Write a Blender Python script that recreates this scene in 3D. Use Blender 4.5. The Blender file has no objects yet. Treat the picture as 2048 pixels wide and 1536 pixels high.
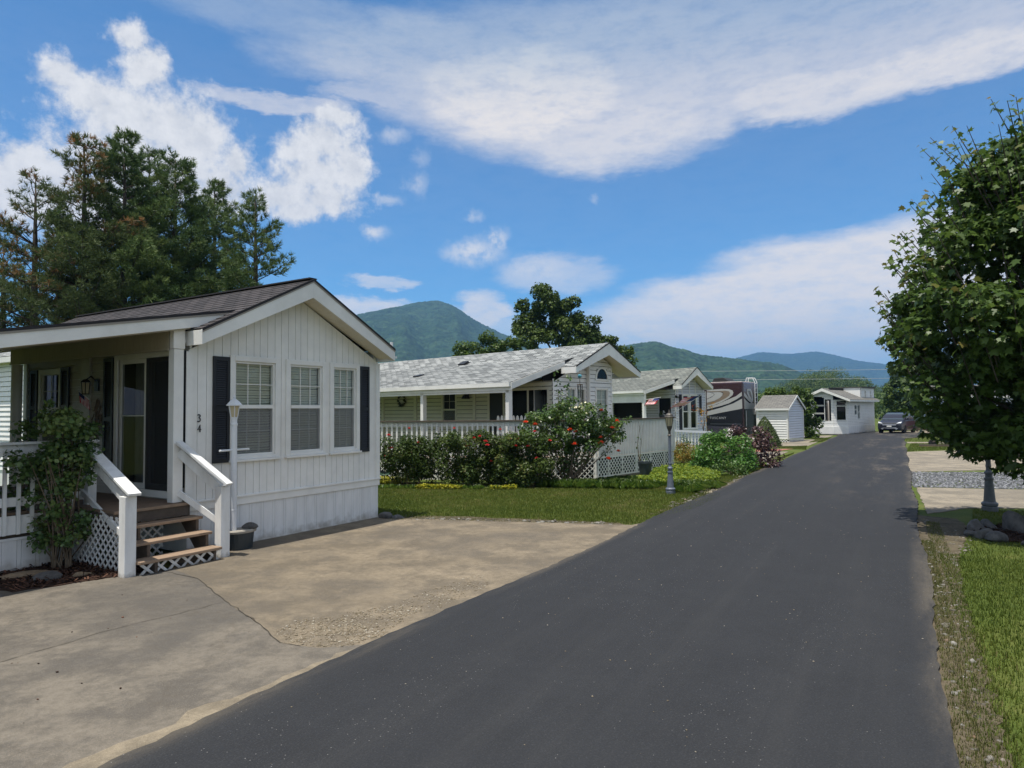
import bpy, math, random
import numpy as np
from mathutils import Vector, Matrix
rng = np.random.default_rng(7)
random.seed(7)
PI = math.pi
sc = bpy.context.scene
COL = sc.collection

# ------------------------------------------------------------------ mesh builder
class MB:
    def __init__(s):
        s.v = []; s.f = []; s.m = []; s.uv = {}
    def face(s, pts, mi=0, uv=None):
        b = len(s.v); s.v.extend([tuple(p) for p in pts]); s.f.append(tuple(range(b, b+len(pts)))); s.m.append(mi)
        if uv: s.uv[len(s.f)-1] = uv
    def hexa(s, c, mi=0):
        """c: 8 corners, bottom ring 0-3 counter-clockwise seen from above, top ring 4-7"""
        b = len(s.v); s.v.extend([tuple(p) for p in c])
        for q in ((3,2,1,0),(4,5,6,7),(0,1,5,4),(1,2,6,5),(2,3,7,6),(3,0,4,7)):
            s.f.append(tuple(b+i for i in q)); s.m.append(mi)
    def box(s, x0, x1, y0, y1, z0, z1, mi=0):
        x0,x1 = min(x0,x1),max(x0,x1); y0,y1 = min(y0,y1),max(y0,y1); z0,z1 = min(z0,z1),max(z0,z1)
        s.hexa([(x0,y0,z0),(x1,y0,z0),(x1,y1,z0),(x0,y1,z0),(x0,y0,z1),(x1,y0,z1),(x1,y1,z1),(x0,y1,z1)], mi)
    def beam(s, p, q, w, h, up=(0,0,1), mi=0):
        p=Vector(p); q=Vector(q); d=(q-p).normalized(); up=Vector(up)
        r=d.cross(up)
        if r.length<1e-5: r=d.cross(Vector((0,1,0)))
        r.normalize(); u=r.cross(d).normalized(); r*=w/2; u*=h/2
        s.hexa([p-r-u,p+r-u,q+r-u,q-r-u,p-r+u,p+r+u,q+r+u,q-r+u], mi)
    def extr(s, pts, vec, mi=0):
        """closed prism of a planar polygon"""
        n=len(pts); vec=Vector(vec); a=[Vector(p) for p in pts]; b=[p+vec for p in a]
        o=len(s.v); s.v.extend([tuple(p) for p in a+b])
        s.f.append(tuple(range(o+n-1,o-1,-1))); s.m.append(mi)
        s.f.append(tuple(range(o+n,o+2*n))); s.m.append(mi)
        for i in range(n):
            j=(i+1)%n; s.f.append((o+i,o+j,o+n+j,o+n+i)); s.m.append(mi)
    def tube(s, pts, r, n=8, mi=0, caps=True):
        pts=[Vector(p) for p in pts]; rs=r if isinstance(r,(list,tuple)) else [r]*len(pts)
        o=len(s.v); prev=None
        for i,p in enumerate(pts):
            d=(pts[min(i+1,len(pts)-1)]-pts[max(i-1,0)]).normalized()
            if prev is None:
                a=d.cross(Vector((0,0,1)))
                if a.length<1e-3: a=d.cross(Vector((1,0,0)))
            else:
                a=prev-d*prev.dot(d)
            a.normalize(); prev=a; b=d.cross(a)
            for k in range(n):
                t=2*PI*k/n; s.v.append(tuple(p+(a*math.cos(t)+b*math.sin(t))*rs[i]))
        for i in range(len(pts)-1):
            for k in range(n):
                k2=(k+1)%n; s.f.append((o+i*n+k,o+i*n+k2,o+(i+1)*n+k2,o+(i+1)*n+k)); s.m.append(mi)
        if caps:
            s.f.append(tuple(o+k for k in range(n-1,-1,-1))); s.m.append(mi)
            e=o+(len(pts)-1)*n; s.f.append(tuple(e+k for k in range(n))); s.m.append(mi)
    def lathe(s, prof, c=(0,0,0), n=16, mi=0):
        o=len(s.v)
        for r,z in prof:
            for k in range(n):
                t=2*PI*k/n; s.v.append((c[0]+r*math.cos(t),c[1]+r*math.sin(t),c[2]+z))
        for i in range(len(prof)-1):
            for k in range(n):
                k2=(k+1)%n; s.f.append((o+i*n+k,o+i*n+k2,o+(i+1)*n+k2,o+(i+1)*n+k)); s.m.append(mi)
        s.f.append(tuple(o+k for k in range(n-1,-1,-1))); s.m.append(mi)
        e=o+(len(prof)-1)*n; s.f.append(tuple(e+k for k in range(n))); s.m.append(mi)
    def build(s, name, mats, parent=None, smooth=False, bevel=0):
        me=bpy.data.meshes.new(name); me.from_pydata(s.v,[],s.f)
        for m in (mats if isinstance(mats,(list,tuple)) else [mats]): me.materials.append(m)
        me.polygons.foreach_set('material_index',s.m)
        if smooth: me.polygons.foreach_set('use_smooth',[True]*len(s.f))
        if s.uv:
            ul=me.uv_layers.new(name='UVMap')
            for pi,uv in s.uv.items():
                for k,li in enumerate(me.polygons[pi].loop_indices): ul.data[li].uv=uv[k]
        me.update()
        o=bpy.data.objects.new(name,me); COL.objects.link(o); o.parent=parent
        if bevel:
            b=o.modifiers.new('bevel','BEVEL'); b.width=bevel; b.segments=2; b.limit_method='ANGLE'
        return o

def np_mesh(name, V, F, mat, parent=None, tint=None, smooth=False, mat_idx=None):
    """V (n,3), F (m,k) arrays; tint: per-face value stored as a face attribute"""
    V=np.asarray(V,np.float32); F=np.asarray(F,np.int32); m,k=F.shape
    me=bpy.data.meshes.new(name)
    me.vertices.add(len(V)); me.vertices.foreach_set('co',V.ravel())
    me.loops.add(m*k); me.loops.foreach_set('vertex_index',F.ravel())
    me.polygons.add(m); me.polygons.foreach_set('loop_start',np.arange(0,m*k,k,dtype=np.int32))
    try: me.polygons.foreach_set('loop_total',np.full(m,k,np.int32))
    except Exception: pass
    if smooth: me.polygons.foreach_set('use_smooth',np.ones(m,bool))
    for q in (mat if isinstance(mat,(list,tuple)) else [mat]): me.materials.append(q)
    if mat_idx is not None: me.polygons.foreach_set('material_index',np.asarray(mat_idx,np.int32))
    if tint is not None:
        a=me.attributes.new('tint','FLOAT','FACE'); a.data.foreach_set('value',np.asarray(tint,np.float32))
    me.update(calc_edges=True); me.validate()
    o=bpy.data.objects.new(name,me); COL.objects.link(o); o.parent=parent
    return o

def tag(o, label=None, cat=None, group=None, kind=None):
    if label: o['label']=label
    if cat: o['category']=cat
    if group: o['group']=group
    if kind: o['kind']=kind
    return o
def thing(name, label, cat, loc=(0,0,0), rotz=0.0, group=None):
    o=bpy.data.objects.new(name,None); o.empty_display_size=.2; COL.objects.link(o)
    o.location=loc; o.rotation_euler=(0,0,rotz)
    return tag(o,label,cat,group)
def az_rot(az):            # local +x axis looks along compass azimuth az (0 = straight ahead of the camera, + = right)
    return math.radians(90-az)

# ------------------------------------------------------------------ materials
def new_mat(name):
    m=bpy.data.materials.new(name); m.use_nodes=True; nt=m.node_tree
    return m,nt,nt.nodes['Principled BSDF']
def mat(name, col, rough=.6, var=0.0, vscale=3.0, bump=0.0, bscale=60.0, metal=0.0, spec=.4, col2=None, stretch=None, coat=0):
    m,nt,b=new_mat(name); N=nt.nodes; L=nt.links
    b.inputs['Roughness'].default_value=rough; b.inputs['Metallic'].default_value=metal
    b.inputs['Specular IOR Level'].default_value=spec
    if coat: b.inputs['Coat Weight'].default_value=coat; b.inputs['Coat Roughness'].default_value=.05
    b.inputs['Base Color'].default_value=(*col,1)
    if var or bump:
        tc=N.new('ShaderNodeTexCoord'); src=tc.outputs['Object']
        if stretch:
            mp=N.new('ShaderNodeMapping'); mp.inputs['Scale'].default_value=stretch; L.new(src,mp.inputs[0]); src=mp.outputs[0]
    if var:
        n=N.new('ShaderNodeTexNoise'); n.inputs['Scale'].default_value=vscale; n.inputs['Detail'].default_value=6; n.inputs['Roughness'].default_value=.65
        L.new(src,n.inputs['Vector'])
        mx=N.new('ShaderNodeMix'); mx.data_type='RGBA'
        c2=col2 or tuple(max(0,c*(1-var)) for c in col)
        c1=col if col2 else tuple(min(1,c*(1+var*.5)) for c in col)
        mx.inputs[6].default_value=(*c1,1); mx.inputs[7].default_value=(*c2,1)
        r=N.new('ShaderNodeMapRange'); r.inputs[1].default_value=.38; r.inputs[2].default_value=.66
        L.new(n.outputs['Fac'],r.inputs[0]); L.new(r.outputs[0],mx.inputs[0]); L.new(mx.outputs[2],b.inputs['Base Color'])
    if bump:
        n2=N.new('ShaderNodeTexNoise'); n2.inputs['Scale'].default_value=bscale; n2.inputs['Detail'].default_value=4
        L.new(src,n2.inputs['Vector'])
        bp=N.new('ShaderNodeBump'); bp.inputs['Strength'].default_value=bump; bp.inputs['Distance'].default_value=.01
        L.new(n2.outputs['Fac'],bp.inputs['Height']); L.new(bp.outputs[0],b.inputs['Normal'])
    return m
def add_splash(m, z0=.0, z1=.32, col=(.30,.26,.20), amt=.75, sc_=7.0):
    nt=m.node_tree; N=nt.nodes; L=nt.links; b=N['Principled BSDF']; src=b.inputs['Base Color'].links[0].from_socket
    tc=N.new('ShaderNodeTexCoord'); sp=N.new('ShaderNodeSeparateXYZ'); L.new(tc.outputs['Object'],sp.inputs[0])
    n=N.new('ShaderNodeTexNoise'); n.inputs['Scale'].default_value=sc_; n.inputs['Detail'].default_value=6; L.new(tc.outputs['Object'],n.inputs['Vector'])
    a=N.new('ShaderNodeMath'); a.operation='MULTIPLY_ADD'; a.inputs[1].default_value=.5; L.new(n.outputs['Fac'],a.inputs[0]); 
    r=N.new('ShaderNodeMapRange'); r.inputs[1].default_value=z1; r.inputs[2].default_value=z0; r.inputs[3].default_value=-.1; r.inputs[4].default_value=.35; L.new(sp.outputs[2],r.inputs[0]); L.new(r.outputs[0],a.inputs[2])
    f=N.new('ShaderNodeMapRange'); f.inputs[1].default_value=.38; f.inputs[2].default_value=.62; f.inputs[4].default_value=amt; L.new(a.outputs[0],f.inputs[0])
    mx=N.new('ShaderNodeMix'); mx.data_type='RGBA'; L.new(f.outputs[0],mx.inputs[0]); L.new(src,mx.inputs[6]); mx.inputs[7].default_value=(*col,1); L.new(mx.outputs[2],b.inputs['Base Color'])
def leaf_mat(name, stops, trans=.3, rough=.5, spec=.2):
    """leaf colour picked along a ramp by each leaf's own random value"""
    m,nt,b=new_mat(name); N=nt.nodes; L=nt.links
    at=N.new('ShaderNodeAttribute'); at.attribute_name='tint'
    cr=N.new('ShaderNodeValToRGB'); e=cr.color_ramp.elements
    while len(e)<len(stops): e.new(.5)
    for i,(p,c) in enumerate(stops): e[i].position=p; e[i].color=(*c,1)
    L.new(at.outputs['Fac'],cr.inputs[0]); L.new(cr.outputs[0],b.inputs['Base Color'])
    b.inputs['Roughness'].default_value=rough; b.inputs['Specular IOR Level'].default_value=spec
    if trans:
        t=N.new('ShaderNodeBsdfTranslucent'); L.new(cr.outputs[0],t.inputs[0])
        mx=N.new('ShaderNodeMixShader'); mx.inputs[0].default_value=trans
        L.new(b.outputs[0],mx.inputs[1]); L.new(t.outputs[0],mx.inputs[2]); L.new(mx.outputs[0],N['Material Output'].inputs[0])
    return m
def glass_mat(name, tint=(.8,.85,.85), refl=1.0):
    m,nt,b=new_mat(name); N=nt.nodes; L=nt.links; N.remove(b)
    tr=N.new('ShaderNodeBsdfTransparent'); tr.inputs[0].default_value=(*tint,1)
    gl=N.new('ShaderNodeBsdfGlossy'); gl.inputs[1].default_value=.01
    lw=N.new('ShaderNodeLayerWeight'); lw.inputs[0].default_value=.5
    pw=N.new('ShaderNodeMath'); pw.operation='POWER'; pw.inputs[1].default_value=4.0; L.new(lw.outputs['Facing'],pw.inputs[0])
    fr=N.new('ShaderNodeMath'); fr.operation='MULTIPLY_ADD'; fr.inputs[1].default_value=.9; fr.inputs[2].default_value=.045; L.new(pw.outputs[0],fr.inputs[0])
    mu=N.new('ShaderNodeMath'); mu.operation='MULTIPLY'; mu.inputs[1].default_value=refl; mu.use_clamp=True
    L.new(fr.outputs[0],mu.inputs[0])
    mx=N.new('ShaderNodeMixShader'); L.new(mu.outputs[0],mx.inputs[0]); L.new(tr.outputs[0],mx.inputs[1]); L.new(gl.outputs[0],mx.inputs[2])
    L.new(mx.outputs[0],N['Material Output'].inputs[0]); return m
def screen_mat(name, col, alpha):
    m,nt,b=new_mat(name); N=nt.nodes; L=nt.links
    b.inputs['Base Color'].default_value=(*col,1); b.inputs['Roughness'].default_value=.9
    tr=N.new('ShaderNodeBsdfTransparent'); mx=N.new('ShaderNodeMixShader'); mx.inputs[0].default_value=alpha
    L.new(tr.outputs[0],mx.inputs[1]); L.new(b.outputs[0],mx.inputs[2]); L.new(mx.outputs[0],N['Material Output'].inputs[0]); return m
def shingle_mat(name, c1, c2, gap, rowh, tabw, var=.25):
    """asphalt shingles laid along the roof's own UVs (metres along the eave, metres up the slope)"""
    m,nt,b=new_mat(name); N=nt.nodes; L=nt.links
    uv=N.new('ShaderNodeUVMap'); uv.uv_map='UVMap'
    br=N.new('ShaderNodeTexBrick'); br.offset=.5; br.inputs['Color1'].default_value=(*c1,1); br.inputs['Color2'].default_value=(*c2,1); br.inputs['Mortar'].default_value=(*gap,1)
    br.inputs['Scale'].default_value=1; br.inputs['Mortar Size'].default_value=.013; br.inputs['Brick Width'].default_value=tabw; br.inputs['Row Height'].default_value=rowh; br.inputs['Bias'].default_value=-.1
    wob=N.new('ShaderNodeTexNoise'); wob.inputs['Scale'].default_value=2.2; wob.inputs['Detail'].default_value=2
    L.new(uv.outputs[0],wob.inputs['Vector'])
    L.new(uv.outputs[0],br.inputs['Vector'])
    n=N.new('ShaderNodeTexNoise'); n.inputs['Scale'].default_value=5; n.inputs['Detail'].default_value=8; n.inputs['Roughness'].default_value=.8; L.new(uv.outputs[0],n.inputs['Vector'])
    hs=N.new('ShaderNodeHueSaturation'); r=N.new('ShaderNodeMapRange'); r.inputs[1].default_value=.3; r.inputs[2].default_value=.7; r.inputs[3].default_value=1-var; r.inputs[4].default_value=1+var
    L.new(n.outputs['Fac'],r.inputs[0]); L.new(r.outputs[0],hs.inputs['Value']); L.new(br.outputs['Color'],hs.inputs['Color'])
    L.new(hs.outputs[0],b.inputs['Base Color']); b.inputs['Roughness'].default_value=.9; b.inputs['Specular IOR Level'].default_value=.2
    bp=N.new('ShaderNodeBump'); bp.inputs['Strength'].default_value=.4; bp.inputs['Distance'].default_value=.01; L.new(n.outputs['Fac'],bp.inputs['Height']); L.new(bp.outputs[0],b.inputs['Normal'])
    return m

M={}
M['white']=mat('white_paint',(.83,.815,.765),.5,var=.10,vscale=1.6,bump=.12,bscale=50)
M['whitewood']=mat('worn_white_wood',(.79,.785,.755),.6,var=.16,vscale=4,bump=.35,bscale=30,stretch=(1,1,.25))
M['siding']=mat('white_vinyl',(.82,.805,.765),.45,var=.07,vscale=1.2,bump=.05,bscale=40)
M['siding_gray']=mat('pale_gray_vinyl',(.60,.62,.68),.5,var=.06,vscale=1.2)
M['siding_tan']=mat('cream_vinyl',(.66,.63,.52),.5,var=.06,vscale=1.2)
M['porch_tan_shaded']=mat('shaded_tan_panel',(.40,.355,.26),.6,var=.08)  # tan darkened so the colour carries the porch shade
M['porch_siding_shaded']=mat('porch_shaded_vinyl',(.47,.44,.37),.5,var=.06)  # vinyl tone lowered, shade of the porch painted in
M['soffit']=mat('cream_soffit',(.72,.67,.54),.6,var=.06)
M['skirt']=mat('skirting_vinyl',(.76,.755,.735),.5,var=.10,vscale=2.2,stretch=(3,3,.6))
add_splash(M['skirt']); add_splash(M['whitewood'],.0,.18,(.22,.19,.15),.8,14)
M['black_paint']=mat('black_shutter',(.018,.019,.022),.5)
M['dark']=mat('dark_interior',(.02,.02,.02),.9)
M['room']=mat('room_lining',(.18,.17,.15),.9)
M['blind']=mat('window_blind',(.74,.76,.66),.6,var=.06)
M['curtain']=mat('drape_cloth',(.55,.56,.54),.8,var=.1)
M['pane']=glass_mat('window_glass',(.93,.96,.95),1.0)
M['pane_dark']=glass_mat('tinted_glass',(.45,.47,.46),.5)
M['screen']=screen_mat('insect_screen',(.22,.225,.23),.48)
M['darkscreen']=screen_mat('dark_screen',(.02,.022,.022),.85)
M['shingle_brown']=shingle_mat('brown_shingle',(.085,.075,.075),(.05,.046,.047),(.02,.02,.02),.14,.30)
M['shingle_pale']=shingle_mat('pale_gray_shingle',(.40,.41,.395),(.15,.16,.158),(.045,.046,.05),.14,.36,.3)
M['shingle_green']=shingle_mat('weathered_gray_shingle',(.25,.26,.23),(.14,.155,.14),(.06,.06,.06),.14,.35,.25)
M['shingle_tan']=shingle_mat('tan_shingle',(.22,.21,.19),(.16,.155,.145),(.08,.08,.07),.14,.35,.2)
M['dripedge']=mat('drip_edge_metal',(.30,.27,.23),.5)
M['edge']=mat('shingle_edge',(.03,.028,.03),.9)
M['deckwood']=mat('brown_deck_board',(.22,.15,.10),.75,var=.3,vscale=5,bump=.3,bscale=40,stretch=(1,6,1))
M['treadwood']=mat('weathered_tread_wood',(.30,.21,.14),.75,var=.3,vscale=6,bump=.4,bscale=50,stretch=(.6,8,1))
M['stringer']=mat('old_stringer_wood',(.11,.085,.065),.85,var=.25,vscale=5)
M['bark']=mat('tree_bark',(.07,.055,.045),.9,var=.35,vscale=9,bump=.8,bscale=30,stretch=(1,1,.3))
M['paletwig']=mat('woody_stem',(.16,.12,.08),.9,var=.3,vscale=12)
M['blackmetal']=mat('black_metal',(.02,.02,.02),.45,metal=.3)
M['lampwhite']=mat('white_lamp_enamel',(.74,.75,.76),.35,var=.06)
M['lampgray']=mat('blue_gray_cast_metal',(.12,.14,.175),.4,var=.18,vscale=12,bump=.1,bscale=60)
M['lampbronze']=mat('antique_bronze',(.10,.09,.075),.45,var=.25,vscale=20,metal=.4)
M['lampglass']=mat('frosted_lamp_glass',(.55,.47,.30),.2,var=.1,spec=.6)
M['potdark']=mat('dark_plastic_pot',(.035,.045,.05),.4,var=.15)
M['potrim']=mat('pot_rim_clay',(.33,.30,.25),.7,var=.2)
M['rock']=mat('field_stone',(.105,.10,.095),.85,var=.5,vscale=6,bump=.9,bscale=14)
M['rocktan']=mat('sandstone',(.26,.19,.12),.85,var=.35,vscale=6,bump=.9,bscale=14)
M['redwood']=mat('barn_red_wood',(.20,.04,.03),.6,var=.25,vscale=6)
M['metalwhite']=mat('white_tube_metal',(.8,.8,.8),.3)
M['chrome']=mat('chrome',(.7,.7,.72),.12,metal=1)
M['rubber']=mat('tyre_rubber',(.02,.02,.02),.85)
M['hose']=mat('green_hose_rubber',(.03,.09,.05),.5)
M['orange']=mat('orange_red_petal',(.75,.10,.03),.6)
M['rosepetal']=mat('rose_red_petal',(.62,.05,.05),.6)
M['cream_flower']=mat('cream_flower',(.75,.70,.45),.7)
# ------------------------------------------------------------------ camera, sun, sky
SUN_AZ, SUN_EL = -135.0, 76.0      # compass azimuth of the sun (0 = +Y) and its height
cam=bpy.data.cameras.new('camera'); cam.sensor_width=36; cam.lens=36*1340/2048; cam.clip_end=20000; cam.clip_start=.05
co=bpy.data.objects.new('camera',cam); COL.objects.link(co); sc.camera=co
pitch=math.atan(54/1340); roll=math.radians(.5)
fw=Vector((0,math.cos(pitch),math.sin(pitch))); up0=Vector((0,-math.sin(pitch),math.cos(pitch))); r0=Vector((1,0,0))
rt=r0*math.cos(roll)-up0*math.sin(roll); up=up0*math.cos(roll)+r0*math.sin(roll)
mw=Matrix((rt,up,-fw)).transposed().to_4x4(); mw.translation=(0,0,2.05); co.matrix_world=mw
sun=bpy.data.lights.new('sun','SUN'); sun.energy=5.0; sun.angle=math.radians(.53); sun.color=(1,.955,.88)
so=bpy.data.objects.new('sun',sun); COL.objects.link(so)
sa,se=math.radians(SUN_AZ),math.radians(SUN_EL)
sv=Vector((math.sin(sa)*math.cos(se),math.cos(sa)*math.cos(se),math.sin(se)))
so.rotation_euler=sv.to_track_quat('Z','Y').to_euler(); so.location=(-20,-20,60)

CUM=[(-30.2,26.4,1.24,1.11),(-29.2,24.7,1.6,1.92),(-34.4,23.1,1.63,1.05),(-32.5,22.1,2.32,1.44),(-30.3,21.3,3.57,2.32),(-27.1,21.1,3.79,2.56),(-25.2,20.4,2.21,2.45),(-30.9,18.6,4.8,2.03),(-27.6,18.1,5.11,2.46),(-22.6,19.3,1.18,1.52),(-23.7,17.5,2.54,2.19),(-36.0,17.0,2.13,1.69),(-37.4,15.5,1.64,2.26),(-33.3,15.2,6.05,2.72),(-14.8,23.2,2.11,1.16),(-15.7,21.5,2.41,1.84),(-17.3,20.8,1.98,1.29),(-16.7,19.2,3.38,1.69),(-13.6,20.0,1.64,2.26),(-18.8,17.5,2.71,1.51),(-15.6,17.4,3.01,1.54),(-17.6,16.3,1.96,.96)]
SHEET=[(10,27.2,20,5.0,.72),(30,27.0,16,4.0,.66),(-4,26.0,9,3.2,.6),(36,11.5,12,3.2,.95),(27,7.5,14,3.2,.9),(-8,6.5,16,2.2,.55),(1.4,25.6,10.33,4.5,.95),(8.6,22.4,9.68,2.79,.8),(15.3,22.6,4.44,1.81,.7),(24.6,23.7,9.33,1.85,.8),(33.3,23.8,7.94,1.7,.85),(16.3,29.0,29.87,3.92,.62),(-7.3,28.3,13.91,3.08,.7),(-17.7,29.7,11.8,1.93,.45),(-19.2,24.0,6.2,.77,.6),(-12.0,25.2,4.99,.89,.55),(2.0,27.0,3.05,2.47,1.0),(29.0,11.0,11.84,2.74,.95),(22.0,9.4,12.11,2.34,.95),(34.9,9.6,11.65,4.13,.95),(17.8,7.2,12.71,3.03,.9),(23.3,5.0,15.02,2.35,.75),(3.4,11.5,5.14,1.58,.5),(-10.3,11.0,2.92,.58,.6),(-12.4,8.8,3.69,1.03,.8),(-2.7,8.2,2.57,1.69,.8),(12.5,5.4,8.13,2.5,.7)]
w=bpy.data.worlds.new('World'); sc.world=w; w.use_nodes=True; nt=w.node_tree; N=nt.nodes; L=nt.links
bg=N['Background']
def mth(op,a,b=None,c=None,clamp=False):
    n=N.new('ShaderNodeMath'); n.operation=op; n.use_clamp=clamp
    for i,x in enumerate((a,b,c)):
        if x is None: continue
        if isinstance(x,(int,float)): n.inputs[i].default_value=x
        else: L.new(x,n.inputs[i])
    return n.outputs[0]
def vm(op,a,b=None,c=None,out=0):
    n=N.new('ShaderNodeVectorMath'); n.operation=op
    for i,x in enumerate((a,b,c)):
        if x is None: continue
        if isinstance(x,tuple): n.inputs[i].default_value=x
        else: L.new(x,n.inputs[i])
    return n.outputs[out]
def mrange(x,a,b,c=0.,d=1.,smooth=True):
    n=N.new('ShaderNodeMapRange'); n.interpolation_type='SMOOTHSTEP' if smooth else 'LINEAR'
    L.new(x,n.inputs[0]); n.inputs[1].default_value=a; n.inputs[2].default_value=b; n.inputs[3].default_value=c; n.inputs[4].default_value=d
    return n.outputs[0]
def cmix(f,a,b):
    n=N.new('ShaderNodeMix'); n.data_type='RGBA'
    for i,x in ((0,f),(6,a),(7,b)):
        if isinstance(x,tuple): n.inputs[i].default_value=(*x,1)
        elif isinstance(x,float): n.inputs[i].default_value=x
        else: L.new(x,n.inputs[i])
    return n.outputs[2]
def noise(v,s,d=6,r=.6):
    n=N.new('ShaderNodeTexNoise'); n.inputs['Scale'].default_value=s; n.inputs['Detail'].default_value=d; n.inputs['Roughness'].default_value=r; L.new(v,n.inputs['Vector']); return n
sky=N.new('ShaderNodeTexSky'); sky.sky_type='NISHITA'; sky.sun_disc=False; sky.sun_elevation=se; sky.sun_rotation=sa % (2*PI)
sky.air_density=1.0; sky.dust_density=.6; sky.ozone_density=2.0; sky.altitude=500
tc=N.new('ShaderNodeTexCoord'); D=vm('NORMALIZE',tc.outputs['Generated'])
sp=N.new('ShaderNodeSeparateXYZ'); L.new(D,sp.inputs[0])
AZ=mth('MULTIPLY',mth('ARCTAN2',sp.outputs[0],sp.outputs[1]),57.29578); EL=mth('MULTIPLY',mth('ARCSINE',sp.outputs[2]),57.29578)
cb=N.new('ShaderNodeCombineXYZ'); L.new(AZ,cb.inputs[0]); L.new(EL,cb.inputs[1]); P=cb.outputs[0]
# heaped clouds
n1=noise(P,.22,7,.62); warp=vm('MULTIPLY',vm('SUBTRACT',n1.outputs['Color'],(.5,.5,.5)),(3.2,2.6,0)); P1=vm('ADD',P,warp)
d=None
for (a,e,rx,ry) in CUM:
    q=vm('LENGTH',vm('MULTIPLY_ADD',P1,(1/rx,1/ry,0),(-a/rx,-e/ry,0)),out=1)
    d=q if d is None else mth('SMOOTH_MIN',d,q,.35)
n2=noise(P,.55,9,.66)
dens=mth('ADD',mth('SUBTRACT',1.30,d),mth('MULTIPLY',mth('SUBTRACT',n2.outputs['Fac'],.5),2.3))
acum=mrange(dens,-.12,.85)
PUFF=[(-3.1,13.4,2.49,1.11,.95),(-1.1,14.5,.86,.98,.9),(-11.6,14.9,1.0,.62,.85),(-9.9,22.3,1.3,.6,.5),(-8.0,18.7,.9,1.0,.5),(-10.3,17.5,1.1,.5,.5),(-3.0,16.2,.7,.5,.45),(2.2,12.0,3.2,1.1,.5),(-7.6,20.8,.8,.8,.3),(7.2,17.5,.5,.4,.3)]
dp=None; Pp=vm('ADD',P,vm('MULTIPLY',vm('SUBTRACT',n2.outputs['Color'],(.5,.5,.5)),(2.6,1.8,0)))
for (a,e,rx,ry,k) in PUFF:
    q=vm('LENGTH',vm('MULTIPLY_ADD',Pp,(1/rx,1/ry,0),(-a/rx,-e/ry,0)),out=1)
    q=mth('MULTIPLY',mrange(q,1.45,.15),k); dp=q if dp is None else mth('MAXIMUM',dp,q)
apuff=mth('MULTIPLY',dp,mrange(n2.outputs['Fac'],.30,.58,.25,1.0),clamp=True)
# thin layered clouds
st=vm('MULTIPLY',P,(.35,1.0,1.0)); n3=noise(st,.25,7,.6)
n3b=noise(st,.9,7,.7)
n5=noise(st,2.4,9,.72)
P2=vm('ADD',vm('ADD',P,vm('MULTIPLY',vm('SUBTRACT',n3.outputs['Color'],(.5,.5,.5)),(9.0,3.4,0))),vm('MULTIPLY',vm('SUBTRACT',n5.outputs['Color'],(.5,.5,.5)),(1.4,.9,0)))
a2=None
for (a,e,rx,ry,k) in SHEET:
    q=vm('LENGTH',vm('MULTIPLY_ADD',P2,(1/rx,1/ry,0),(-a/rx,-e/ry,0)),out=1)
    q=mth('MULTIPLY',mrange(q,1.3,.62),k)
    a2=q if a2 is None else mth('SMOOTH_MAX',a2,q,.12)
asheet=mth('MULTIPLY',mth('MULTIPLY',a2,mrange(n3b.outputs['Fac'],.25,.6,.70,1.0)),mrange(n5.outputs['Fac'],.32,.6,.93,1.0),clamp=True)
# the rest of the sky, behind and above the camera: scattered fair-weather cloud
n4=noise(D,2.6,7,.6); arest=mth('MULTIPLY',mrange(n4.outputs['Fac'],.40,.58),mth('MAXIMUM',mrange(mth('ABSOLUTE',AZ),48,60),mrange(EL,36,46)))
SKYGAIN=1.0
skyc=vm('MULTIPLY',sky.outputs[0],(.36*SKYGAIN,.93*SKYGAIN,1.27*SKYGAIN))
shade=mrange(n2.outputs['Fac'],.3,.7)
cumc=cmix(shade,(5.6,5.8,6.2),(7.2,7.25,7.4))
low=mrange(EL,1.0,9.0)
shc=cmix(low,(4.9,5.2,5.6),(7.6,7.2,6.9))
hi=mrange(EL,23.5,30.0)
shc=cmix(hi,shc,(4.5,5.1,5.9))
c=cmix(asheet,skyc,shc); c=cmix(apuff,c,(6.6,6.7,7.0)); c=cmix(acum,c,cumc); c=cmix(arest,c,(6.6,6.5,6.5))
L.new(c,bg.inputs[0]); bg.inputs[1].default_value=.105
sc.view_settings.view_transform='Standard'; sc.view_settings.look='None'; sc.view_settings.exposure=0.20; sc.view_settings.gamma=1.0
w.cycles.sampling_method='MANUAL'; w.cycles.sample_map_resolution=256
cy=sc.cycles; sc.render.engine='CYCLES'
cy.max_bounces=6; cy.diffuse_bounces=2; cy.glossy_bounces=3; cy.transmission_bounces=4; cy.transparent_max_bounces=10; cy.volume_bounces=0
cy.use_denoising=True; cy.use_adaptive_sampling=True; cy.adaptive_threshold=.01
cy.caustics_reflective=False; cy.caustics_refractive=False
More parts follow.
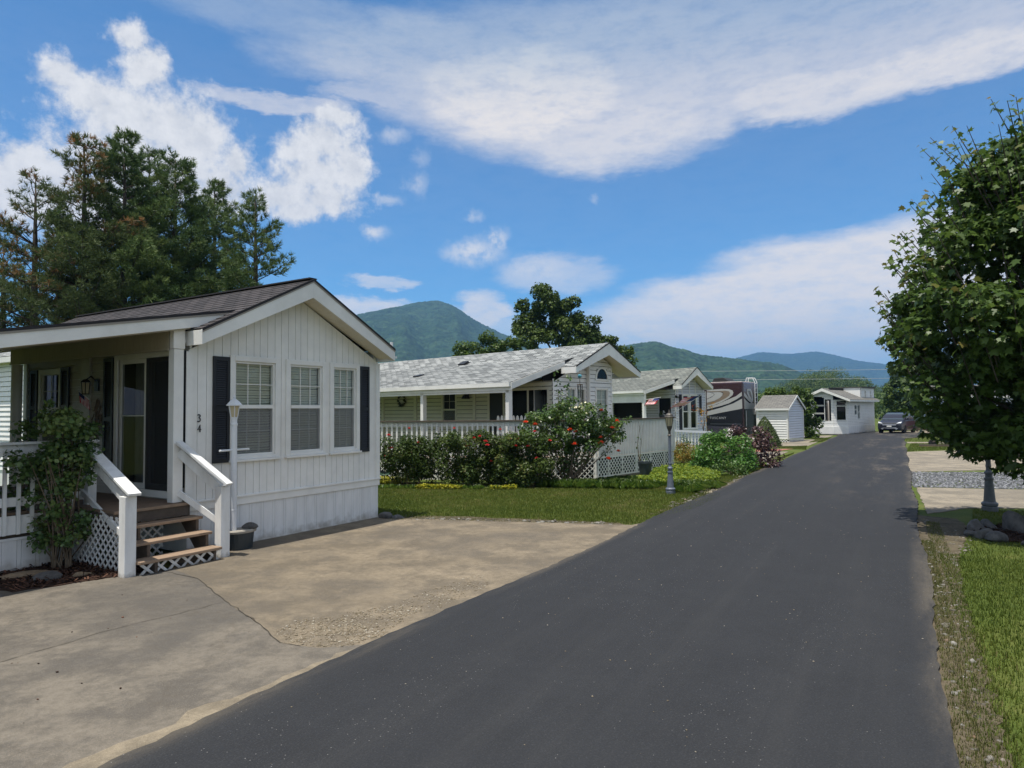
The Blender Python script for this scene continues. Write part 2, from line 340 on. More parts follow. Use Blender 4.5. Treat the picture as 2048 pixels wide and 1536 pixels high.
# ------------------------------------------------------------------ ground, road, slabs, hills, air
A30=math.radians(30); RS=Vector((math.sin(A30),math.cos(A30),0)); RT=Vector((math.cos(A30),-math.sin(A30),0))
def ground_mat(name, stops, scale, bump=.5, extra=None):
    m,nt,b=new_mat(name); N=nt.nodes; L=nt.links
    tc=N.new('ShaderNodeTexCoord')
    n=N.new('ShaderNodeTexNoise'); n.inputs['Scale'].default_value=scale; n.inputs['Detail'].default_value=10; n.inputs['Roughness'].default_value=.72
    L.new(tc.outputs['Object'],n.inputs['Vector'])
    cr=N.new('ShaderNodeValToRGB'); e=cr.color_ramp.elements
    while len(e)<len(stops): e.new(.5)
    for i,(p,c) in enumerate(stops): e[i].position=p; e[i].color=(*c,1)
    L.new(n.outputs['Fac'],cr.inputs[0]); L.new(cr.outputs[0],b.inputs['Base Color'])
    f=N.new('ShaderNodeTexNoise'); f.inputs['Scale'].default_value=70; f.inputs['Detail'].default_value=4; L.new(tc.outputs['Object'],f.inputs['Vector'])
    bp=N.new('ShaderNodeBump'); bp.inputs['Strength'].default_value=bump; bp.inputs['Distance'].default_value=.02; L.new(f.outputs['Fac'],bp.inputs['Height']); L.new(bp.outputs[0],b.inputs['Normal'])
    b.inputs['Roughness'].default_value=.95; b.inputs['Specular IOR Level'].default_value=.15
    return m,nt,b,cr,tc
M['lawn'],*_=ground_mat('lawn_soil',[(.3,(.050,.075,.014)),(.5,(.078,.105,.02)),(.62,(.105,.12,.03)),(.75,(.15,.13,.05))],.9)
M['soil'],*_=ground_mat('gravelly_soil',[(.3,(.035,.030,.018)),(.45,(.085,.070,.044)),(.58,(.13,.105,.07)),(.66,(.075,.08,.026))],3.0)
M['mulch'],*_=ground_mat('bark_mulch',[(.3,(.02,.013,.01)),(.5,(.06,.035,.025)),(.7,(.13,.07,.045))],9.0,1.0)
M['redmulch'],*_=ground_mat('red_paving',[(.3,(.26,.09,.07)),(.6,(.36,.15,.12))],4.0)
# asphalt: dark sealed coat, worn to tan further along
m,nt,b,cr,tcx=ground_mat('sealed_asphalt',[(.25,(.0225,.0232,.025)),(.55,(.0265,.0275,.0298)),(.8,(.031,.032,.034))],2.2,.55)
N=nt.nodes; L=nt.links
sep=N.new('ShaderNodeSeparateXYZ'); L.new(tcx.outputs['Object'],sep.inputs[0])
mp=N.new('ShaderNodeMapping'); mp.inputs['Scale'].default_value=(.28,1.1,1); L.new(tcx.outputs['Object'],mp.inputs[0])
wn=N.new('ShaderNodeTexNoise'); wn.inputs['Scale'].default_value=.8; wn.inputs['Detail'].default_value=8; wn.inputs['Roughness'].default_value=.75; L.new(mp.outputs[0],wn.inputs['Vector'])
def mr(x,a,b_,c=0.,d=1.):
    n=N.new('ShaderNodeMapRange'); n.interpolation_type='SMOOTHSTEP'; L.new(x,n.inputs[0]); n.inputs[1].default_value=a; n.inputs[2].default_value=b_; n.inputs[3].default_value=c; n.inputs[4].default_value=d; return n.outputs[0]
def mul(a,b_):
    n=N.new('ShaderNodeMath'); n.operation='MULTIPLY'; L.new(a,n.inputs[0]); 
    if isinstance(b_,float): n.inputs[1].default_value=b_
    else: L.new(b_,n.inputs[1])
    return n.outputs[0]
def mxc(f,a,col):
    n=N.new('ShaderNodeMix'); n.data_type='RGBA'; L.new(f,n.inputs[0]); L.new(a,n.inputs[6])
    if isinstance(col,tuple): n.inputs[7].default_value=(*col,1)
    else: L.new(col,n.inputs[7])
    return n.outputs[2]
worn=mul(mul(mr(sep.outputs[0],9,24),mr(wn.outputs['Fac'],.50,.68)),mr(sep.outputs[1],3.6,.7))      # local x = along the road, y = 0 at the right edge .. 4.3 at the left edge
c=mxc(mul(worn,.8),cr.outputs[0],(.12,.10,.078))
mp2=N.new('ShaderNodeMapping'); mp2.inputs['Scale'].default_value=(.07,1.5,1); L.new(tcx.outputs['Object'],mp2.inputs[0])
tr=N.new('ShaderNodeTexNoise'); tr.inputs['Scale'].default_value=1.0; tr.inputs['Detail'].default_value=7; tr.inputs['Roughness'].default_value=.7; L.new(mp2.outputs[0],tr.inputs['Vector'])
c=mxc(mr(tr.outputs['Fac'],.45,.70,0,.45),c,(.042,.0418,.0415))
pt=N.new('ShaderNodeTexNoise'); pt.inputs['Scale'].default_value=.55; pt.inputs['Detail'].default_value=9; pt.inputs['Roughness'].default_value=.78; L.new(tcx.outputs['Object'],pt.inputs['Vector'])
c=mxc(mr(pt.outputs['Fac'],.50,.72,0,.35),c,(.020,.020,.021))
ed=N.new('ShaderNodeMath'); ed.operation='MAXIMUM'; L.new(mr(sep.outputs[1],.24,.02),ed.inputs[0]); L.new(mr(sep.outputs[1],4.08,4.26),ed.inputs[1])
c=mxc(mul(mul(ed.outputs[0],mr(wn.outputs['Fac'],.40,.62)),.6),c,(.13,.11,.082))
# pale stone chips and hairline cracks in the coat
vo=N.new('ShaderNodeTexVoronoi'); vo.inputs['Scale'].default_value=26; L.new(tcx.outputs['Object'],vo.inputs['Vector'])
c=mxc(mul(mr(vo.outputs['Distance'],.10,.05),mr(wn.outputs['Fac'],.5,.52)),c,(.30,.29,.27))
vo2=N.new('ShaderNodeTexVoronoi'); vo2.feature='DISTANCE_TO_EDGE'; vo2.inputs['Scale'].default_value=.9
wv=N.new('ShaderNodeVectorMath'); wv.operation='MULTIPLY_ADD'; L.new(wn.outputs['Color'],wv.inputs[0]); wv.inputs[1].default_value=(.8,.8,0); L.new(tcx.outputs['Object'],wv.inputs[2]); L.new(wv.outputs[0],vo2.inputs['Vector'])
c=mxc(mul(mul(mr(vo2.outputs['Distance'],.006,.002),mr(wn.outputs['Fac'],.54,.64)),.5),c,(.012,.012,.012))
gn=N.new('ShaderNodeTexNoise'); gn.inputs['Scale'].default_value=80; gn.inputs['Detail'].default_value=5; gn.inputs['Roughness'].default_value=.8; L.new(tcx.outputs['Object'],gn.inputs['Vector'])
c=mxc(mr(gn.outputs['Fac'],.50,.72,0,.42),c,(.085,.086,.088))
c=mxc(mr(gn.outputs['Fac'],.46,.30,0,.6),c,(.014,.0145,.016))
L.new(c,b.inputs['Base Color']); b.inputs['Roughness'].default_value=.85; b.inputs['Specular IOR Level'].default_value=.2
fine=N.new('ShaderNodeTexNoise'); fine.inputs['Scale'].default_value=75; fine.inputs['Detail'].default_value=3; L.new(tcx.outputs['Object'],fine.inputs['Vector'])
bp2=N.new('ShaderNodeBump'); bp2.inputs['Strength'].default_value=.9; bp2.inputs['Distance'].default_value=.006; L.new(fine.outputs['Fac'],bp2.inputs['Height']); L.new(bp2.outputs[0],b.inputs['Normal'])
M['asphalt']=m

def concrete(name, a, bcol, stain, amt=.7):
    m,nt,b=new_mat(name); N=nt.nodes; L=nt.links
    tc=N.new('ShaderNodeTexCoord')
    def ns(s,d=8,r=.7,v=None):
        n=N.new('ShaderNodeTexNoise'); n.inputs['Scale'].default_value=s; n.inputs['Detail'].default_value=d; n.inputs['Roughness'].default_value=r; L.new(v or tc.outputs['Object'],n.inputs['Vector']); return n
    def mr(x,a,b_,c=0.,d=1.):
        n=N.new('ShaderNodeMapRange'); n.interpolation_type='SMOOTHSTEP'; L.new(x,n.inputs[0]); n.inputs[1].default_value=a; n.inputs[2].default_value=b_; n.inputs[3].default_value=c; n.inputs[4].default_value=d; return n.outputs[0]
    def mx(f,x,y):
        n=N.new('ShaderNodeMix'); n.data_type='RGBA'; L.new(f,n.inputs[0])
        for i,q in ((6,x),(7,y)):
            if isinstance(q,tuple): n.inputs[i].default_value=(*q,1)
            else: L.new(q,n.inputs[i])
        return n.outputs[2]
    big=ns(.35,4,.6); mid=ns(1.7,9,.72); fine=ns(45,5,.7)
    c=mx(mr(mid.outputs['Fac'],.40,.60),tuple(x*1.18 for x in a),tuple(x*.92 for x in bcol))
    pl=ns(.8,9,.75); c=mx(mr(pl.outputs['Fac'],.56,.66,0,.55),c,tuple(min(.6,x*1.5) for x in a))
    c=mx(mr(big.outputs['Fac'],.45,.62,0,amt),c,stain)
    c=mx(mr(fine.outputs['Fac'],.5,.8,0,.35),c,(.10,.085,.06))
    g2=ns(13,8,.8); c=mx(mr(g2.outputs['Fac'],.42,.62,.0,.42),c,tuple(x*.55 for x in a))
    g3=ns(150,3,.6); c=mx(mr(g3.outputs['Fac'],.55,.72,0,.55),c,tuple(min(.6,x*1.75) for x in a)); c=mx(mr(g3.outputs['Fac'],.44,.30,0,.5),c,tuple(x*.35 for x in a))
    st_=N.new('ShaderNodeMapping'); st_.inputs['Rotation'].default_value=(0,0,-1.05); st_.inputs['Scale'].default_value=(.16,1.3,1); L.new(tc.outputs['Object'],st_.inputs[0]); sk=ns(.9,7,.7,st_.outputs[0]); c=mx(mr(sk.outputs['Fac'],.5,.7,0,.45),c,tuple(x*.62 for x in a))
    # hairline cracks
    vo=N.new('ShaderNodeTexVoronoi'); vo.feature='DISTANCE_TO_EDGE'; vo.inputs['Scale'].default_value=.33
    wv=N.new('ShaderNodeVectorMath'); wv.operation='MULTIPLY_ADD'; L.new(mid.outputs['Color'],wv.inputs[0]); wv.inputs[1].default_value=(1.3,1.3,0); L.new(tc.outputs['Object'],wv.inputs[2]); L.new(wv.outputs[0],vo.inputs['Vector'])
    c=mx(mr(vo.outputs['Distance'],.005,.001,0,.4),c,(.09,.075,.055))
    L.new(c,b.inputs['Base Color']); b.inputs['Roughness'].default_value=.88; b.inputs['Specular IOR Level'].default_value=.2
    bp=N.new('ShaderNodeBump'); bp.inputs['Strength'].default_value=.5; bp.inputs['Distance'].default_value=.006; L.new(fine.outputs['Fac'],bp.inputs['Height']); L.new(bp.outputs[0],b.inputs['Normal'])
    return m
M['concrete']=concrete('old_concrete',(.158,.137,.108),(.117,.104,.087),(.090,.083,.074))
M['concrete_tan']=concrete('tan_worn_concrete',(.20,.162,.112),(.150,.125,.092),(.100,.088,.073),.65)
M['concrete_pale']=concrete('pale_concrete',(.27,.23,.17),(.205,.178,.137),(.14,.125,.10),.55)

def sheet(name, pts, z, thick, m, kind='structure', label=None, jag=0.0, step=.12, parent=None, origin=None, rotz=0):
    """a flat slab from an outline (world x,y); its border is broken up a little by jag metres"""
    P=[]
    for i,p in enumerate(pts):
        q=pts[(i+1)%len(pts)]; ln=math.dist(p,q); k=max(1,int(ln/step)) if jag else 1
        for j in range(k):
            t=j/k; x=p[0]+(q[0]-p[0])*t; y=p[1]+(q[1]-p[1])*t
            if jag and j: x+=random.uniform(-jag,jag); y+=random.uniform(-jag,jag)
            P.append((x,y))
    if origin:
        c_,s_=math.cos(-rotz),math.sin(-rotz)
        P=[((x-origin[0])*c_-(y-origin[1])*s_,(x-origin[0])*s_+(y-origin[1])*c_) for x,y in P]
    mb=MB(); mb.extr([(x,y,z-thick) for x,y in P],(0,0,thick)); o=mb.build(name,m)
    o['kind']=kind
    if origin: o.location=(origin[0],origin[1],0); o.rotation_euler=(0,0,rotz)
    if label: o['label']=label
    return o
# ground sheet
g=MB(); g.face([(-5200,-400,0),(5200,-400,0),(5200,5200,0),(-5200,5200,0)]); tag(g.build('ground',M['lawn']),'flat mown valley ground reaching to the foot of the hills',kind='structure')
# road: right edge passes (2.17,3.4)-(25,44), 3.67 m wide, heading 30 degrees right
R0=Vector((1.27+.02,1.75,0)); WID=4.27
def rd(s,t): p=R0+RS*s+RT*t; return (p.x,p.y)
left=[rd(s,-WID-.05*math.sin(s*.7)) for s in np.arange(-14,54,1.5)]
left+= [rd(54.5,-4.6),rd(56,-9),rd(57,-22)]
right=[rd(s,.04*math.sin(s*.9+1)) for s in np.arange(-14,50,1.5)]
right+=[rd(51.5,1.0),rd(53.5,3.6),rd(55,9.5),rd(60.5,9.5),rd(61,-22)]
sheet('road',left[::1]+[rd(61,-22)]+right[::-1][1:],.035,.08,M['asphalt'],jag=.018,label='dark newly sealed asphalt lane running past the homes',origin=(R0.x,R0.y),rotz=math.radians(60))
# driveway in front of the first home: two pours of different age
sheet('driveway_slab',[(-14,-.6),(-6.8,-3.5),(-2.2,2.4),rd(0,-WID+.3),rd(2.4,-WID+.3),(-1.1,6.1),(-1.24,5.97),(-1.68,5.88),(-2.07,6.01),(-2.36,6.43),(-3.14,7.36),(-3.9,8.36),(-4.5,8.9),(-6.2,7.9),(-9.3,5.9)],.018,.1,M['concrete'],jag=.006,label='gray weathered concrete parking slab beside the asphalt lane')
sheet('driveway_apron',[(-1.1,6.1),(-1.24,5.97),(-1.68,5.88),(-2.07,6.01),(-2.36,6.43),(-3.14,7.36),(-3.9,8.36),(-4.5,8.9),(-4.9,9.6),(-2.75,13.1),(-2.3,12.95),(-1.6,12.78),(2.1,11.95),rd(10.6,-WID+.3),rd(2.45,-WID+.35)],.016,.1,M['concrete_tan'],jag=.012,label='tan worn concrete apron under the white gabled front wall')
for nm,P,mm in (('concrete_strip',[(16.6,21.9),(12.55,21.4),(17.95,30.9),(26,33.5),(26,21)],'concrete_pale'),
              ('concrete_strip',[(10.3,17.2),(7.95,12.95),(9.15,13.62),(10.3,13.55),(16,11.5),(18,15.9),(12.8,16.5)],'concrete_pale'),
              ('concrete_strip',[(9.7,26.0),(12.3,30.5),(13.1,31.9),(11.1,32.3),(8.2,27.2)],'concrete_pale'),
              ('concrete_strip',[(14.0,36.2),(16.1,36.6),(20.3,43.9),(18.4,44.2),(16.2,40.3)],'concrete_pale'),
              ('concrete_strip',[(20.3,46.9),(21.8,46.6),(24.0,50.2),(22.0,50.6)],'concrete_pale'),
              ('concrete_strip',[(23.4,39.9),(22.7,38.6),(27.2,35.7),(31,34),(33,36.5),(28,38.6)],'concrete_pale'),
              ('concrete_strip',[(28.2,50.3),(29.3,53.4),(29.6,56.5),(38,60),(44,56),(40,50)],'concrete_pale'),
              ('concrete_strip',[(4.75,16.25),(5.4,17.35),(5.0,17.5),(4.3,16.5)],'concrete_pale')):
    sheet(nm,P,.012,.1,M[mm],jag=.02)
sheet('red_paving',[(12.6,32.3),(14.2,34.0),(12.5,33.9),(11.2,31.9)],.014,.05,M['redmulch'],jag=.03)
sheet('soil_strip',[rd(-6,-.3),rd(-6,.24),rd(2.6,.26),rd(6.5,.30),rd(9,.4),rd(11.6,.75),rd(12.6,.6),rd(12.9,-.3)],.008,.05,M['soil'],jag=.035,step=.08,label='bare stony verge between asphalt and mown grass')
sheet('soil_strip',[rd(11.2,-WID+.1),rd(10.6,-WID-.25),rd(13,-WID-.16),rd(24,-WID-.10),rd(24,-WID+.1)],.008,.05,M['soil'],jag=.05,step=.15)
sheet('soil_strip',[(-2.45,12.5),(-1.7,12.8),(2.0,12.0),(1.9,12.3),(-1.2,13.2),(-2.2,13.3),(-2.6,13.0)],.007,.05,M['soil'],jag=.06,step=.15)
sheet('mulch_bed',[(-9.3,6.1),(-6.2,8.0),(-5.75,7.78),(-4.95,8.5),(-4.75,8.75),(-5.4,9.9),(-6.6,8.95),(-9.8,6.9)],.03,.06,M['mulch'],jag=.03,label='bark mulch bed along the porch skirting')

# hills
def vnoise(x,y,seed):
    """smooth value noise on a unit grid, periodic table lookup"""
    r=np.random.default_rng(seed).random((256,256)); xi=np.floor(x).astype(int); yi=np.floor(y).astype(int); fx=x-xi; fy=y-yi
    fx=fx*fx*(3-2*fx); fy=fy*fy*(3-2*fy); a=lambda i,j: r[(xi+i)%256,(yi+j)%256]
    return (a(0,0)*(1-fx)+a(1,0)*fx)*(1-fy)+(a(0,1)*(1-fx)+a(1,1)*fx)*fy
m,nt,b,cr,tcx=ground_mat('far_forest',[(.3,(.010,.026,.013)),(.5,(.021,.044,.020)),(.7,(.040,.068,.029))],.02,.0)
N=nt.nodes; L=nt.links
vo=N.new('ShaderNodeTexVoronoi'); vo.inputs['Scale'].default_value=.10; L.new(tcx.outputs['Object'],vo.inputs['Vector'])
n=N.new('ShaderNodeHueSaturation'); mrn=N.new('ShaderNodeMapRange'); mrn.inputs[3].default_value=.65; mrn.inputs[4].default_value=1.5
sp_=N.new('ShaderNodeSeparateColor'); L.new(vo.outputs['Color'],sp_.inputs[0]); L.new(sp_.outputs[0],mrn.inputs[0]); L.new(mrn.outputs[0],n.inputs['Value']); L.new(cr.outputs[0],n.inputs['Color']); L.new(n.outputs[0],b.inputs['Base Color'])
M['forest']=m
def hill(name,label,ridge,R,W,seed,step=.06,rows=240,tree=9.0):
    az=np.array([r[0] for r in ridge]); el=np.array([r[1] for r in ridge])
    A=np.arange(az[0],az[-1],step); E=np.interp(A,az,el)
    k=np.ones(9)/9; E=np.convolve(np.pad(E,4,mode='edge'),k,'valid')
    T=np.linspace(0,1.35,rows)
    aa,tt=np.meshgrid(A,T); ee=np.broadcast_to(E,aa.shape)
    H=np.tan(np.radians(ee))*R+2.05
    sp=vnoise(aa*.16+9,tt*1.3,seed)*.5+vnoise(aa*.42+7,tt*2.6,seed+1)*.33+vnoise(aa*1.1+3,tt*6,seed+2)*.17
    prof=np.where(tt<=1,np.sin(np.clip(tt,0,1)*PI/2)**1.05,1-(tt-1)*.9)
    h=H*prof*(1-.62*np.clip((1-tt)*1.6,0,1)*sp*(tt<1))
    r=R-(1-tt)*W
    x=np.radians(aa)*R/tree*1.0; y=r/tree
    bump=np.maximum(vnoise(x,y,seed+5),vnoise(x*1.7+9,y*1.7,seed+6)*.85)*tree*.85*np.clip(tt*6,0,1)
    z=np.where(tt<.01,-1.0,h+bump-tree*.6)
    V=np.stack([np.sin(np.radians(aa))*r,np.cos(np.radians(aa))*r,z],-1).reshape(-1,3)
    nr,nc=aa.shape; i=np.arange(nr*nc).reshape(nr,nc)
    F=np.stack([i[:-1,:-1],i[:-1,1:],i[1:,1:],i[1:,:-1]],-1).reshape(-1,4)
    tag(np_mesh(name,V,F,M['forest']),label,kind='structure')
hill('hill','forested peak rising behind the pale shingled roof',[(-45,2.0),(-30,3.2),(-24,4.2),(-19.13,5.49),(-16.02,6.79),(-13.0,8.09),(-9.9,8.78),(-8.22,9.22),(-6.45,9.45),(-5.04,9.04),(-3.13,7.78),(-.99,6.71),(1.57,5.62),(5.4,4.51),(9.6,3.37),(15.67,1.18),(20,.3)],2300,1300,11)
hill('hill','nearer wooded ridge sloping down towards the lane end',[(-4,1.5),(2,2.6),(5.39,3.66),(7.52,4.47),(9.84,5.47),(12.12,5.7),(13.74,5.07),(15.73,4.47),(17.3,4.22),(19.61,3.86),(21.85,3.54),(23.3,2.83),(26.1,1.97),(28.77,1.15),(31.63,.54),(34,.1)],1500,800,31,tree=8.0)
hill('hill','distant blue mountain on the horizon to the right',[(8,1.2),(15.71,3.24),(18.27,4.07),(20.38,4.55),(22.6,4.31),(24.48,4.46),(25.46,4.19),(27.51,3.56),(29.81,3.13),(33.22,2.84),(37.43,2.48),(41.3,1.98),(50,1.2)],4700,1700,51,tree=12)
# the valley air
hz=bpy.data.materials.new('valley_haze'); hz.use_nodes=True; nt=hz.node_tree; nt.nodes.remove(nt.nodes['Principled BSDF'])
pv=nt.nodes.new('ShaderNodeVolumePrincipled'); pv.inputs['Color'].default_value=(.22,.47,.90,1); pv.inputs['Density'].default_value=HAZE if 'HAZE' in globals() else 1.7e-4; pv.inputs['Anisotropy'].default_value=.0
nt.links.new(pv.outputs[0],nt.nodes['Material Output'].inputs['Volume'])
hb=MB(); hb.box(-5300,5300,-450,5300,-2,412); tag(hb.build('haze',hz),'thin blue summer haze filling the valley',kind='stuff')

# joints between the concrete pours, open and dirty
jm=mat('joint_dirt',(.05,.042,.03),.95,var=.4,vscale=8)
def joint(pts,w_):
    b=MB()
    P=[]
    for p,q in zip(pts,pts[1:]):
        n=max(1,int(math.dist(p,q)/.12))
        for i in range(n): t=i/n; P.append((p[0]+(q[0]-p[0])*t+random.gauss(0,.008),p[1]+(q[1]-p[1])*t+random.gauss(0,.008)))
    P.append(pts[-1])
    for p,q in zip(P,P[1:]):
        d=Vector((q[0]-p[0],q[1]-p[1],0)).normalized(); s_=Vector((-d.y,d.x,0))*w_*random.uniform(.6,1.2); b.face([(p[0]-s_.x,p[1]-s_.y,.0225),(p[0]+s_.x,p[1]+s_.y,.0225),(q[0]+s_.x,q[1]+s_.y,.0225),(q[0]-s_.x,q[1]-s_.y,.0225)])
    tag(b.build('slab_joint',jm),None,None,kind='structure')
joint([(-1.85,5.93),(-2.07,6.01),(-2.36,6.43),(-3.14,7.36),(-3.9,8.36),(-4.6,8.8)],.005)
joint([(-8.6,2.6),(-4.23,5.6),(-3.86,6.32),(-3.12,7.3)],.0035)

M['sand']=concrete('sandy_concrete_edge',(.225,.186,.130),(.175,.146,.106),(.13,.113,.09),.5)
sheet('sandy_edge',[rd(-12,-WID+.2),rd(-12,-WID-.34),rd(-4,-WID-.30),rd(0,-WID-.22),rd(1.5,-WID-.15),rd(2.2,-WID-.08),rd(2.5,-WID+.2)],.0215,.03,M['sand'],jag=.05,step=.14)
# ------------------------------------------------------------------ building kit
class Wall:
    """a vertical wall plane in a building's own frame: point O, direction d along it, outward normal n"""
    def __init__(s,O,d,n): s.O=Vector((O[0],O[1],0)); s.d=Vector((d[0],d[1],0)).normalized(); s.n=Vector((n[0],n[1],0)).normalized()
    def p(s,x,z,o=0): q=s.O+s.d*x+s.n*o; return (q.x,q.y,z)
    def box(s,mb,x0,x1,o0,o1,z0,z1,mi=0):
        x0,x1=min(x0,x1),max(x0,x1); o0,o1=min(o0,o1),max(o0,o1)
        c=[s.p(x0,z0,o0),s.p(x1,z0,o0),s.p(x1,z0,o1),s.p(x0,z0,o1)]; t=[(q[0],q[1],z1) for q in c]
        if s.d.cross(s.n).z<0: c.reverse(); t.reverse()
        mb.hexa(c+t,mi)
    def face(s,mb,pts,mi=0): mb.face([s.p(*q) for q in pts],mi)
def cut(x0,x1,za,zb,holes):
    """what is left of the interval x0..x1 at heights za..zb once the openings are taken out"""
    segs=[(x0,x1)]
    for (a,b,c,d) in holes:
        if c<zb-1e-4 and d>za+1e-4:
            out=[]
            for (p,q) in segs:
                if b<=p or a>=q: out.append((p,q)); continue
                if a>p: out.append((p,a))
                if b<q: out.append((b,q))
            segs=out
    return segs
def lap(mb,W,z0,z1,xr,course=.13,lip=.014,holes=(),mi=0):
    slot=.5*lip if lip<.02 else .016
    cuts=sorted({h[2] for h in holes}|{h[3] for h in holes})
    z=z0
    while z<z1-1e-4:
        zt=min(z+course,z1); zz=[z]+[q for q in cuts if z+1e-3<q<zt-1e-3]+[zt]
        for za,zb in zip(zz,zz[1:]):
            a0,a1=xr(za); b0,b1=xr(zb)
            if a1-a0<.01: continue
            oa=lip*(1-(za-z)/course); ob=lip*(1-(zb-z)/course)
            for (p,q) in cut(a0,a1,za,zb,holes):
                pb=max(p,b0) if p==a0 else p; qb=min(q,b1) if q==a1 else q
                if qb<pb: qb=pb=(pb+qb)/2
                ze_=zb-slot if zb==zt else zb
                W.face(mb,[(p,za,oa),(q,za,oa),(qb,ze_,ob),(pb,ze_,ob)],mi)
                if za==z: W.face(mb,[(p,za,oa),(p,za+.004,-.03),(q,za+.004,-.03),(q,za,oa)],mi)
        z=zt
def boards(mb,W,x0,x1,zlo,zhi,widths,gap=.007,th=.016,holes=(),mi=0,back=1):
    """vertical grooved boarding; zhi(x) is the height of the top edge"""
    x=x0; i=0
    while x<x1-1e-3:
        xe=min(x+widths[i%len(widths)],x1); i+=1
        for (a,b) in [(x+gap/2,xe-gap/2)]:
            edges=sorted({a,b}|{e for h in holes for e in h[:2] if a<e<b})
            for p,q in zip(edges,edges[1:]):
                segs=[(zlo,None)]; hs=sorted([h for h in holes if h[0]<q-1e-4 and h[1]>p+1e-4],key=lambda h:h[2]); lo=zlo
                parts=[]
                for h in hs: parts.append((lo,h[2])); lo=h[3]
                parts.append((lo,None))
                for (za,zb) in parts:
                    pts=[(p,za),(q,za)]+([(q,zb),(p,zb)] if zb is not None else [(q,zhi(q)),(p,zhi(p))])
                    if pts[2][1]-za<.004 and pts[3][1]-za<.004: continue
                    mb.extr([W.p(u,z,0) for u,z in pts],W.n*th,mi)
        x=xe
def window(par,W,x0,x1,z0,z1,trim=.085,proud=.03,rail=None,grid=(3,2),sill=True,blind='blind',lower_screen=True,frame_mat='white',pane='pane',lower_grid=False,name='window',slats=True):
    mb=MB(); t=trim
    W.box(mb,x0-t,x0,0,proud,z0-t*.6,z1+t); W.box(mb,x1,x1+t,0,proud,z0-t*.6,z1+t); W.box(mb,x0,x1,0,proud,z1,z1+t); W.box(mb,x0,x1,0,proud,z0-t*.6,z0)
    if sill: W.box(mb,x0-t-.02,x1+t+.02,-.0,proud+.035,z0-t*.6-.035,z0-t*.6-.001)
    fr=mb.build(name,M[frame_mat],par,bevel=.004)
    s=.034; sb=MB()
    W.box(sb,x0,x0+s,-.05,.012,z0,z1); W.box(sb,x1-s,x1,-.05,.012,z0,z1); W.box(sb,x0+s,x1-s,-.05,.012,z1-s,z1); W.box(sb,x0+s,x1-s,-.05,.012,z0,z0+s)
    if rail: W.box(sb,x0+s,x1-s,-.05,.018,rail-.028,rail+.028)
    sb.build('sash',M[frame_mat],fr)
    zt0=(rail+.028) if rail else z0+s
    if grid:
        g=MB(); cN,rN=grid; w=.011
        for i in range(1,cN): x=x0+s+(x1-x0-2*s)*i/cN; W.box(g,x-w/2,x+w/2,-.02,-.006,zt0,z1-s)
        for j in range(1,rN): z=zt0+(z1-s-zt0)*j/rN; W.box(g,x0+s,x1-s,-.0205,-.0055,z-w/2,z+w/2)
        if rail and lower_grid:
            for i in range(1,cN): x=x0+s+(x1-x0-2*s)*i/cN; W.box(g,x-w/2,x+w/2,-.04,-.03,z0+s,rail-.028)
            z=(z0+s+rail-.028)/2; W.box(g,x0+s,x1-s,-.0405,-.0295,z-w/2,z+w/2)
        g.build('glazing_bars',M[frame_mat],fr)
    pb=MB(); W.face(pb,[(x0+s,z0+s,-.025),(x1-s,z0+s,-.025),(x1-s,z1-s,-.025),(x0+s,z1-s,-.025)]); pb.build('pane',M[pane],fr)
    if lower_screen and rail:
        q=MB(); W.face(q,[(x0+s,z0+s,-.004),(x1-s,z0+s,-.004),(x1-s,rail-.028,-.004),(x0+s,rail-.028,-.004)]); q.build('insect_screen',M['screen'],fr)
    if blind:
        q=MB()
        if slats:
            z=z0+.03; tl=random.uniform(.017,.030)
            while z<z1-.02:
                e1=random.gauss(0,.002); e2=random.gauss(0,.002); W.face(q,[(x0+.03,z+e1,-.062-tl),(x1-.03,z+e2,-.062-tl),(x1-.03,z+.037+e2,-.062),(x0+.03,z+.037+e1,-.062)]); z+=.042
        else: W.face(q,[(x0+.02,z0,-.08),(x1-.02,z0,-.08),(x1-.02,z1,-.08),(x0+.02,z1,-.08)])
        q.build('blind',M[blind],fr)
    return fr
def shutter(par,W,x0,x1,z0,z1,o=.018):
    mb=MB(); e=.03; s=.045; t=.028
    W.box(mb,x0,x0+s,o,o+t,z0,z1); W.box(mb,x1-s,x1,o,o+t,z0,z1)
    zm=(z0+z1)/2
    for a,b in ((z0,z0+s*1.4),(z1-s*1.4,z1),(zm-s*.7,zm+s*.7)): W.box(mb,x0+s,x1-s,o,o+t,a,b)
    W.box(mb,x0+s,x1-s,o,o+.006,z0+s,z1-s)
    z=z0+s*1.4+.004
    while z<z1-s*1.4-.02:
        if abs(z-zm)>s*.7+.02:
            mb.hexa([W.p(x0+s,z,o+.024),W.p(x1-s,z,o+.024),W.p(x1-s,z,o+.006),W.p(x0+s,z,o+.006),W.p(x0+s,z+.022,o+.012),W.p(x1-s,z+.022,o+.012),W.p(x1-s,z+.022,o+.006),W.p(x0+s,z+.022,o+.006)])
        z+=.034
    return mb.build('shutter',M['black_paint'],par)
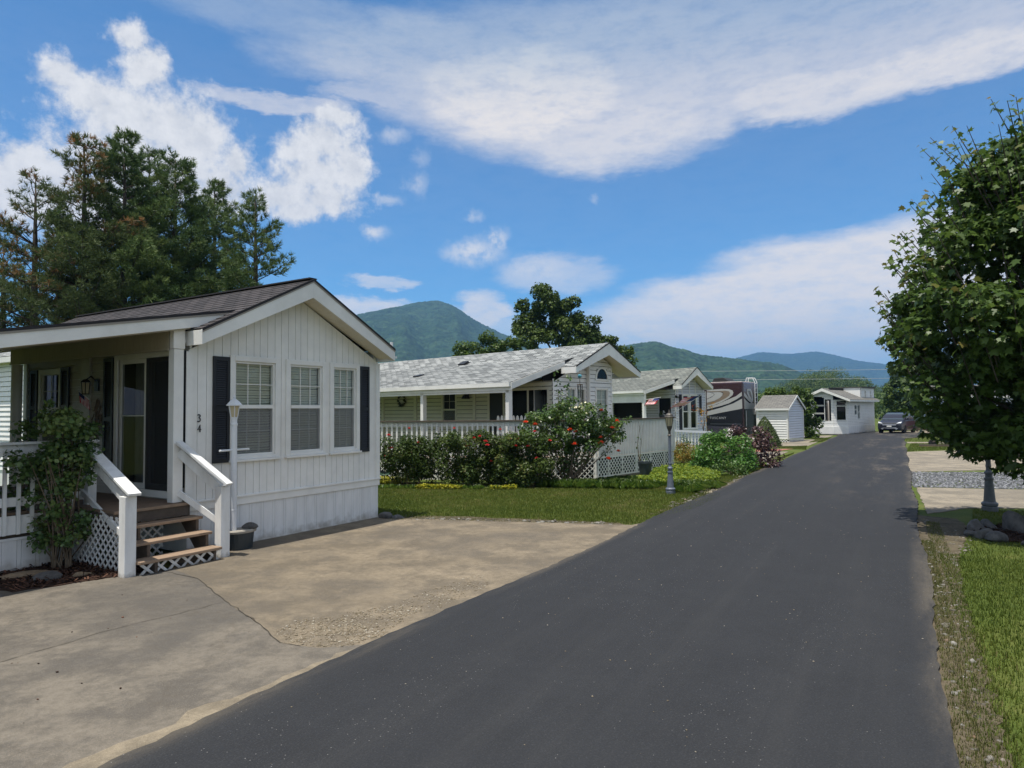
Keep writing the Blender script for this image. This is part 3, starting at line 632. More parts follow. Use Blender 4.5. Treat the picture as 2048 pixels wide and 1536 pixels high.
def roof_slope(mb,A,B,C,D,course=.14,lip=.010,mi=0,vref=None):
    """shingled plane, A-B the eave, D-C the ridge; laid in overlapping courses"""
    A,B,C,D=map(Vector,(A,B,C,D)); nrm=(B-A).cross(D-A).normalized()
    if nrm.z<0: nrm=-nrm
    al=(B-A).normalized(); upv=(D-A)-al*(D-A).dot(al); H=upv.length; upn=upv.normalized(); n=max(2,int(H/course))
    for i in range(n):
        t0,t1=i/n,(i+1)/n
        p=[A+(D-A)*t0,B+(C-B)*t0,B+(C-B)*t1,A+(D-A)*t1]
        q=[p[0]+nrm*lip,p[1]+nrm*lip,p[2]+nrm*.001,p[3]+nrm*.001]
        uv=[((x-A).dot(al)+50,(x-A).dot(upn)+50) for x in p]
        mb.face(q,mi,uv); mb.face([p[0],p[1],q[1],q[0]],mi,[uv[0],uv[1],uv[1],uv[0]])
def lattice(mb,W,x0,x1,z0,z1,sp=.10,w=.032,o=0,th=.008,mi=0):
    """crossed diagonal laths clipped to a rectangle"""
    for k,(sx) in enumerate((1,-1)):
        lo=x0-(z1-z0); c=lo-((lo)%sp)
        off=o+k*th
        while c<x1+(z1-z0):
            # centre line x = c + sx*(z-z0) (or mirrored)
            pts=[]
            f=(lambda z:c+(z-z0)) if sx==1 else (lambda z:c+(z1-z))
            for zz in (z0,z1): pts.append((f(zz),zz))
            (xa,za),(xb,zb)=pts
            # clip in x
            def clip(xa,za,xb,zb,X,keep_gt):
                ia=(xa>=X) if keep_gt else (xa<=X); ib=(xb>=X) if keep_gt else (xb<=X)
                if ia and ib: return xa,za,xb,zb
                if not ia and not ib: return None
                t=(X-xa)/(xb-xa); xm,zm=X,za+(zb-za)*t
                return (xa,za,xm,zm) if ia else (xm,zm,xb,zb)
            r=clip(xa,za,xb,zb,x0,True)
            if r: r=clip(*r,x1,False)
            if r and abs(r[3]-r[1])>.01:
                xa,za,xb,zb=r; dx,dz=(xb-xa),(zb-za); l=math.hypot(dx,dz); nx,nz=-dz/l*w/2,dx/l*w/2
                cl=lambda u,v:(min(max(u,x0),x1),min(max(v,z0),z1))
                quad=[cl(xa-nx,za-nz),cl(xb-nx,zb-nz),cl(xb+nx,zb+nz),cl(xa+nx,za+nz)]
                mb.extr([W.p(u,v,off) for u,v in quad],W.n*th,mi)
            c+=sp
def us_flag(name,label,root,tip,top_len,drop,n=14,parent_group=None,wave=.05,rot=0,down=(0,0,-1),cat='flag'):
    """flag on a slanted staff: staff from root to tip, cloth hanging from the outer part of the staff"""
    t=thing(name,label,cat,root,0,parent_group)
    root=Vector(root); tip=Vector(tip); d=(tip-root); L_=d.length; d.normalize()
    mb=MB(); mb.tube([(0,0,0),tuple(d*L_)],.011,6); mb.build('staff',M['metalwhite'],t)
    dn=Vector(down).normalized(); side=d.cross(dn).normalized()
    nx,ny=n,26; V=[];F=[];mi=[]
    a0=L_-top_len
    for i in range(nx+1):
        for j in range(ny+1):
            u=i/nx; v=j/ny
            p=d*(L_-u*top_len-.02)+dn*(v*drop)+side*(wave*math.sin(u*9+v*4)*v+.6*wave*math.sin(v*11+u*3)*v)-d*(v*drop*.15)
            V.append(p)
    for i in range(nx):
        for j in range(ny):
            a=i*(ny+1)+j; F.append((a,a+1,a+ny+2,a+ny+1))
            stripe=int((i/nx)*13); canton=(j/ny<.4 and i/nx<.54)
            mi.append(2 if canton else (0 if stripe%2==0 else 1))
    np_mesh('cloth',np.array(V),np.array(F),[M['flagred'],M['flagwhite'],M['flagblue']],t,mat_idx=mi,smooth=True)
    return t
for k,cx in (('flagred',(.55,.03,.045)),('flagwhite',(.78,.76,.74)),('flagblue',(.03,.045,.16))): M[k]=mat(k+'_cloth',cx,.8)

# ------------------------------------------------------------------ home 34, nearest, white with brown roof
H1=thing('mobile_home','white gabled home numbered 34 with black shutters and brown roof','mobile home',(-2.64,13.14,0),az_rot(32))
FW=Wall((0,0),(1,0),(0,-1))            # front wall: x runs -3.96..0
PX,PZ=-1.95,4.31                       # ridge
def ztop(x): return PZ-.30-.51*abs(x-PX)     # under side of the rake
holes=[(-3.20,-2.44,1.38,2.87),(-2.14,-1.43,1.38,2.87),(-1.17,-.60,1.38,2.87)]
b=MB()
boards(b,FW,-3.96,0,.76,lambda x:ztop(x),(.145,.145,.115,.145,.145,.13),holes=holes)
b.build('front_wall',M['white'],H1)
b=MB()                                   # backing behind the boards, cut round the windows
xs=sorted({-3.955,-.005,PX}|{h for q in holes for h in q[:2]})
for a,c in zip(xs,xs[1:]):
    hh=[h for h in holes if h[0]<c-1e-4 and h[1]>a+1e-4]
    zs=[(.05,hh[0][2]),(hh[0][3],None)] if hh else [(.05,None)]
    for z0,z1 in zs: b.extr([(a,0,z0),(c,0,z0),(c,0,z1 or ztop(c)),(a,0,z1 or ztop(a))],(0,.05,0))
b.build('wall_lining',M['white'],H1)
b=MB(); boards(b,FW,-3.96,0,.03,lambda x:.63,(.17,.05,.17,.05),gap=.004,th=.010); FW.box(b,-3.96,.012,0,.03,.0,.03); b.build('skirting',M['skirt'],H1)
b=MB(); FW.box(b,-3.97,.022,0,.035,.632,.745); FW.box(b,-3.97,.03,0,.055,.746,.775); b.build('belt_trim',M['white'],H1,bevel=.004)
for x0,x1 in ((-4.0,-3.90),(-.07,.03)):
    b=MB(); FW.box(b,x0,x1,.017,.034,.776,min(ztop(x0),ztop(x1))-.004); b.build('corner_trim',M['white'],H1)
SW=Wall((-3.96,0),(0,1),(-1,0))        # porch side wall, x = distance back from the front
sholes=[(.28,1.88,.90,2.92),(3.80,4.48,1.55,2.80)]
b=MB(); lap(b,SW,.78,3.26,lambda z:(.0,5.1),.125,.014,sholes)
b.build('side_wall',M['porch_siding_shaded'],H1)
b=MB(); SW.box(b,0,5.15,-.06,-.05,.02,.78); SW.box(b,0,.28,-.06,-.03,.78,3.2);SW.box(b,1.88,3.8,-.06,-.03,.78,3.2);SW.box(b,4.48,5.15,-.06,-.03,.78,3.2); SW.box(b,.28,1.88,-.06,-.03,2.92,3.2); SW.box(b,3.8,4.48,-.06,-.03,.78,1.55); SW.box(b,3.8,4.48,-.06,-.03,2.8,3.2)
b.box(-.06,0,.05,7.2,.02,3.2); b.box(-2.34,-.06,7.14,7.2,.02,3.2); b.box(-3.9,-2.4,5.09,5.15,.02,3.25); b.box(-2.4,-2.34,5.09,7.2,.02,3.25); b.extr([(-2.4,7.14,3.25),(-.06,7.14,3.25),(-.06,7.14,3.3),(PX,7.14,4.2),(-2.4,7.14,4.0)],(0,.06,0)); b.build('outer_walls',M['white'],H1)
b=MB(); b.box(-2.3,-.1,.12,7.1,.70,.72); b.box(-3.85,-2.3,.12,5.05,.70,.72); b.box(-3.85,-.1,3.0,3.02,.72,3.05); b.build('room_floor',M['room'],H1)
ra=.06
b=MB()
for x in (-4.0,.10): pass
E1,E2=-3.99,.08; ze=PZ-.51*(PX-E1)
roof_slope(b,(E1,-.36,ze),(E1,7.5,ze),(PX,7.5,PZ),(PX,-.36,PZ)); roof_slope(b,(E2,7.5,ze),(E2,-.36,ze),(PX,-.36,PZ),(PX,7.5,PZ))
rf=b.build('roof',M['shingle_brown'],H1)
b=MB(); b.beam((PX,-.375,PZ+.014),(PX,7.5,PZ+.014),.16,.022); b.build('ridge_cap',M['edge'],rf)
# barge boards with an upright cut at the ridge
b=MB(); fh=.27
for E in (E1,E2): b.extr([(E,-.385,ze-.012),(PX,-.385,PZ-.012),(PX,-.385,PZ-.012-fh*1.12),(E,-.385,ze-.012-fh*.80)],(0,.026,0))
b.box(E1-.001,E1+.024,-.359,.55,ze-.012-fh*.8,ze-.014); b.box(E2-.024,E2+.001,-.359,7.45,ze-.012-fh*.8,ze-.014)
b.build('barge_board',M['white'],H1,bevel=.003)
b=MB()
for E in (E1,E2): b.extr([(E,-.40,ze+.010),(PX,-.40,PZ+.010),(PX,-.40,PZ-.03),(E,-.40,ze-.03)],(0,.014,0),1)
for E in (E1,E2): b.extr([(E,-.394,ze-.028),(PX,-.394,PZ-.028),(PX,-.394,PZ-.055),(E,-.394,ze-.055)],(0,.008,0),0)
b.build('drip_edge',[M['dripedge'],M['edge']],H1)
b=MB()
for E,sg in ((E1,1),(E2,-1)):
    n=26
    for i in range(n):   # soffit planks between barge board and wall
        t0,t1=i/n,(i+.94)/n; f=lambda t:(E+(PX-E)*t,ze-.2+(PZ-ze-.09)*t)
        (xa,za),(xb,zb)=f(t0),f(t1); b.extr([(xa,-.358,za),(xb,-.358,zb),(xb,-.358,zb+.02),(xa,-.358,za+.02)],(0,.36,0))
b.build('soffit',M['soffit'],H1)
b=MB()
for E,sg in ((E1,1),(E2,-1)): b.extr([(E-.02*sg,0,ze-.19),(PX,0,PZ-.29),(PX,0,PZ-.02),(E,0,ze-.02)],(0,.04,0))
b.build('roof_deck',M['white'],rf)
for (x0,x1) in ((-3.20,-2.44),(-2.14,-1.43),(-1.17,-.60)):
    window(H1,FW,x0,x1,1.38,2.87,trim=.085,proud=.042,rail=2.155,grid=(3,2),lower_grid=True)
shutter(H1,FW,-3.575,-3.295,1.30,2.92); shutter(H1,FW,-.505,-.265,1.30,2.925)
def numeral(ch,par,W,x,z,h,m):
    o=MB(); s=h/2
    P={'3':[[(-.5,.8),(-.1,1.0),(.35,.85),(.4,.5),(-.05,.1),(.4,-.15),(.5,-.6),(.15,-.95),(-.3,-1.0),(-.55,-.8)]],
       '4':[[(.28,-1.05),(.28,.95),(-.6,-.35),(.65,-.35)]]}[ch]
    for st in P: o.tube([W.p(x+a*s*.8,z+c*s,.030) for a,c in st],.0085,6)
    return o.build('house_number',m,par)
numeral('3',H1,FW,-3.795,1.985,.105,M['black_paint']); numeral('4',H1,FW,-3.79,1.835,.105,M['black_paint'])
# sliding door with a pale fixed frame and a dark screen leaf
b=MB(); SW.box(b,.20,.28,0,.03,.82,3.0); SW.box(b,1.88,1.97,0,.03,.82,3.0); SW.box(b,.28,1.88,0,.03,2.92,3.0); SW.box(b,.20,1.97,0,.05,.80,.90)
dr=b.build('sliding_door',M['white'],H1,bevel=.003)
b=MB(); 
for x0,x1 in ((1.08,1.86),(.30,1.08)):
    SW.box(b,x0,x0+.06,-.05,.0,.905,2.915); SW.box(b,x1-.06,x1,-.05,0,.905,2.915); SW.box(b,x0+.06,x1-.06,-.05,0,2.85,2.915); SW.box(b,x0+.06,x1-.06,-.05,0,.905,.99)
SW.box(b,1.14,1.80,-.03,.004,2.02,2.035); b.build('door_frame',M['white'],dr)
b=MB(); SW.face(b,[(1.14,.99,-.02),(1.80,.99,-.02),(1.80,2.85,-.02),(1.14,2.85,-.02)]); b.build('pane',M['pane_dark'],dr)
b=MB(); SW.face(b,[(.30,.90,.006),(1.08,.90,.006),(1.08,2.915,.006),(.30,2.915,.006)]); b.build('screen_leaf',M['darkscreen'],dr)
b=MB(); 
for i in range(9):
    x=1.12+.03*i*2.2; SW.face(b,[(x,.95,-.16-.02*(i%2)),(x+.066,.95,-.16-.02*((i+1)%2)),(x+.066,2.88,-.16-.02*((i+1)%2)),(x,2.88,-.16-.02*(i%2))])
b.build('curtain',M['curtain'],dr)
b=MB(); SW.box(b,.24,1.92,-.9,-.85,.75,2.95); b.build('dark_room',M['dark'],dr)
shutter(H1,SW,1.985,2.27,.98,2.97); shutter(H1,SW,.02,.19,.98,2.97)
b=MB(); SW.box(b,2.72,3.02,.0,.04,.80,3.0); b.build('trim_board',M['porch_siding_shaded'],H1)
window(H1,SW,3.80,4.48,1.55,2.80,trim=.07,rail=2.15,grid=(2,2),blind=None,pane='pane_dark')
shutter(H1,SW,4.57,4.84,1.5,2.87); shutter(H1,SW,3.42,3.71,1.5,2.88)
b=MB(); SW.box(b,4.98,5.10,.016,.04,.8,3.0); b.build('corner_trim',M['white'],H1)
# porch roof: low lean-to joined to the main slope
b=MB(); sl=.196
za=lambda x:3.62+(x+3.39)*sl
xl=-9.6  # roof carried out of view to the left to deepen the porch shade
roof_slope(b,(xl,-.12,za(xl)),(xl,7.4,za(xl)),(-3.1,7.4,za(-3.1)),(-3.1,-.12,za(-3.1)))
pr=b.build('porch_roof',M['shingle_brown'],H1)
b=MB(); b.extr([(xl,-.145,za(xl)-.012),(-3.36,-.145,za(-3.36)-.012),(-3.36,-.145,za(-3.36)-.03),(-3.6,-.145,za(-3.6)-.20),(xl,-.145,za(xl)-.235)],(0,.026,0))
b.box(xl,xl+.025,-.119,7.4,za(xl)-.235,za(xl)-.012); b.build('porch_fascia',M['white'],pr,bevel=.003)
b=MB(); b.extr([(xl,-.16,za(xl)+.010),(-3.3,-.16,za(-3.3)+.010),(-3.3,-.16,za(-3.3)-.028),(xl,-.16,za(xl)-.028)],(0,.014,0),1); b.extr([(xl,-.156,za(xl)-.026),(-3.36,-.156,za(-3.36)-.026),(-3.36,-.156,za(-3.36)-.055),(xl,-.156,za(xl)-.055)],(0,.010,0),0); b.build('drip_edge',[M['dripedge'],M['edge']],pr)
b=MB(); b.extr([(xl+.03,-.115,za(xl+.03)-.22),(-4.0,-.115,za(-4.0)-.22),(-4.0,-.115,za(-4.0)-.20),(xl+.03,-.115,za(xl+.03)-.20)],(0,7.4,0)); b.build('porch_ceiling',M['porch_tan_shaded'],pr)
b=MB(); b.box(-9.55,-9.50,.3,7.2,.0,2.35); b.build('added_shade_wall',M['porch_tan_shaded'],H1)  # unseen wall added beyond the left edge to keep light off the porch
b=MB(); b.box(-9.56,-9.44,.15,.27,0,2.3); b.build('porch_post',M['white'],H1)
# beam and posts
BW=Wall((-4.21,.06),(0,1),(-1,0))
b=MB(); b.box(-4.20,-4.09,.06,5.1,3.0,3.262); boards(b,BW,0,5.04,3.0,lambda x:3.255,(.09,.11,.08),gap=.005,th=.010); BW.box(b,-.0,5.04,.0,.022,2.965,2.998); b.build('porch_beam',M['porch_tan_shaded'],H1)
b=MB(); b.box(-4.19,-4.04,-.03,.11,.785,2.985); b.box(-4.205,-4.03,-.042,.058,2.987,3.28); b.build('porch_post',M['white'],H1,bevel=.006)
b=MB(); b.box(-4.20,-4.08,4.95,5.08,.785,2.964); b.build('porch_post',M['white'],H1,bevel=.006)
b=MB(); b.tube([(-4.30,4.62,.79),(-4.30,4.62,2.95)],.085,12); 
for z in np.arange(.9,2.95,.16): b.lathe([(.087,-.004),(.092,0),(.087,.004)],(-4.30,4.62,z),12)
b.build('downspout',M['white'],H1)
# soffit gable camera on the right eave
b=MB(); b.box(.09,.16,-.30,-.2,3.20,3.28); b.tube([(.07,-.25,3.3),(.13,-.25,3.31),(.13,-.25,3.42)],.03,8); b.box(.06,.2,-.33,-.18,3.10,3.14); tag(b.build('security_camera',M['lampwhite'],None),'small white floodlight camera under the right eave corner','camera'); o=bpy.data.objects['security_camera']; o.location=H1.location; o.rotation_euler=H1.rotation_euler

# porch lantern, door swag, small flag, all hung on the side wall
def on_h1(name,label,cat,mats,builder,group=None):
    b=MB(); builder(b); o=b.build(name,mats); o.location=H1.location; o.rotation_euler=H1.rotation_euler; return tag(o,label,cat,group)
t=thing('wall_lantern','black twin-arm wall lantern beside the shaded sliding door','lantern',H1.location,H1.rotation_euler.z)
b=MB(); SW.box(b,2.44,2.56,.014,.04,2.44,2.64); b.tube([SW.p(2.5,2.6,.04),SW.p(2.5,2.68,.12),SW.p(2.5,2.62,.2)],.012,6); b.build('bracket',M['blackmetal'],t)
b=MB()
for z,r in ((2.38,.06),(2.58,.075)): b.lathe([(r,0),(r,.015),(r*.4,.05 if z>2.5 else .016)],SW.p(2.5,z,.2),6)
for k in range(6): a=k*PI/3; q=SW.p(2.5,2.39,.2); b.tube([(q[0]+.052*math.cos(a),q[1]+.052*math.sin(a),2.39),(q[0]+.07*math.cos(a),q[1]+.07*math.sin(a),2.58)],.006,4)
b.build('cage',M['blackmetal'],t)
b=MB(); b.lathe([(.045,0),(.06,.18)],SW.p(2.5,2.39,.2),6); b.build('lamp_glass',M['lampglass'],t)
us_flag('porch_flag','small limp striped flag hung by the wall lantern',H1.matrix_basis@Vector(SW.p(2.70,2.30,.045)),H1.matrix_basis@Vector(SW.p(2.76,2.46,.20)),.20,.17,wave=.015)
def swag(b):
    for k in range(60):
        a=random.uniform(0,2*PI); z=random.uniform(1.75,2.33); wd=.12*math.sin((z-1.7)/.66*PI)+.02; x=2.42+random.uniform(-wd,wd)
        b.beam(SW.p(x,z,.04),SW.p(x+random.uniform(-.05,.05),z-random.uniform(.08,.2),.05+random.uniform(0,.04)),.02,.008)
on_h1('door_swag','dried brown swag hanging under the wall lantern','swag',M['paletwig'],swag)

# deck of home 34
DK=thing('porch_deck','white railed porch deck with panelled skirting left of the steps','deck',(-2.64,13.14,0),az_rot(32))
b=MB()
for i in range(30):
    y=1.02+i*.14
    if y<5.0: b.box(-7.4,-3.98,y,y+.134,.745,.78)
for i in range(8): b.box(-5.02,-3.98,-.10+i*.14,-.10+i*.14+.134,.745,.78)
b.build('deck_floor',M['deckwood'],DK)
DF=Wall((0,1.0),(1,0),(0,-1))
b=MB(); DF.box(b,-7.4,-4.86,0,.035,.50,.742); b.build('rim_board',M['whitewood'],DK)
b=MB(); boards(b,DF,-7.4,-4.86,.0,lambda x:.42,(.17,.05),gap=.004,th=.012); DF.box(b,-7.4,-4.86,.0,.028,.422,.455); b.build('skirting',M['skirt'],DK)
b=MB(); 
x=-7.3
while x<-4.95: DF.box(b,x,x+.04,.036,.072,.50,1.60); x+=.158
b.build('baluster_panel',M['whitewood'],DK)
b=MB(); DF.box(b,-7.4,-4.72,-.03,.10,1.665,1.70); DF.box(b,-7.4,-4.84,.0,.035,1.52,1.662); DF.box(b,-7.4,-4.84,.0,.035,.86,.98); b.build('handrail',M['whitewood'],DK,bevel=.004)
b=MB(); b.box(-4.86,-4.74,.93,1.05,.0,1.66); b.build('rail_post',M['whitewood'],DK,bevel=.005)
b=MB(); b.box(-7.4,-4.0,1.05,1.10,.3,.742); b.box(-5.03,-3.99,-.105,-.07,.60,.742); b.box(-5.03,-4.99,-.07,1.0,.6,.742); b.build('joist',M['stringer'],DK)

# steps
ST=thing('porch_steps','four brown wooden steps between white newel posts and sloping rails','steps',(-2.64,13.14,0),az_rot(32))
for k in range(4):
    z=.195*(k+1); y=-.76+.225*k
    if k<3:
        b=MB(); b.box(-5.04,-3.90,y,y+.135,z-.036,z); b.box(-5.04,-3.90,y+.141,y+.272,z-.036,z-.001); b.build('tread',M['treadwood'],ST,bevel=.004)
b=MB(); b.box(-5.04,-3.90,-.135,-.10,.742,.781); b.build('tread',M['treadwood'],ST,bevel=.004)
for x in (-4.82,-3.99):
    b=MB(); b.extr([(x,-.70,0),(x,-.70,.155),(x,-.52,.155),(x,-.52,.35),(x,-.29,.35),(x,-.29,.545),(x,-.07,.545),(x,-.07,.74),(x,.1,.74),(x,.1,.5),(x,-.40,0)],(.038,0,0)); b.build('stringer',M['stringer'],ST)
for i,(x,y,z) in enumerate(((-4.80,-.62,.08),(-4.80,-.40,.27),(-4.80,-.17,.46))):
    b=MB(); b.box(x+.03,x+.09,y,y+.05,z,z+.08+.0); b.build('riser_block',M['whitewood'],ST)
for x0 in (-5.185,-3.855):
    b=MB(); b.box(x0,x0+.145,-.66,-.515,0,1.02); b.build('newel_post',M['whitewood'],ST,bevel=.006)
for xc,ztop_ in ((-5.11,1.72),(-3.78,1.72)):
    yt=1.0 if xc<-5 else -.03
    zt_=1.66 if xc<-5 else 1.62
    x2=-4.90 if xc<-5 else -4.10
    b=MB(); b.beam((xc,-.74,1.045),(x2,yt,zt_+.02),.155,.036); b.build('handrail',M['whitewood'],ST,bevel=.005)
    b=MB(); b.beam((xc,-.52,1.00-.03),(x2,yt,zt_-.12),.038,.12); b.build('under_rail',M['whitewood'],ST)
    b=MB(); b.beam((xc,-.52,.50),(x2,yt,zt_-.70),.036,.085); b.build('mid_rail',M['whitewood'],ST,bevel=.004)
b=MB(); lattice(b,Wall((0,-.67),(1,0),(0,-1)),-5.03,-3.87,.0,.158,sp=.185,w=.045,o=.0,th=.012); b.build('front_lattice',M['whitewood'],ST)
b=MB(); lattice(b,Wall((-5.05,0),(0,1),(-1,0)),-.50,.98,.0,.72,sp=.13,w=.036); b.build('side_lattice',M['whitewood'],ST)
b=MB(); lattice(b,Wall((-3.93,.3),(1,0),(0,-1)),-.9,-.2,.0,.72,sp=.13,w=.036); b.build('inner_lattice',M['whitewood'],ST)

# patio chair on the deck (black wire)
def wire_chair(name,label,loc,rz):
    t=thing(name,label,'chair',loc,rz)
    b=MB()
    for sx in (-.22,.22):
        b.tube([(sx,-.22,0),(sx,-.2,.42),(sx*1.05,-.2,.64),(sx*1.05,.2,.64)],.012,6); b.tube([(sx,.24,0),(sx,.2,.42),(sx*.9,.28,.92)],.012,6)
    b.build('frame',M['blackmetal'],t)
    b=MB(); b.tube([(-.2,.28,.92),(-.12,.3,1.0),(0,.31,1.03),(.12,.3,1.0),(.2,.28,.92)],.012,6)
    for i in range(9): x=-.19+.0475*i; b.tube([(x,.2,.45),(x*.9,.28,.94)],.005,4)
    for z in np.linspace(.5,.92,8): y=.2+(z-.42)*.16; b.tube([(-.2,y,z),(.2,y,z)],.004,4)
    b.build('backrest',M['blackmetal'],t)
    b=MB(); b.tube([(-.22,-.2,.43),(.22,-.2,.43),(.22,.2,.43),(-.22,.2,.43),(-.22,-.2,.43)],.012,6)
    for i in range(10): x=-.2+.0445*i; b.tube([(x,-.2,.43),(x,.2,.43)],.004,4); b.tube([(-.2,x*.95,.431),(.2,x*.95,.431)],.004,4)
    b.build('seat',M['blackmetal'],t)
    return t
wire_chair('patio_chair','black wire patio chair behind the porch railing',H1.matrix_basis@Vector((-6.1,1.9,.78)),az_rot(32)+2.6)

# white lamp post in a dark pot against the front wall
LP=thing('lamp_post','slim white lamp post with crossbar standing in a dark planter','lamp post',H1.matrix_basis@Vector((-3.40,-.30,0)),az_rot(32))
b=MB(); b.lathe([(.047,.05),(.047,.60),(.050,.602),(.050,.61),(.047,.615),(.046,1.2),(.049,1.205),(.049,1.215),(.046,1.22),(.045,1.86),(.052,1.87),(.052,1.90),(.044,1.91),(.044,1.95)],n=20); b.build('post',M['lampwhite'],LP,smooth=False)
b=MB(); b.tube([(-.24,0,1.50),(.26,0,1.505)],.016,10); b.lathe([(.018,0),(.018,.03)],(.25,0,1.49),8); b.build('crossbar',M['lampwhite'],LP)
b=MB(); b.lathe([(.045,1.95),(.05,1.985),(.05,1.995)],n=8)
for k in range(6): a=k*PI/3; b.tube([(.052*math.cos(a),.052*math.sin(a),1.99),(.082*math.cos(a),.082*math.sin(a),2.17)],.007,5)
b.lathe([(.125,2.165),(.125,2.18),(.07,2.235),(.03,2.265),(.012,2.275),(.02,2.29),(.012,2.31),(.004,2.34)],n=6); b.build('lantern_head',M['lampwhite'],LP)
b=MB(); b.lathe([(.046,1.996),(.072,2.165)],n=6); b.build('lamp_glass',M['lampglass'],LP)
PP=thing('planter_pot','dark oval planter pot holding the white lamp post','planter',H1.matrix_basis@Vector((-3.28,-.31,0)),az_rot(32))
def oval(b,prof,sx,sy,n=20,mi=0):
    k=len(b.v); b.lathe(prof,n=n,mi=mi)
    for i in range(k,len(b.v)): x,y,z=b.v[i]; b.v[i]=(x*sx,y*sy,z)
b=MB(); oval(b,[(.15,0),(.175,.28),(.165,.28),(.15,.06)],1.25,.85); b.build('pot_body',M['potdark'],PP)
b=MB(); oval(b,[(.165,.262),(.20,.262),(.205,.29),(.195,.305),(.165,.305)],1.25,.85); b.build('pot_rim',M['potrim'],PP)
b=MB(); oval(b,[(.0,.26),(.166,.27)],1.25,.85); b.build('pot_soil',M['soil'],PP)
def rock(name,label,loc,size,seed,m,group=None,cat='rock',rz=0):
    r=np.random.default_rng(seed); import bmesh
    bm=bmesh.new(); bmesh.ops.create_icosphere(bm,subdivisions=3,radius=1)
    ks=r.normal(size=(9,3)); ks/=np.linalg.norm(ks,axis=1)[:,None]; off=r.uniform(.55,.9,9)
    for v in bm.verts:
        p=np.array(v.co); 
        for k,o_ in zip(ks,off):
            d=p@k
            if d>o_: p=p-k*(d-o_)*.85
        p=p*(1+r.normal()*.015); v.co=(p[0]*size[0],p[1]*size[1],p[2]*size[2]+size[2]*.45)
    me=bpy.data.meshes.new(name); bm.to_mesh(me); bm.free(); me.materials.append(m)
    o=bpy.data.objects.new(name,me); COL.objects.link(o); o.location=loc; o.rotation_euler=(0,0,rz); return tag(o,label,cat,group)
rock('rock','small mottled rock lying on the soil of the lamp planter',H1.matrix_basis@Vector((-3.16,-.36,.285)),(.13,.09,.075),5,M['rock'])
rock('rock','flat tan slab of stone in the mulch below the porch skirting',(-6.15,8.5,.0),(.38,.15,.07),8,M['rocktan'],rz=.7)
rock('rock','gray rounded stone beside the rose stems in the mulch',(-5.75,8.35,.0),(.17,.13,.09),9,M['rock'],rz=.2)
rock('rock','round pale stone at the left end of the mulch bed',(-6.35,7.95,.0),(.16,.14,.1),10,M['rocktan'])
rock('rock','low brown stone in the mulch nearest the newel post',(-5.45,8.55,.0),(.15,.1,.06),14,M['rocktan'])
rock('rock','dark rock at the right foot of the skirting, by the lawn',(-2.45,13.0,-.02),(.16,.13,.11),12,M['rock'])
rock('rock','lumpy dark rock between wall corner and bare soil',(-2.2,12.95,-.03),(.14,.12,.08),13,M['rock'])

# ------------------------------------------------------------------ neighbour glimpsed past the left edge of home 34
H0=thing('mobile_home','pale lap-sided home glimpsed beyond the porch at the far left','mobile home',(-12.6,17.95,0),az_rot(32))
W0=Wall((0,0),(0,1),(-1,0)); b=MB(); lap(b,W0,.5,3.75,lambda z:(0,12),.14,.024); b.build('side_wall',M['siding'],H0)
b=MB(); b.box(0,4,.0,.03,.02,3.7); b.box(3.97,4,.03,12,.02,3.7); b.box(.02,3.97,11.97,12,.02,3.7); b.box(.03,.05,.03,11.97,.5,3.7); b.box(.0,.03,.03,11.97,.02,.5); b.extr([(0,0,3.7),(4,0,3.7),(2,0,4.7)],(0,.03,0)); b.build('front_wall',M['siding'],H0)
b=MB(); roof_slope(b,(-.30,-.3,3.68),(-.30,12.3,3.68),(2,12.3,4.83),(2,-.3,4.83)); roof_slope(b,(4.3,12.3,3.68),(4.3,-.3,3.68),(2,-.3,4.83),(2,12.3,4.83)); b.build('roof',M['shingle_pale'],H0)
b=MB(); b.box(-.30,-.28,-.3,12.3,3.52,3.67); b.box(-.28,-.0,-.3,12.3,3.53,3.55); b.build('fascia',M['white'],H0)

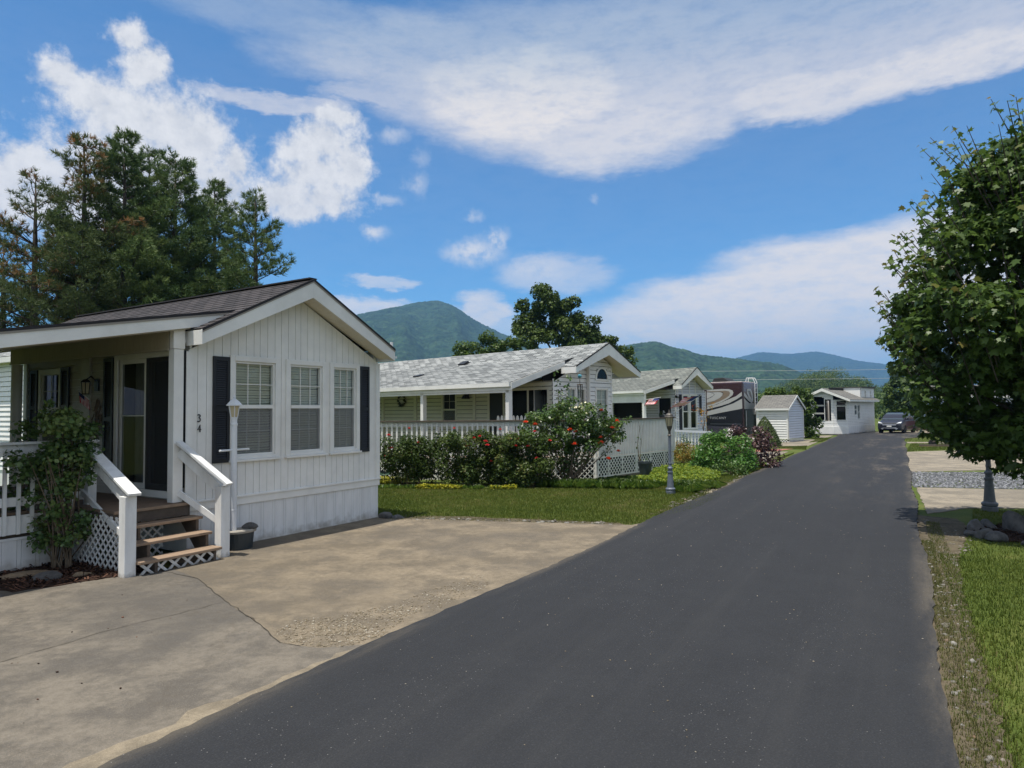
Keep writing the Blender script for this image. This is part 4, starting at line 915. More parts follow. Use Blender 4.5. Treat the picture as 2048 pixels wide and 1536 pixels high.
# ------------------------------------------------------------------ gabled home with a side porch, used for the second and third home
def porch_home(label,loc,az,gx,ze_,px,zp,setback,deep,xl,zl,wallx,shing,sid,fasc=.26):
    """gx: half widths (left,right) of the gable at y=0, ze_: eave height; px.. : porch eave"""
    h=thing('mobile_home',label,'mobile home',loc,az_rot(az))
    PZ=zp; b=MB(); L_,R_=gx; sl=(PZ-ze_)/R_; zL=PZ-sl*L_
    roof_slope(b,(R_,deep,ze_),(R_,0,ze_),(0,0,PZ),(0,deep,PZ)); roof_slope(b,(-L_,0,zL),(-L_,deep,zL),(0,deep,PZ),(0,0,PZ))
    xs=-L_*.55; zs=PZ-sl*L_*.55
    roof_slope(b,(xl,setback,zl),(xl,deep,zl),(-L_*.62,deep,PZ-sl*L_*.62+.03),(-L_*.62,setback,PZ-sl*L_*.62+.03))
    rf=b.build('roof',M[shing],h)
    b=MB(); b.extr([(-L_,-.03,zL-.012),(0,-.03,PZ-.012),(0,-.03,PZ-.012-fasc*1.25),(-L_,-.03,zL-.012-fasc*.62)],(0,.026,0)); b.extr([(R_,-.03,ze_-.012),(R_,-.03,ze_-.012-fasc*.62),(0,-.03,PZ-.012-fasc*1.25),(0,-.03,PZ-.012)],(0,.026,0))
    b.box(-L_,-L_+.025,0,setback,zL-.012-fasc*.62,zL-.014); b.box(R_-.025,R_,0,deep,ze_-.012-fasc*.6,ze_-.014)
    z2=PZ-sl*L_*.62+.03
    b.extr([(xl,setback-.02,zl-.012),(-L_*.9,setback-.02,zl+(z2-zl)*((-L_*.9-xl)/(-L_*.62-xl))-.012),(-L_*.9,setback-.02,zl+(z2-zl)*((-L_*.9-xl)/(-L_*.62-xl))-.2),(xl,setback-.02,zl-.21)],(0,.026,0))
    b.build('barge_board',M['white'],h)
    b=MB(); b.extr([(-L_,-.045,zL+.010),(0,-.045,PZ+.010),(0,-.045,PZ-.03),(-L_,-.045,zL-.03)],(0,.014,0)); b.extr([(R_,-.045,ze_+.01),(R_,-.045,ze_-.03),(0,-.045,PZ-.03),(0,-.045,PZ+.01)],(0,.014,0)); b.build('drip_edge',M['edge'],h)
    b=MB(); b.extr([(-L_+.03,0,zL-.17),(0,0,PZ-.30),(0,0,PZ-.28),(-L_+.03,0,zL-.15)],(0,setback+.02,0)); b.extr([(R_-.03,0,ze_-.17),(R_-.03,0,ze_-.15),(0,0,PZ-.28),(0,0,PZ-.30)],(0,setback+.3,0))
    b.extr([(xl+.03,setback+.01,zl-.19),(-L_*.8,setback+.01,zl+(z2-zl)*((-L_*.8-xl)/(-L_*.62-xl))-.19),(-L_*.8,setback+.01,zl+(z2-zl)*((-L_*.8-xl)/(-L_*.62-xl))-.17),(xl+.03,setback+.01,zl-.17)],(0,deep-setback,0)); b.build('soffit',M['soffit'],h)
    b=MB(); b.box(xl-.09,xl+.0,setback,deep,zl-.13,zl-.005); b.box(xl,xl+.04,setback,deep,zl-.24,zl-.13); b.build('gutter',M['white'],h)
    return h,sl
H2,sl2=porch_home('pale-roofed white home with arched gable window behind the rose hedge',(3.39,23.4,0),42,(1.95,2.05),3.46,0,4.41,.6,13.2,-4.45,2.93,-2.4,'shingle_pale','siding',.34)
# front bay: three facets
F1=Wall((-2.4,.62),(1,0),(0,-1)); F2=Wall((-.5,.50),(1,0),(0,-1)); F3=Wall((.9,.52),(.75,.66),(.66,-.75))
gtop=lambda x:4.41-.30-sl2*abs(x)
b=MB(); 
lap(b,F1,.62,3.95,lambda z:(max(0,2.4-max(0.01,(4.09-z)/sl2)),1.9),.15,.024,[(.80,1.82,1.30,2.80)])
lap(b,F2,.62,4.09,lambda z:(max(0,.5-(4.09-z)/sl2),min(1.4,.5+(4.09-z)/sl2)),.15,.024,[(.42,1.12,1.30,2.80),(.45,1.10,3.16,3.52)])
lap(b,F3,.62,3.6,lambda z:(0,.92),.15,.024)
b.build('front_wall',M['siding'],H2)
for W_,a_,c_,o_,z_ in ((F1,0,.06,.015,3.1),(F2,-.01,.05,.015,3.75),(F2,1.35,1.41,.015,3.6),(F3,.86,.93,.015,3.35)):
    b=MB(); W_.box(b,a_,c_,-.1 if a_<0 else o_,.03,.62,z_); b.build('corner_trim',M['white'],H2)
b=MB(); b.box(1.58,1.6,1.1,13,.02,3.4); b.box(-2.4,1.58,12.98,13,.02,3.4); b.box(-2.4,1.5,1.4,1.42,.6,3.0); b.build('outer_walls',M['siding'],H2)
window(H2,F1,.80,1.26,1.30,2.80,rail=2.05,trim=.06,grid=(2,2)); window(H2,F1,1.36,1.82,1.30,2.80,rail=2.05,trim=.05,grid=(2,2)); window(H2,F2,.42,1.12,1.30,2.80,rail=2.05,trim=.06,grid=(2,2))
b=MB(); cx,cz,r=.775,3.16,.325
for i in range(14):
    a0,a1=PI*i/14,PI*(i+1)/14
    q=lambda a,rr:(cx+rr*math.cos(a),cz+rr*1.12*math.sin(a))
    b.extr([F2.p(*q(a0,r),.0),F2.p(*q(a1,r),.0),F2.p(*q(a1,r+.07),.0),F2.p(*q(a0,r+.07),.0)],F2.n*.035)
F2.box(b,cx-r-.09,cx+r+.09,0,.045,cz-.06,cz); aw=b.build('arched_window',M['white'],H2)
b=MB(); b.face([F2.p(cx+r*math.cos(PI*i/14),cz+r*1.12*math.sin(PI*i/14),.016) for i in range(15)]); b.build('pane',M['pane_dark'],aw)
b=MB(); b.face([F2.p(cx+r*math.cos(PI*i/14),cz+r*1.12*math.sin(PI*i/14),.006) for i in range(15)]); b.build('dark_room',M['dark'],aw)
# shaded porch wall
P2=Wall((-2.4,.62),(0,1),(-1,0))
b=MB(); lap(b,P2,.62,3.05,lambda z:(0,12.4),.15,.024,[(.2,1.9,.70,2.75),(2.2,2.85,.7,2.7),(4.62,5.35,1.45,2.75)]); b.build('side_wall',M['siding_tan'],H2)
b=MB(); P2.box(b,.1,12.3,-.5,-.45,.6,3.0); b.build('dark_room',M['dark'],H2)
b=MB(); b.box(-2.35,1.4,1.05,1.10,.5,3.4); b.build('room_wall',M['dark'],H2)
b=MB(); 
for x0,x1,z0,z1 in ((.12,.2,.65,2.82),(1.9,1.98,.65,2.82),(.2,1.9,2.75,2.82),(1.02,1.08,.7,2.75)): P2.box(b,x0,x1,0,.03,z0,z1)
sd=b.build('sliding_door',M['siding_tan'],H2)
b=MB(); P2.face(b,[(.2,.7,-.02),(1.9,.7,-.02),(1.9,2.75,-.02),(.2,2.75,-.02)]); b.build('pane',M['pane_dark'],sd)
b=MB(); 
for x0,x1,z0,z1 in ((2.12,2.2,.65,2.78),(2.85,2.95,.65,2.78),(2.2,2.85,2.7,2.78)): P2.box(b,x0,x1,0,.03,z0,z1)
d2=b.build('entry_door',M['siding_tan'],H2); b=MB(); P2.box(b,2.2,2.85,-.01,.01,.7,2.7); b.build('door_leaf',M['black_paint'],d2)
window(H2,P2,4.62,5.35,1.45,2.75,rail=2.12,trim=.06,grid=(2,2),blind=None,frame_mat='siding_tan')
for x,wd in ((6.85,.16),(3.55,.12),(8.95,.14)):
    b=MB(); P2.box(b,x,x+wd,0,.06,.62,3.0); b.build('trim_board',M['siding_tan'],H2)
for y in (.72,4.75,8.8):
    b=MB(); b.box(-4.42,-4.26,y,y+.14,.6,2.70); b.build('porch_post',M['white'],H2)
b=MB(); b.box(-4.42,-4.28,.70,13,2.62,2.74); b.build('porch_beam',M['white'],H2)
def on(par,name,label,cat,mats,builder,group=None):
    b=MB(); builder(b); o=b.build(name,mats); o.location=par.location; o.rotation_euler=par.rotation_euler; return tag(o,label,cat,group)
# roof vents
R2=lambda x,y:(x,y,4.41-sl2*abs(x))
for (x,y,lb) in ((-2.75,6.95,'flat dark roof vent lower down the pale shingles'),(-1.05,6.2,'dark roof vent just under the pale ridge')):
    t=thing('roof_vent',lb,'vent',H2.matrix_basis@Vector((x,y,(4.41-sl2*abs(x)) if x>-1.2 else 2.93+(x+4.45)*.251+.03)),az_rot(42)); a=math.atan(sl2 if x>-1.2 else .251); t.rotation_euler=(0,-a,az_rot(42))
    b=MB(); b.box(-.16,.16,-.16,.16,.01,.09); b.build('hood',M['black_paint'],t); b=MB(); b.box(-.22,.22,-.22,.22,.0,.014); b.build('flange',M['black_paint'],t)
def wreath(b,c,W,r,n=110):
    for k in range(n):
        a=random.uniform(0,2*PI); rr=r*random.uniform(.65,1.05); p=Vector(W.p(c[0]+rr*math.cos(a),c[1]+rr*math.sin(a),.05+random.uniform(0,.05)))
        v=Vector((random.gauss(0,1),random.gauss(0,1),random.gauss(0,1))).normalized()*r*.3; u=v.orthogonal().normalized()*r*.11
        b.face([p-v-u*.3,p+u,p+v,p-u],random.choice([0,0,1]))
M['wreath_a']=mat('dried_green',(.06,.07,.035),.8); M['wreath_b']=mat('dried_straw',(.30,.25,.15),.8)
on(H2,'wreath','round dried wreath on the shaded porch wall behind the hedge','wreath',[M['wreath_a'],M['wreath_b']],lambda b:wreath(b,(7.75,2.52),P2,.25))
on(H2,'wall_sconce','dark wall sconce high on the shaded porch wall','sconce',M['blackmetal'],lambda b:(b.lathe([(.02,.2),(.10,.12),(.16,0),(.15,-.01)],P2.p(3.95,2.52,.14),10),P2.box(b,3.9,4.0,.0,.05,2.55,2.75)))
def picketrow(b):
    for i in range(11):
        x=0.2+i*.17; b.extr([(-3.6,x,.9),(-3.6,x+.11,.9),(-3.6,x+.11,1.80),(-3.6,x+.09,1.88),(-3.6,x+.055,1.91),(-3.6,x+.02,1.88),(-3.6,x,1.80)],(.02,0,0))
    b.box(-3.58,-3.56,.2,2.05,1.3,1.38); b.box(-3.58,-3.56,.2,2.05,.66,.76)
o=on(H2,'picket_headboard','short row of rounded white pickets standing on the porch','picket panel',M['white'],picketrow)

# deck in front of the second home: its outer face runs nearly across the view, its right face towards the lane end
D2=thing('railed_deck','raised white deck with close pickets over lattice skirting','deck',(2.49,19.81,0),az_rot(42))
RW=Wall((0,0),(1,0),(0,-1)); a_=math.radians(-84+90-48+0)
u=Vector((math.sin(math.radians(-84)),math.cos(math.radians(-84)),0))       # world direction of the left face
ex=Vector((math.sin(math.radians(42)),math.cos(math.radians(42)),0)); ey=Vector((-ex.y,ex.x,0))
ul=Vector((u.dot(ex),u.dot(ey),0)); nl=Vector((ul.y,-ul.x,0)); 
if nl.dot(Vector((-1,-1,0)))<0: nl=-nl
LW=Wall((0,0),ul,nl)
b=MB(); lattice(b,RW,.06,4.6,.10,.62,sp=.155,w=.036,o=.0,th=.006); b.build('lattice_skirting',M['white'],D2)
b=MB(); lattice(b,LW,.06,7.4,.04,.62,sp=.155,w=.036,o=.0,th=.006); b.build('lattice_skirting',M['white'],D2)
b=MB(); RW.box(b,0,4.6,-.015,.02,.622,.67); RW.box(b,0,4.6,-.015,.02,.06,.10); 
for x in (.0,.55,1.3,2.1,3.0,3.9): RW.box(b,x,x+.05,.013,.022,.1,.62)
LW.box(b,.02,7.4,-.015,.02,.622,.67); LW.box(b,.02,7.4,-.015,.02,.0,.04)
for x in (.02,1.2,2.4,3.6,4.8,6.0,7.2): LW.box(b,x,x+.05,.013,.022,.04,.62)
b.build('skirting_frame',M['white'],D2)
b=MB(); RW.box(b,0,4.6,-.05,.03,-.02,.058); b.build('footing',M['concrete_pale'],D2)
b=MB(); x=.03
while x<4.6: RW.box(b,x,x+.045,.0,.035,.68,1.70); x+=.095
b.build('picket_panel',M['white'],D2)
b=MB(); x=.12
while x<7.4: LW.box(b,x,x+.05,.0,.035,.68,1.70); x+=.155
b.build('picket_panel',M['white'],D2)
b=MB(); RW.box(b,-.02,4.65,-.05,.09,1.745,1.785); LW.box(b,-.02,7.45,-.05,.09,1.742,1.782); b.build('rail_cap',M['stringer'],D2)
b=MB(); RW.box(b,0,4.6,-.04,-.002,1.60,1.74); RW.box(b,0,4.6,-.04,-.002,.70,.78); LW.box(b,.05,7.4,-.04,-.002,1.60,1.74); LW.box(b,.05,7.4,-.04,-.002,.70,.78); b.build('rail',M['white'],D2)
for p in (RW.p(0,0,-.06),RW.p(2.3,0,-.09),RW.p(4.55,0,-.06),LW.p(2.3,0,-.09),LW.p(4.8,0,-.09),LW.p(7.35,0,-.09)):
    b=MB(); b.box(p[0]-.045,p[0]+.045,p[1]-.045,p[1]+.045,0,1.74); b.build('deck_post',M['white'],D2)
b=MB(); LW.box(b,.05,7.4,-.13,-.10,0,.6); RW.box(b,.05,4.6,-.13,-.10,0,.6); b.build('underdeck_shade_panel',M['dark'],D2)  # black panels behind the lattice stand in for shade under the deck
b=MB(); q=[LW.p(7.35,.6,-.1),LW.p(.0,.6,-.1),RW.p(4.6,.6,-.1),RW.p(4.6,.6,-1.6),(-1.2,3.2,.6),(-4.4,8.5,.6)]; b.extr(q,(0,0,.04)); b.build('deck_floor',M['deckwood'],D2)

# ------------------------------------------------------------------ third home
H3,sl3=porch_home('gray-roofed home with flags and orange-leaved tree at its front',(10.39,37.6,0),56,(1.30,1.33),3.38,0,4.42,.6,9,-3.55,3.10,-1.1,'shingle_green','siding_gray',.34)
Fa=Wall((-1.12,.62),(1,0),(0,-1))
hz3=[(.62,1.08,.98,2.85),(1.24,1.75,.98,2.85)]
b=MB(); lap(b,Fa,.05,4.1,lambda z:(max(0,1.12-(4.12-z)/sl3),min(2.56,1.12+(4.12-z)/sl3)),.15,.024,hz3); b.build('front_wall',M['siding_gray'],H3)
window(H3,Fa,.62,1.08,.98,2.85,rail=1.93,trim=.06,grid=None,blind=None,lower_screen=False); window(H3,Fa,1.24,1.75,.98,2.85,rail=1.93,trim=.06,grid=None,blind=None,lower_screen=False)
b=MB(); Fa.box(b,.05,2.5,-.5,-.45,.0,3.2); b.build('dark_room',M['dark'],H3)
shutter(H3,Fa,.30,.50,.9,2.9); shutter(H3,Fa,1.98,2.16,1.75,2.9)
for x,zt in ((.0,3.3),(.18,3.2),(.52,3.55),(1.15,4.05),(1.62,3.85),(2.5,3.1)):
    b=MB(); Fa.box(b,x,x+.05,.015,.03,.05 if x<.3 or x>2 else 2.95,zt); b.build('corner_trim',M['white'],H3)
b=MB(); b.box(1.40,1.42,.7,9,.02,3.3); b.box(-1.1,1.4,8.98,9,.02,3.3); b.build('outer_walls',M['siding_gray'],H3)
P3=Wall((-1.12,.62),(0,1),(-1,0)); b=MB(); lap(b,P3,.05,3.2,lambda z:(0,8.3),.15,.024,[(.3,1.2,.7,2.7),(2.6,5,.7,2.7)]); b.build('side_wall',M['siding_gray'],H3)
b=MB(); P3.box(b,.05,8.2,-.3,-.25,.1,3.1); b.build('dark_room',M['dark'],H3)
b=MB(); P3.box(b,1.2,1.3,0,.03,.65,2.78); P3.box(b,.2,.3,0,.03,.65,2.78); P3.box(b,.3,1.2,0,.03,2.7,2.78); b.build('door_frame',M['siding_gray'],H3)
for y in (.66,3.9):
    b=MB(); b.box(-3.50,-3.34,y,y+.14,.3,2.90); b.build('porch_post',M['white'],H3)
b=MB(); b.box(-3.50,-3.36,.66,9,2.80,2.92); b.box(-3.48,-3.46,.8,9,2.45,2.80); b.build('porch_beam',M['white'],H3)
b=MB(); b.box(-3.5,-1.15,.62,9,.5,.54); b.build('porch_floor',M['deckwood'],H3)
b=MB(); x=-3.45
PWl=Wall((0,.62),(1,0),(0,-1))
while x<-1.2: PWl.box(b,x,x+.05,0,.035,.5,1.5); x+=.14
PWl.box(b,-3.5,-1.15,-.02,.05,1.5,1.56); b.build('porch_railing',M['siding_gray'],H3)
on(H3,'wreath','dark wreath with red bow inside the third home window','wreath',[M['wreath_a'],M['orange']],lambda b:wreath(b,(1.49,2.12),Fa,.2,60))
us_flag('house_flag','large striped flag flying out from the gray gabled wall',H3.matrix_basis@Vector(Fa.p(.02,1.95,.05)),H3.matrix_basis@Vector(Fa.p(.85,2.85,1.15)),1.0,.78,wave=.07,down=(-1,.1,-.12))
us_flag('house_flag','small flag drooping from the front porch post of the third home',H3.matrix_basis@Vector((-3.42,.6,2.6)),H3.matrix_basis@Vector((-2.9,.0,2.72)),.6,.42,wave=.04,down=(-.5,0,-.8))
on(H3,'security_light','black twin floodlight on the gray wall trim','light',M['blackmetal'],lambda b:(b.lathe([(.03,-.05),(.07,.06)],Fa.p(-.02,2.78,.1),8),b.lathe([(.03,-.05),(.07,.06)],Fa.p(.2,2.72,.12),8),Fa.box(b,.0,.16,0,.05,2.7,2.8)))
# little white fence in front of it
T=thing('picket_fence','low white fence with blue-gray cap sloping past the golden shrub','fence',(7.95,33.6,0),az_rot(98))
fw_=Wall((0,0),(1,0),(0,-1)); b=MB(); x=0
while x<1.9: fw_.box(b,x,x+.06,0,.03,.05,.95-.05*x); x+=.16
b.build('picket_panel',M['white'],T)
b=MB(); b.beam((-.05,-.015,1.0),(1.95,-.015,.90),.14,.10); b.build('cap_rail',M['siding_gray'],T)
for x in (.05,.95,1.85): b=MB(); b.box(x-.05,x+.05,.02,.12,0,.88); b.build('post',M['white'],T)

# ------------------------------------------------------------------ shed
SH=thing('garden_shed','white lap-sided shed with gray roof beside the motorhome','shed',(16.7,40.65,0),az_rot(40))
wA=Wall((0,0),(0,1),(-1,0)); wB=Wall((0,0),(1,0),(0,-1)); Lx,Ly=3.0,1.9
b=MB(); lap(b,wA,.22,2.12,lambda z:(0,Ly),.15,.024); b.build('side_wall',M['siding'],SH)
b=MB(); lap(b,wB,.22,2.8,lambda z:(max(0,(z-2.12)*2.05) if z>2.12 else 0,min(Lx,Lx-(z-2.12)*2.05) if z>2.12 else Lx),.15,.024); b.build('front_wall',M['siding_gray'],SH)
b=MB(); b.box(Lx-.02,Lx,.02,Ly,.2,2.1); b.box(.02,Lx-.02,Ly-.02,Ly,.2,2.1); b.build('outer_walls',M['siding'],SH)
b=MB(); zr=2.12+Lx/2/2.05+.05; roof_slope(b,(-.14,-.12,2.08),(-.14,Ly+.1,2.08),(Lx/2,Ly+.1,zr),(Lx/2,-.12,zr)); roof_slope(b,(Lx+.14,Ly+.1,2.08),(Lx+.14,-.12,2.08),(Lx/2,-.12,zr),(Lx/2,Ly+.1,zr)); b.build('roof',M['shingle_tan'],SH)
b=MB(); b.extr([(-.14,-.14,2.07),(Lx/2,-.14,zr-.01),(Lx/2,-.14,zr-.14),(-.14,-.14,1.95)],(0,.02,0)); b.extr([(Lx+.14,-.14,2.07),(Lx+.14,-.14,1.95),(Lx/2,-.14,zr-.14),(Lx/2,-.14,zr-.01)],(0,.02,0)); b.box(-.16,-.14,-.12,Ly,1.95,2.07); b.build('barge_board',M['siding'],SH)
b=MB(); lattice(b,wA,0,Ly,0,.22,sp=.16,w=.05); lattice(b,wB,0,Lx,0,.22,sp=.16,w=.05); b.build('lattice_skirting',M['white'],SH)
b=MB(); wA.box(b,0,.08,.016,.03,.2,2.0); wB.box(b,0,.08,.016,.03,.2,2.0); wB.box(b,Lx-.08,Lx,.016,.03,.2,2.0); wA.box(b,Ly-.16,Ly,.016,.04,.2,1.95); b.build('corner_trim',M['white'],SH)

# ------------------------------------------------------------------ far home at the lane end
H4=thing('mobile_home','white home with pointed bay windows and dormer at the lane end','mobile home',(24.5,53.0,0),az_rot(133))
gz=lambda x:3.62-.16-.44*abs(x)
A1=Wall((-2.2,.35),(1,0),(0,-1)); A2=Wall((.72,.35),(.80,.60),(.60,-.80))
hA=[(.55,1.25,1.15,2.25),(1.42,2.15,1.15,2.25)]
b=MB(); lap(b,A1,.62,3.4,lambda z:(max(0,2.2-(3.5-z)/.44),min(2.92,2.2+(3.5-z)/.44)),.125,.016,[(.3,1.22,1.05,2.95),(1.40,2.10,1.05,3.0),(2.10,2.32,1.05,2.9),(2.3,2.75,1.05,2.75)]); lap(b,A2,.62,2.72,lambda z:(0,1.1),.125,.016,[(.2,.95,1.05,2.6)]); b.build('front_wall',M['siding'],H4)
def panes(par,W,polys,rails=()):
    b=MB(); p=MB(); d_=MB()
    for pl in polys:
        n_=len(pl); cx_=sum(q[0] for q in pl)/n_; cz_=sum(q[1] for q in pl)/n_
        inn=[(q[0]+(cx_-q[0])*.10,q[1]+(cz_-q[1])*.10) for q in pl]
        for i in range(n_): j=(i+1)%n_; b.extr([W.p(*pl[i],-.02),W.p(*pl[j],-.02),W.p(*inn[j],-.02),W.p(*inn[i],-.02)],W.n*.06)
        p.face([W.p(*q,.0) for q in inn]); d_.face([W.p(q[0],q[1],-.30) for q in pl])
    f=b.build('window',M['white'],par); p.build('pane',M['pane_dark'],f); d_.build('dark_room',M['dark'],f)
panes(H4,A1,[[(.3,2.28),(1.22,2.28),(1.22,2.92),(.3,2.50)]]); panes(H4,A1,[[(1.40,2.28),(2.30,2.28),(2.30,2.98),(1.40,3.02)]])
panes(H4,A1,[[(.3,1.07),(1.22,1.07),(1.22,1.62),(.3,1.62)],[(.3,1.66),(1.22,1.66),(1.22,2.24),(.3,2.24)]]); panes(H4,A1,[[(1.40,1.07),(2.30,1.07),(2.30,1.62),(1.40,1.62)],[(1.40,1.66),(2.30,1.66),(2.30,2.24),(1.40,2.24)]])
panes(H4,A2,[[(.2,1.07),(.95,1.07),(.95,2.24),(.2,2.24)],[(.2,2.28),(.95,2.28),(.95,2.42),(.2,2.64)]])
b=MB(); A1.box(b,-.05,2.95,0,.05,.0,.62); A2.box(b,0,1.1,0,.05,0,.62); b.build('skirting',M['white'],H4)
S4=Wall((1.6,1.0),(0,1),(1,0)); b=MB(); lap(b,S4,.62,2.75,lambda z:(0,7.2),.125,.016,[(1.6,2.3,1.5,2.3),(2.45,3.05,1.15,2.3)]); lap(b,S4,2.75,3.75,lambda z:(3.4,7.2),.125,.016,[(4.5,4.8,2.9,3.5),(6.1,6.4,2.9,3.5)]); b.build('side_wall',M['siding'],H4)
for q in ((1.6,2.3,1.5,2.3),(2.45,3.05,1.15,2.3),(4.5,4.8,2.9,3.5),(6.1,6.4,2.9,3.5)): window(H4,S4,*q,trim=.05,rail=(q[2]+q[3])/2,grid=None,blind=None,lower_screen=False,sill=False)
b=MB(); S4.box(b,0,7.2,-.02,.03,0,.62); b.build('skirting',M['skirt'],H4)
b=MB(); S4.box(b,0,7.2,-1.4,-1.3,0,3.7); b.build('dark_room',M['dark'],H4)
b=MB(); b.box(-2.2,-2.18,.4,8.2,0,2.7); b.box(-2.2,1.6,8.18,8.2,0,3.7); b.build('outer_walls',M['siding'],H4)
b=MB(); roof_slope(b,(2.05,8.3,2.72),(2.05,0,2.72),(0,0,3.64),(0,8.3,3.64)); roof_slope(b,(-2.05,0,2.72),(-2.05,8.3,2.72),(0,8.3,3.64),(0,0,3.64)); b.build('roof',M['shingle_tan'],H4)
b=MB(); b.extr([(-2.05,-.02,2.71),(0,-.02,3.63),(0,-.02,3.40),(-2.05,-.02,2.55)],(0,.02,0)); b.extr([(2.05,-.02,2.71),(2.05,-.02,2.55),(0,-.02,3.40),(0,-.02,3.63)],(0,.02,0)); b.box(2.03,2.06,0,8,2.56,2.70); b.build('barge_board',M['white'],H4)
b=MB(); b.extr([(1.75,4.35,3.72),(1.75,8.3,3.72),(1.75,8.3,3.86),(1.75,4.35,3.80)],(-2.4,0,0)); b.build('dormer_roof',M['shingle_tan'],H4)
b=MB(); b.extr([(1.58,4.4,2.75),(1.58,4.4,3.72),(-.2,4.4,3.72)],(0,.03,0)); b.build('dormer_cheek',M['siding'],H4)
# ------------------------------------------------------------------ plants
LEAF=np.array([(0,0),(.30,.28),(.36,.55),(.18,.85),(0,1.0),(-.18,.85),(-.36,.55),(-.30,.28)])
LEAF3=np.array([(0,0),(.34,.45),(0,1.0),(-.34,.45)])
MAPLE=np.array([(0,0),(.12,.10),(.52,.10),(.36,.32),(.60,.60),(.24,.55),(.0,1.0),(-.24,.55),(-.60,.60),(-.36,.32),(-.52,.10),(-.12,.10)])
BLADE=np.array([(-.5,0),(.5,0),(0,1.0)])
def unit(v): return v/np.maximum(np.linalg.norm(v,axis=-1,keepdims=True),1e-9)
def leaf_arrays(P,Nrm,size,tpl,fold=.18,droop=None):
    """one polygon per leaf: position, facing direction, size; random spin"""
    n=len(P); Nrm=unit(Nrm); r=rng.normal(size=(n,3)); T=r-Nrm*np.sum(r*Nrm,1,keepdims=True)
    if droop is not None: T=T*.6+np.array([0,0,-droop]); T=T-Nrm*np.sum(T*Nrm,1,keepdims=True)
    T=unit(T); B=np.cross(Nrm,T)
    x=tpl[:,0]; y=tpl[:,1]
    V=P[:,None,:]+(B[:,None,:]*x[None,:,None]+T[:,None,:]*(y-.3)[None,:,None]-Nrm[:,None,:]*(np.abs(x)*fold+ (y**2)*fold*.5)[None,:,None])*size[:,None,None]
    k=len(tpl); F=np.arange(n*k).reshape(n,k)
    return V.reshape(-1,3),F
def clump_points(clumps,dens,shell=.55,flat=1.0):
    """leaf sites in the outer shell of each clump ball; returns positions, facing, clump number"""
    P=[];Nn=[];I=[]
    for i,c in enumerate(clumps):
        r=c[3]; sz=c[4] if len(c)>4 else flat
        n=max(4,int(dens*r*r)); d=unit(rng.normal(size=(n,3))); u=shell+(1-shell)*rng.random(n)**.6
        u*=1+.18*rng.normal(size=n)*.5
        off=d*u[:,None]*r; off[:,2]*=sz
        P.append(np.array(c[:3])+off); Nn.append(d*.55+np.array([0,0,.55])+rng.normal(size=(n,3))*.42); I.append(np.full(n,i))
    return np.concatenate(P),np.concatenate(Nn),np.concatenate(I)
def foliage(name,clumps,dens,size,tpl,m,par,shell=.55,flat=1.0,tspread=.55,droop=None,zmin=.02,extra=None):
    P,Nn,I=clump_points(clumps,dens,shell,flat)
    k=P[:,2]>zmin; P,Nn,I=P[k],Nn[k],I[k]
    ct=rng.random(len(clumps)); t=np.clip(ct[I]*(1-tspread)+rng.random(len(P))*tspread,0,1)
    if extra is not None: P=np.concatenate([P,extra[0]]);Nn=np.concatenate([Nn,extra[1]]);t=np.concatenate([t,extra[2]])
    s=size*(.5+.8*rng.random(len(P)))
    V,F=leaf_arrays(P,Nn,s,tpl,droop=droop)
    return np_mesh(name,V,F,m,par,tint=t)
def trunk(par,base,top,r0,r1,limbs=(),name='trunk',m='bark',wob=.05,rl=.4):
    b=MB(); base=Vector(base); top=Vector(top); pts=[]; rs=[]
    for i in range(7):
        t=i/6; p=base.lerp(top,t)+Vector((random.uniform(-wob,wob),random.uniform(-wob,wob),0))*(0 if i in (0,) else 1); pts.append(p); rs.append(r0*(1-t)+r1*t)
    rs[0]*=1.25; b.tube(pts,rs,9)
    for (t,end) in limbs:
        i=min(5,int(t*6)); p=pts[i].lerp(pts[i+1],t*6-i); e=Vector(end); mid=p.lerp(e,.5)+Vector((0,0,(e-p).length*.10)); r=(r0*(1-t)+r1*t)*rl
        b.tube([p,p.lerp(mid,.5)+Vector((0,0,.03)),mid,e],[r*1.3,r,r*.75,r*.22],6)
    return b.build(name,M[m],par,smooth=True)
M['leaf_maple']=leaf_mat('maple_leaf',[(0,(0.041,0.076,0.016)),(.5,(0.074,0.128,0.024)),(.9,(0.115,0.176,0.035)),(1,(.16,.13,.035))],.38,.42,.3)
M['leaf_dark']=leaf_mat('dark_tree_leaf',[(0,(0.035,0.063,0.015)),(.5,(0.069,0.111,0.023)),(1,(0.140,0.177,0.037))],.25,.5)
M['leaf_mid']=leaf_mat('green_leaf',[(0,(.036,.070,.013)),(.6,(.078,.128,.022)),(1,(.14,.18,.035))],.3,.45)
M['leaf_rose']=leaf_mat('rose_leaf',[(0,(0.023,0.045,0.009)),(.5,(0.053,0.085,0.015)),(.85,(0.104,0.140,0.032)),(1,(0.160,0.125,0.048))],.25,.45,.2)
M['leaf_porch']=leaf_mat('climbing_rose_leaf',[(0,(0.051,0.101,0.032)),(.6,(0.108,0.182,0.049)),(1,(0.270,0.324,0.095))],.3,.4,.5)
M['leaf_vine']=leaf_mat('vine_leaf',[(0,(0.030,0.066,0.012)),(.6,(0.070,0.132,0.021)),(1,(0.158,0.211,0.044))],.3,.4,.5)
M['leaf_bright']=leaf_mat('bright_shrub_leaf',[(0,(0.046,0.130,0.019)),(.6,(0.091,0.208,0.029)),(1,(0.156,0.273,0.052))],.35,.42,.4)
M['leaf_lime']=leaf_mat('lime_groundcover_leaf',[(0,(.10,.16,.02)),(.6,(.17,.24,.025)),(1,(.28,.31,.03))],.35,.5)
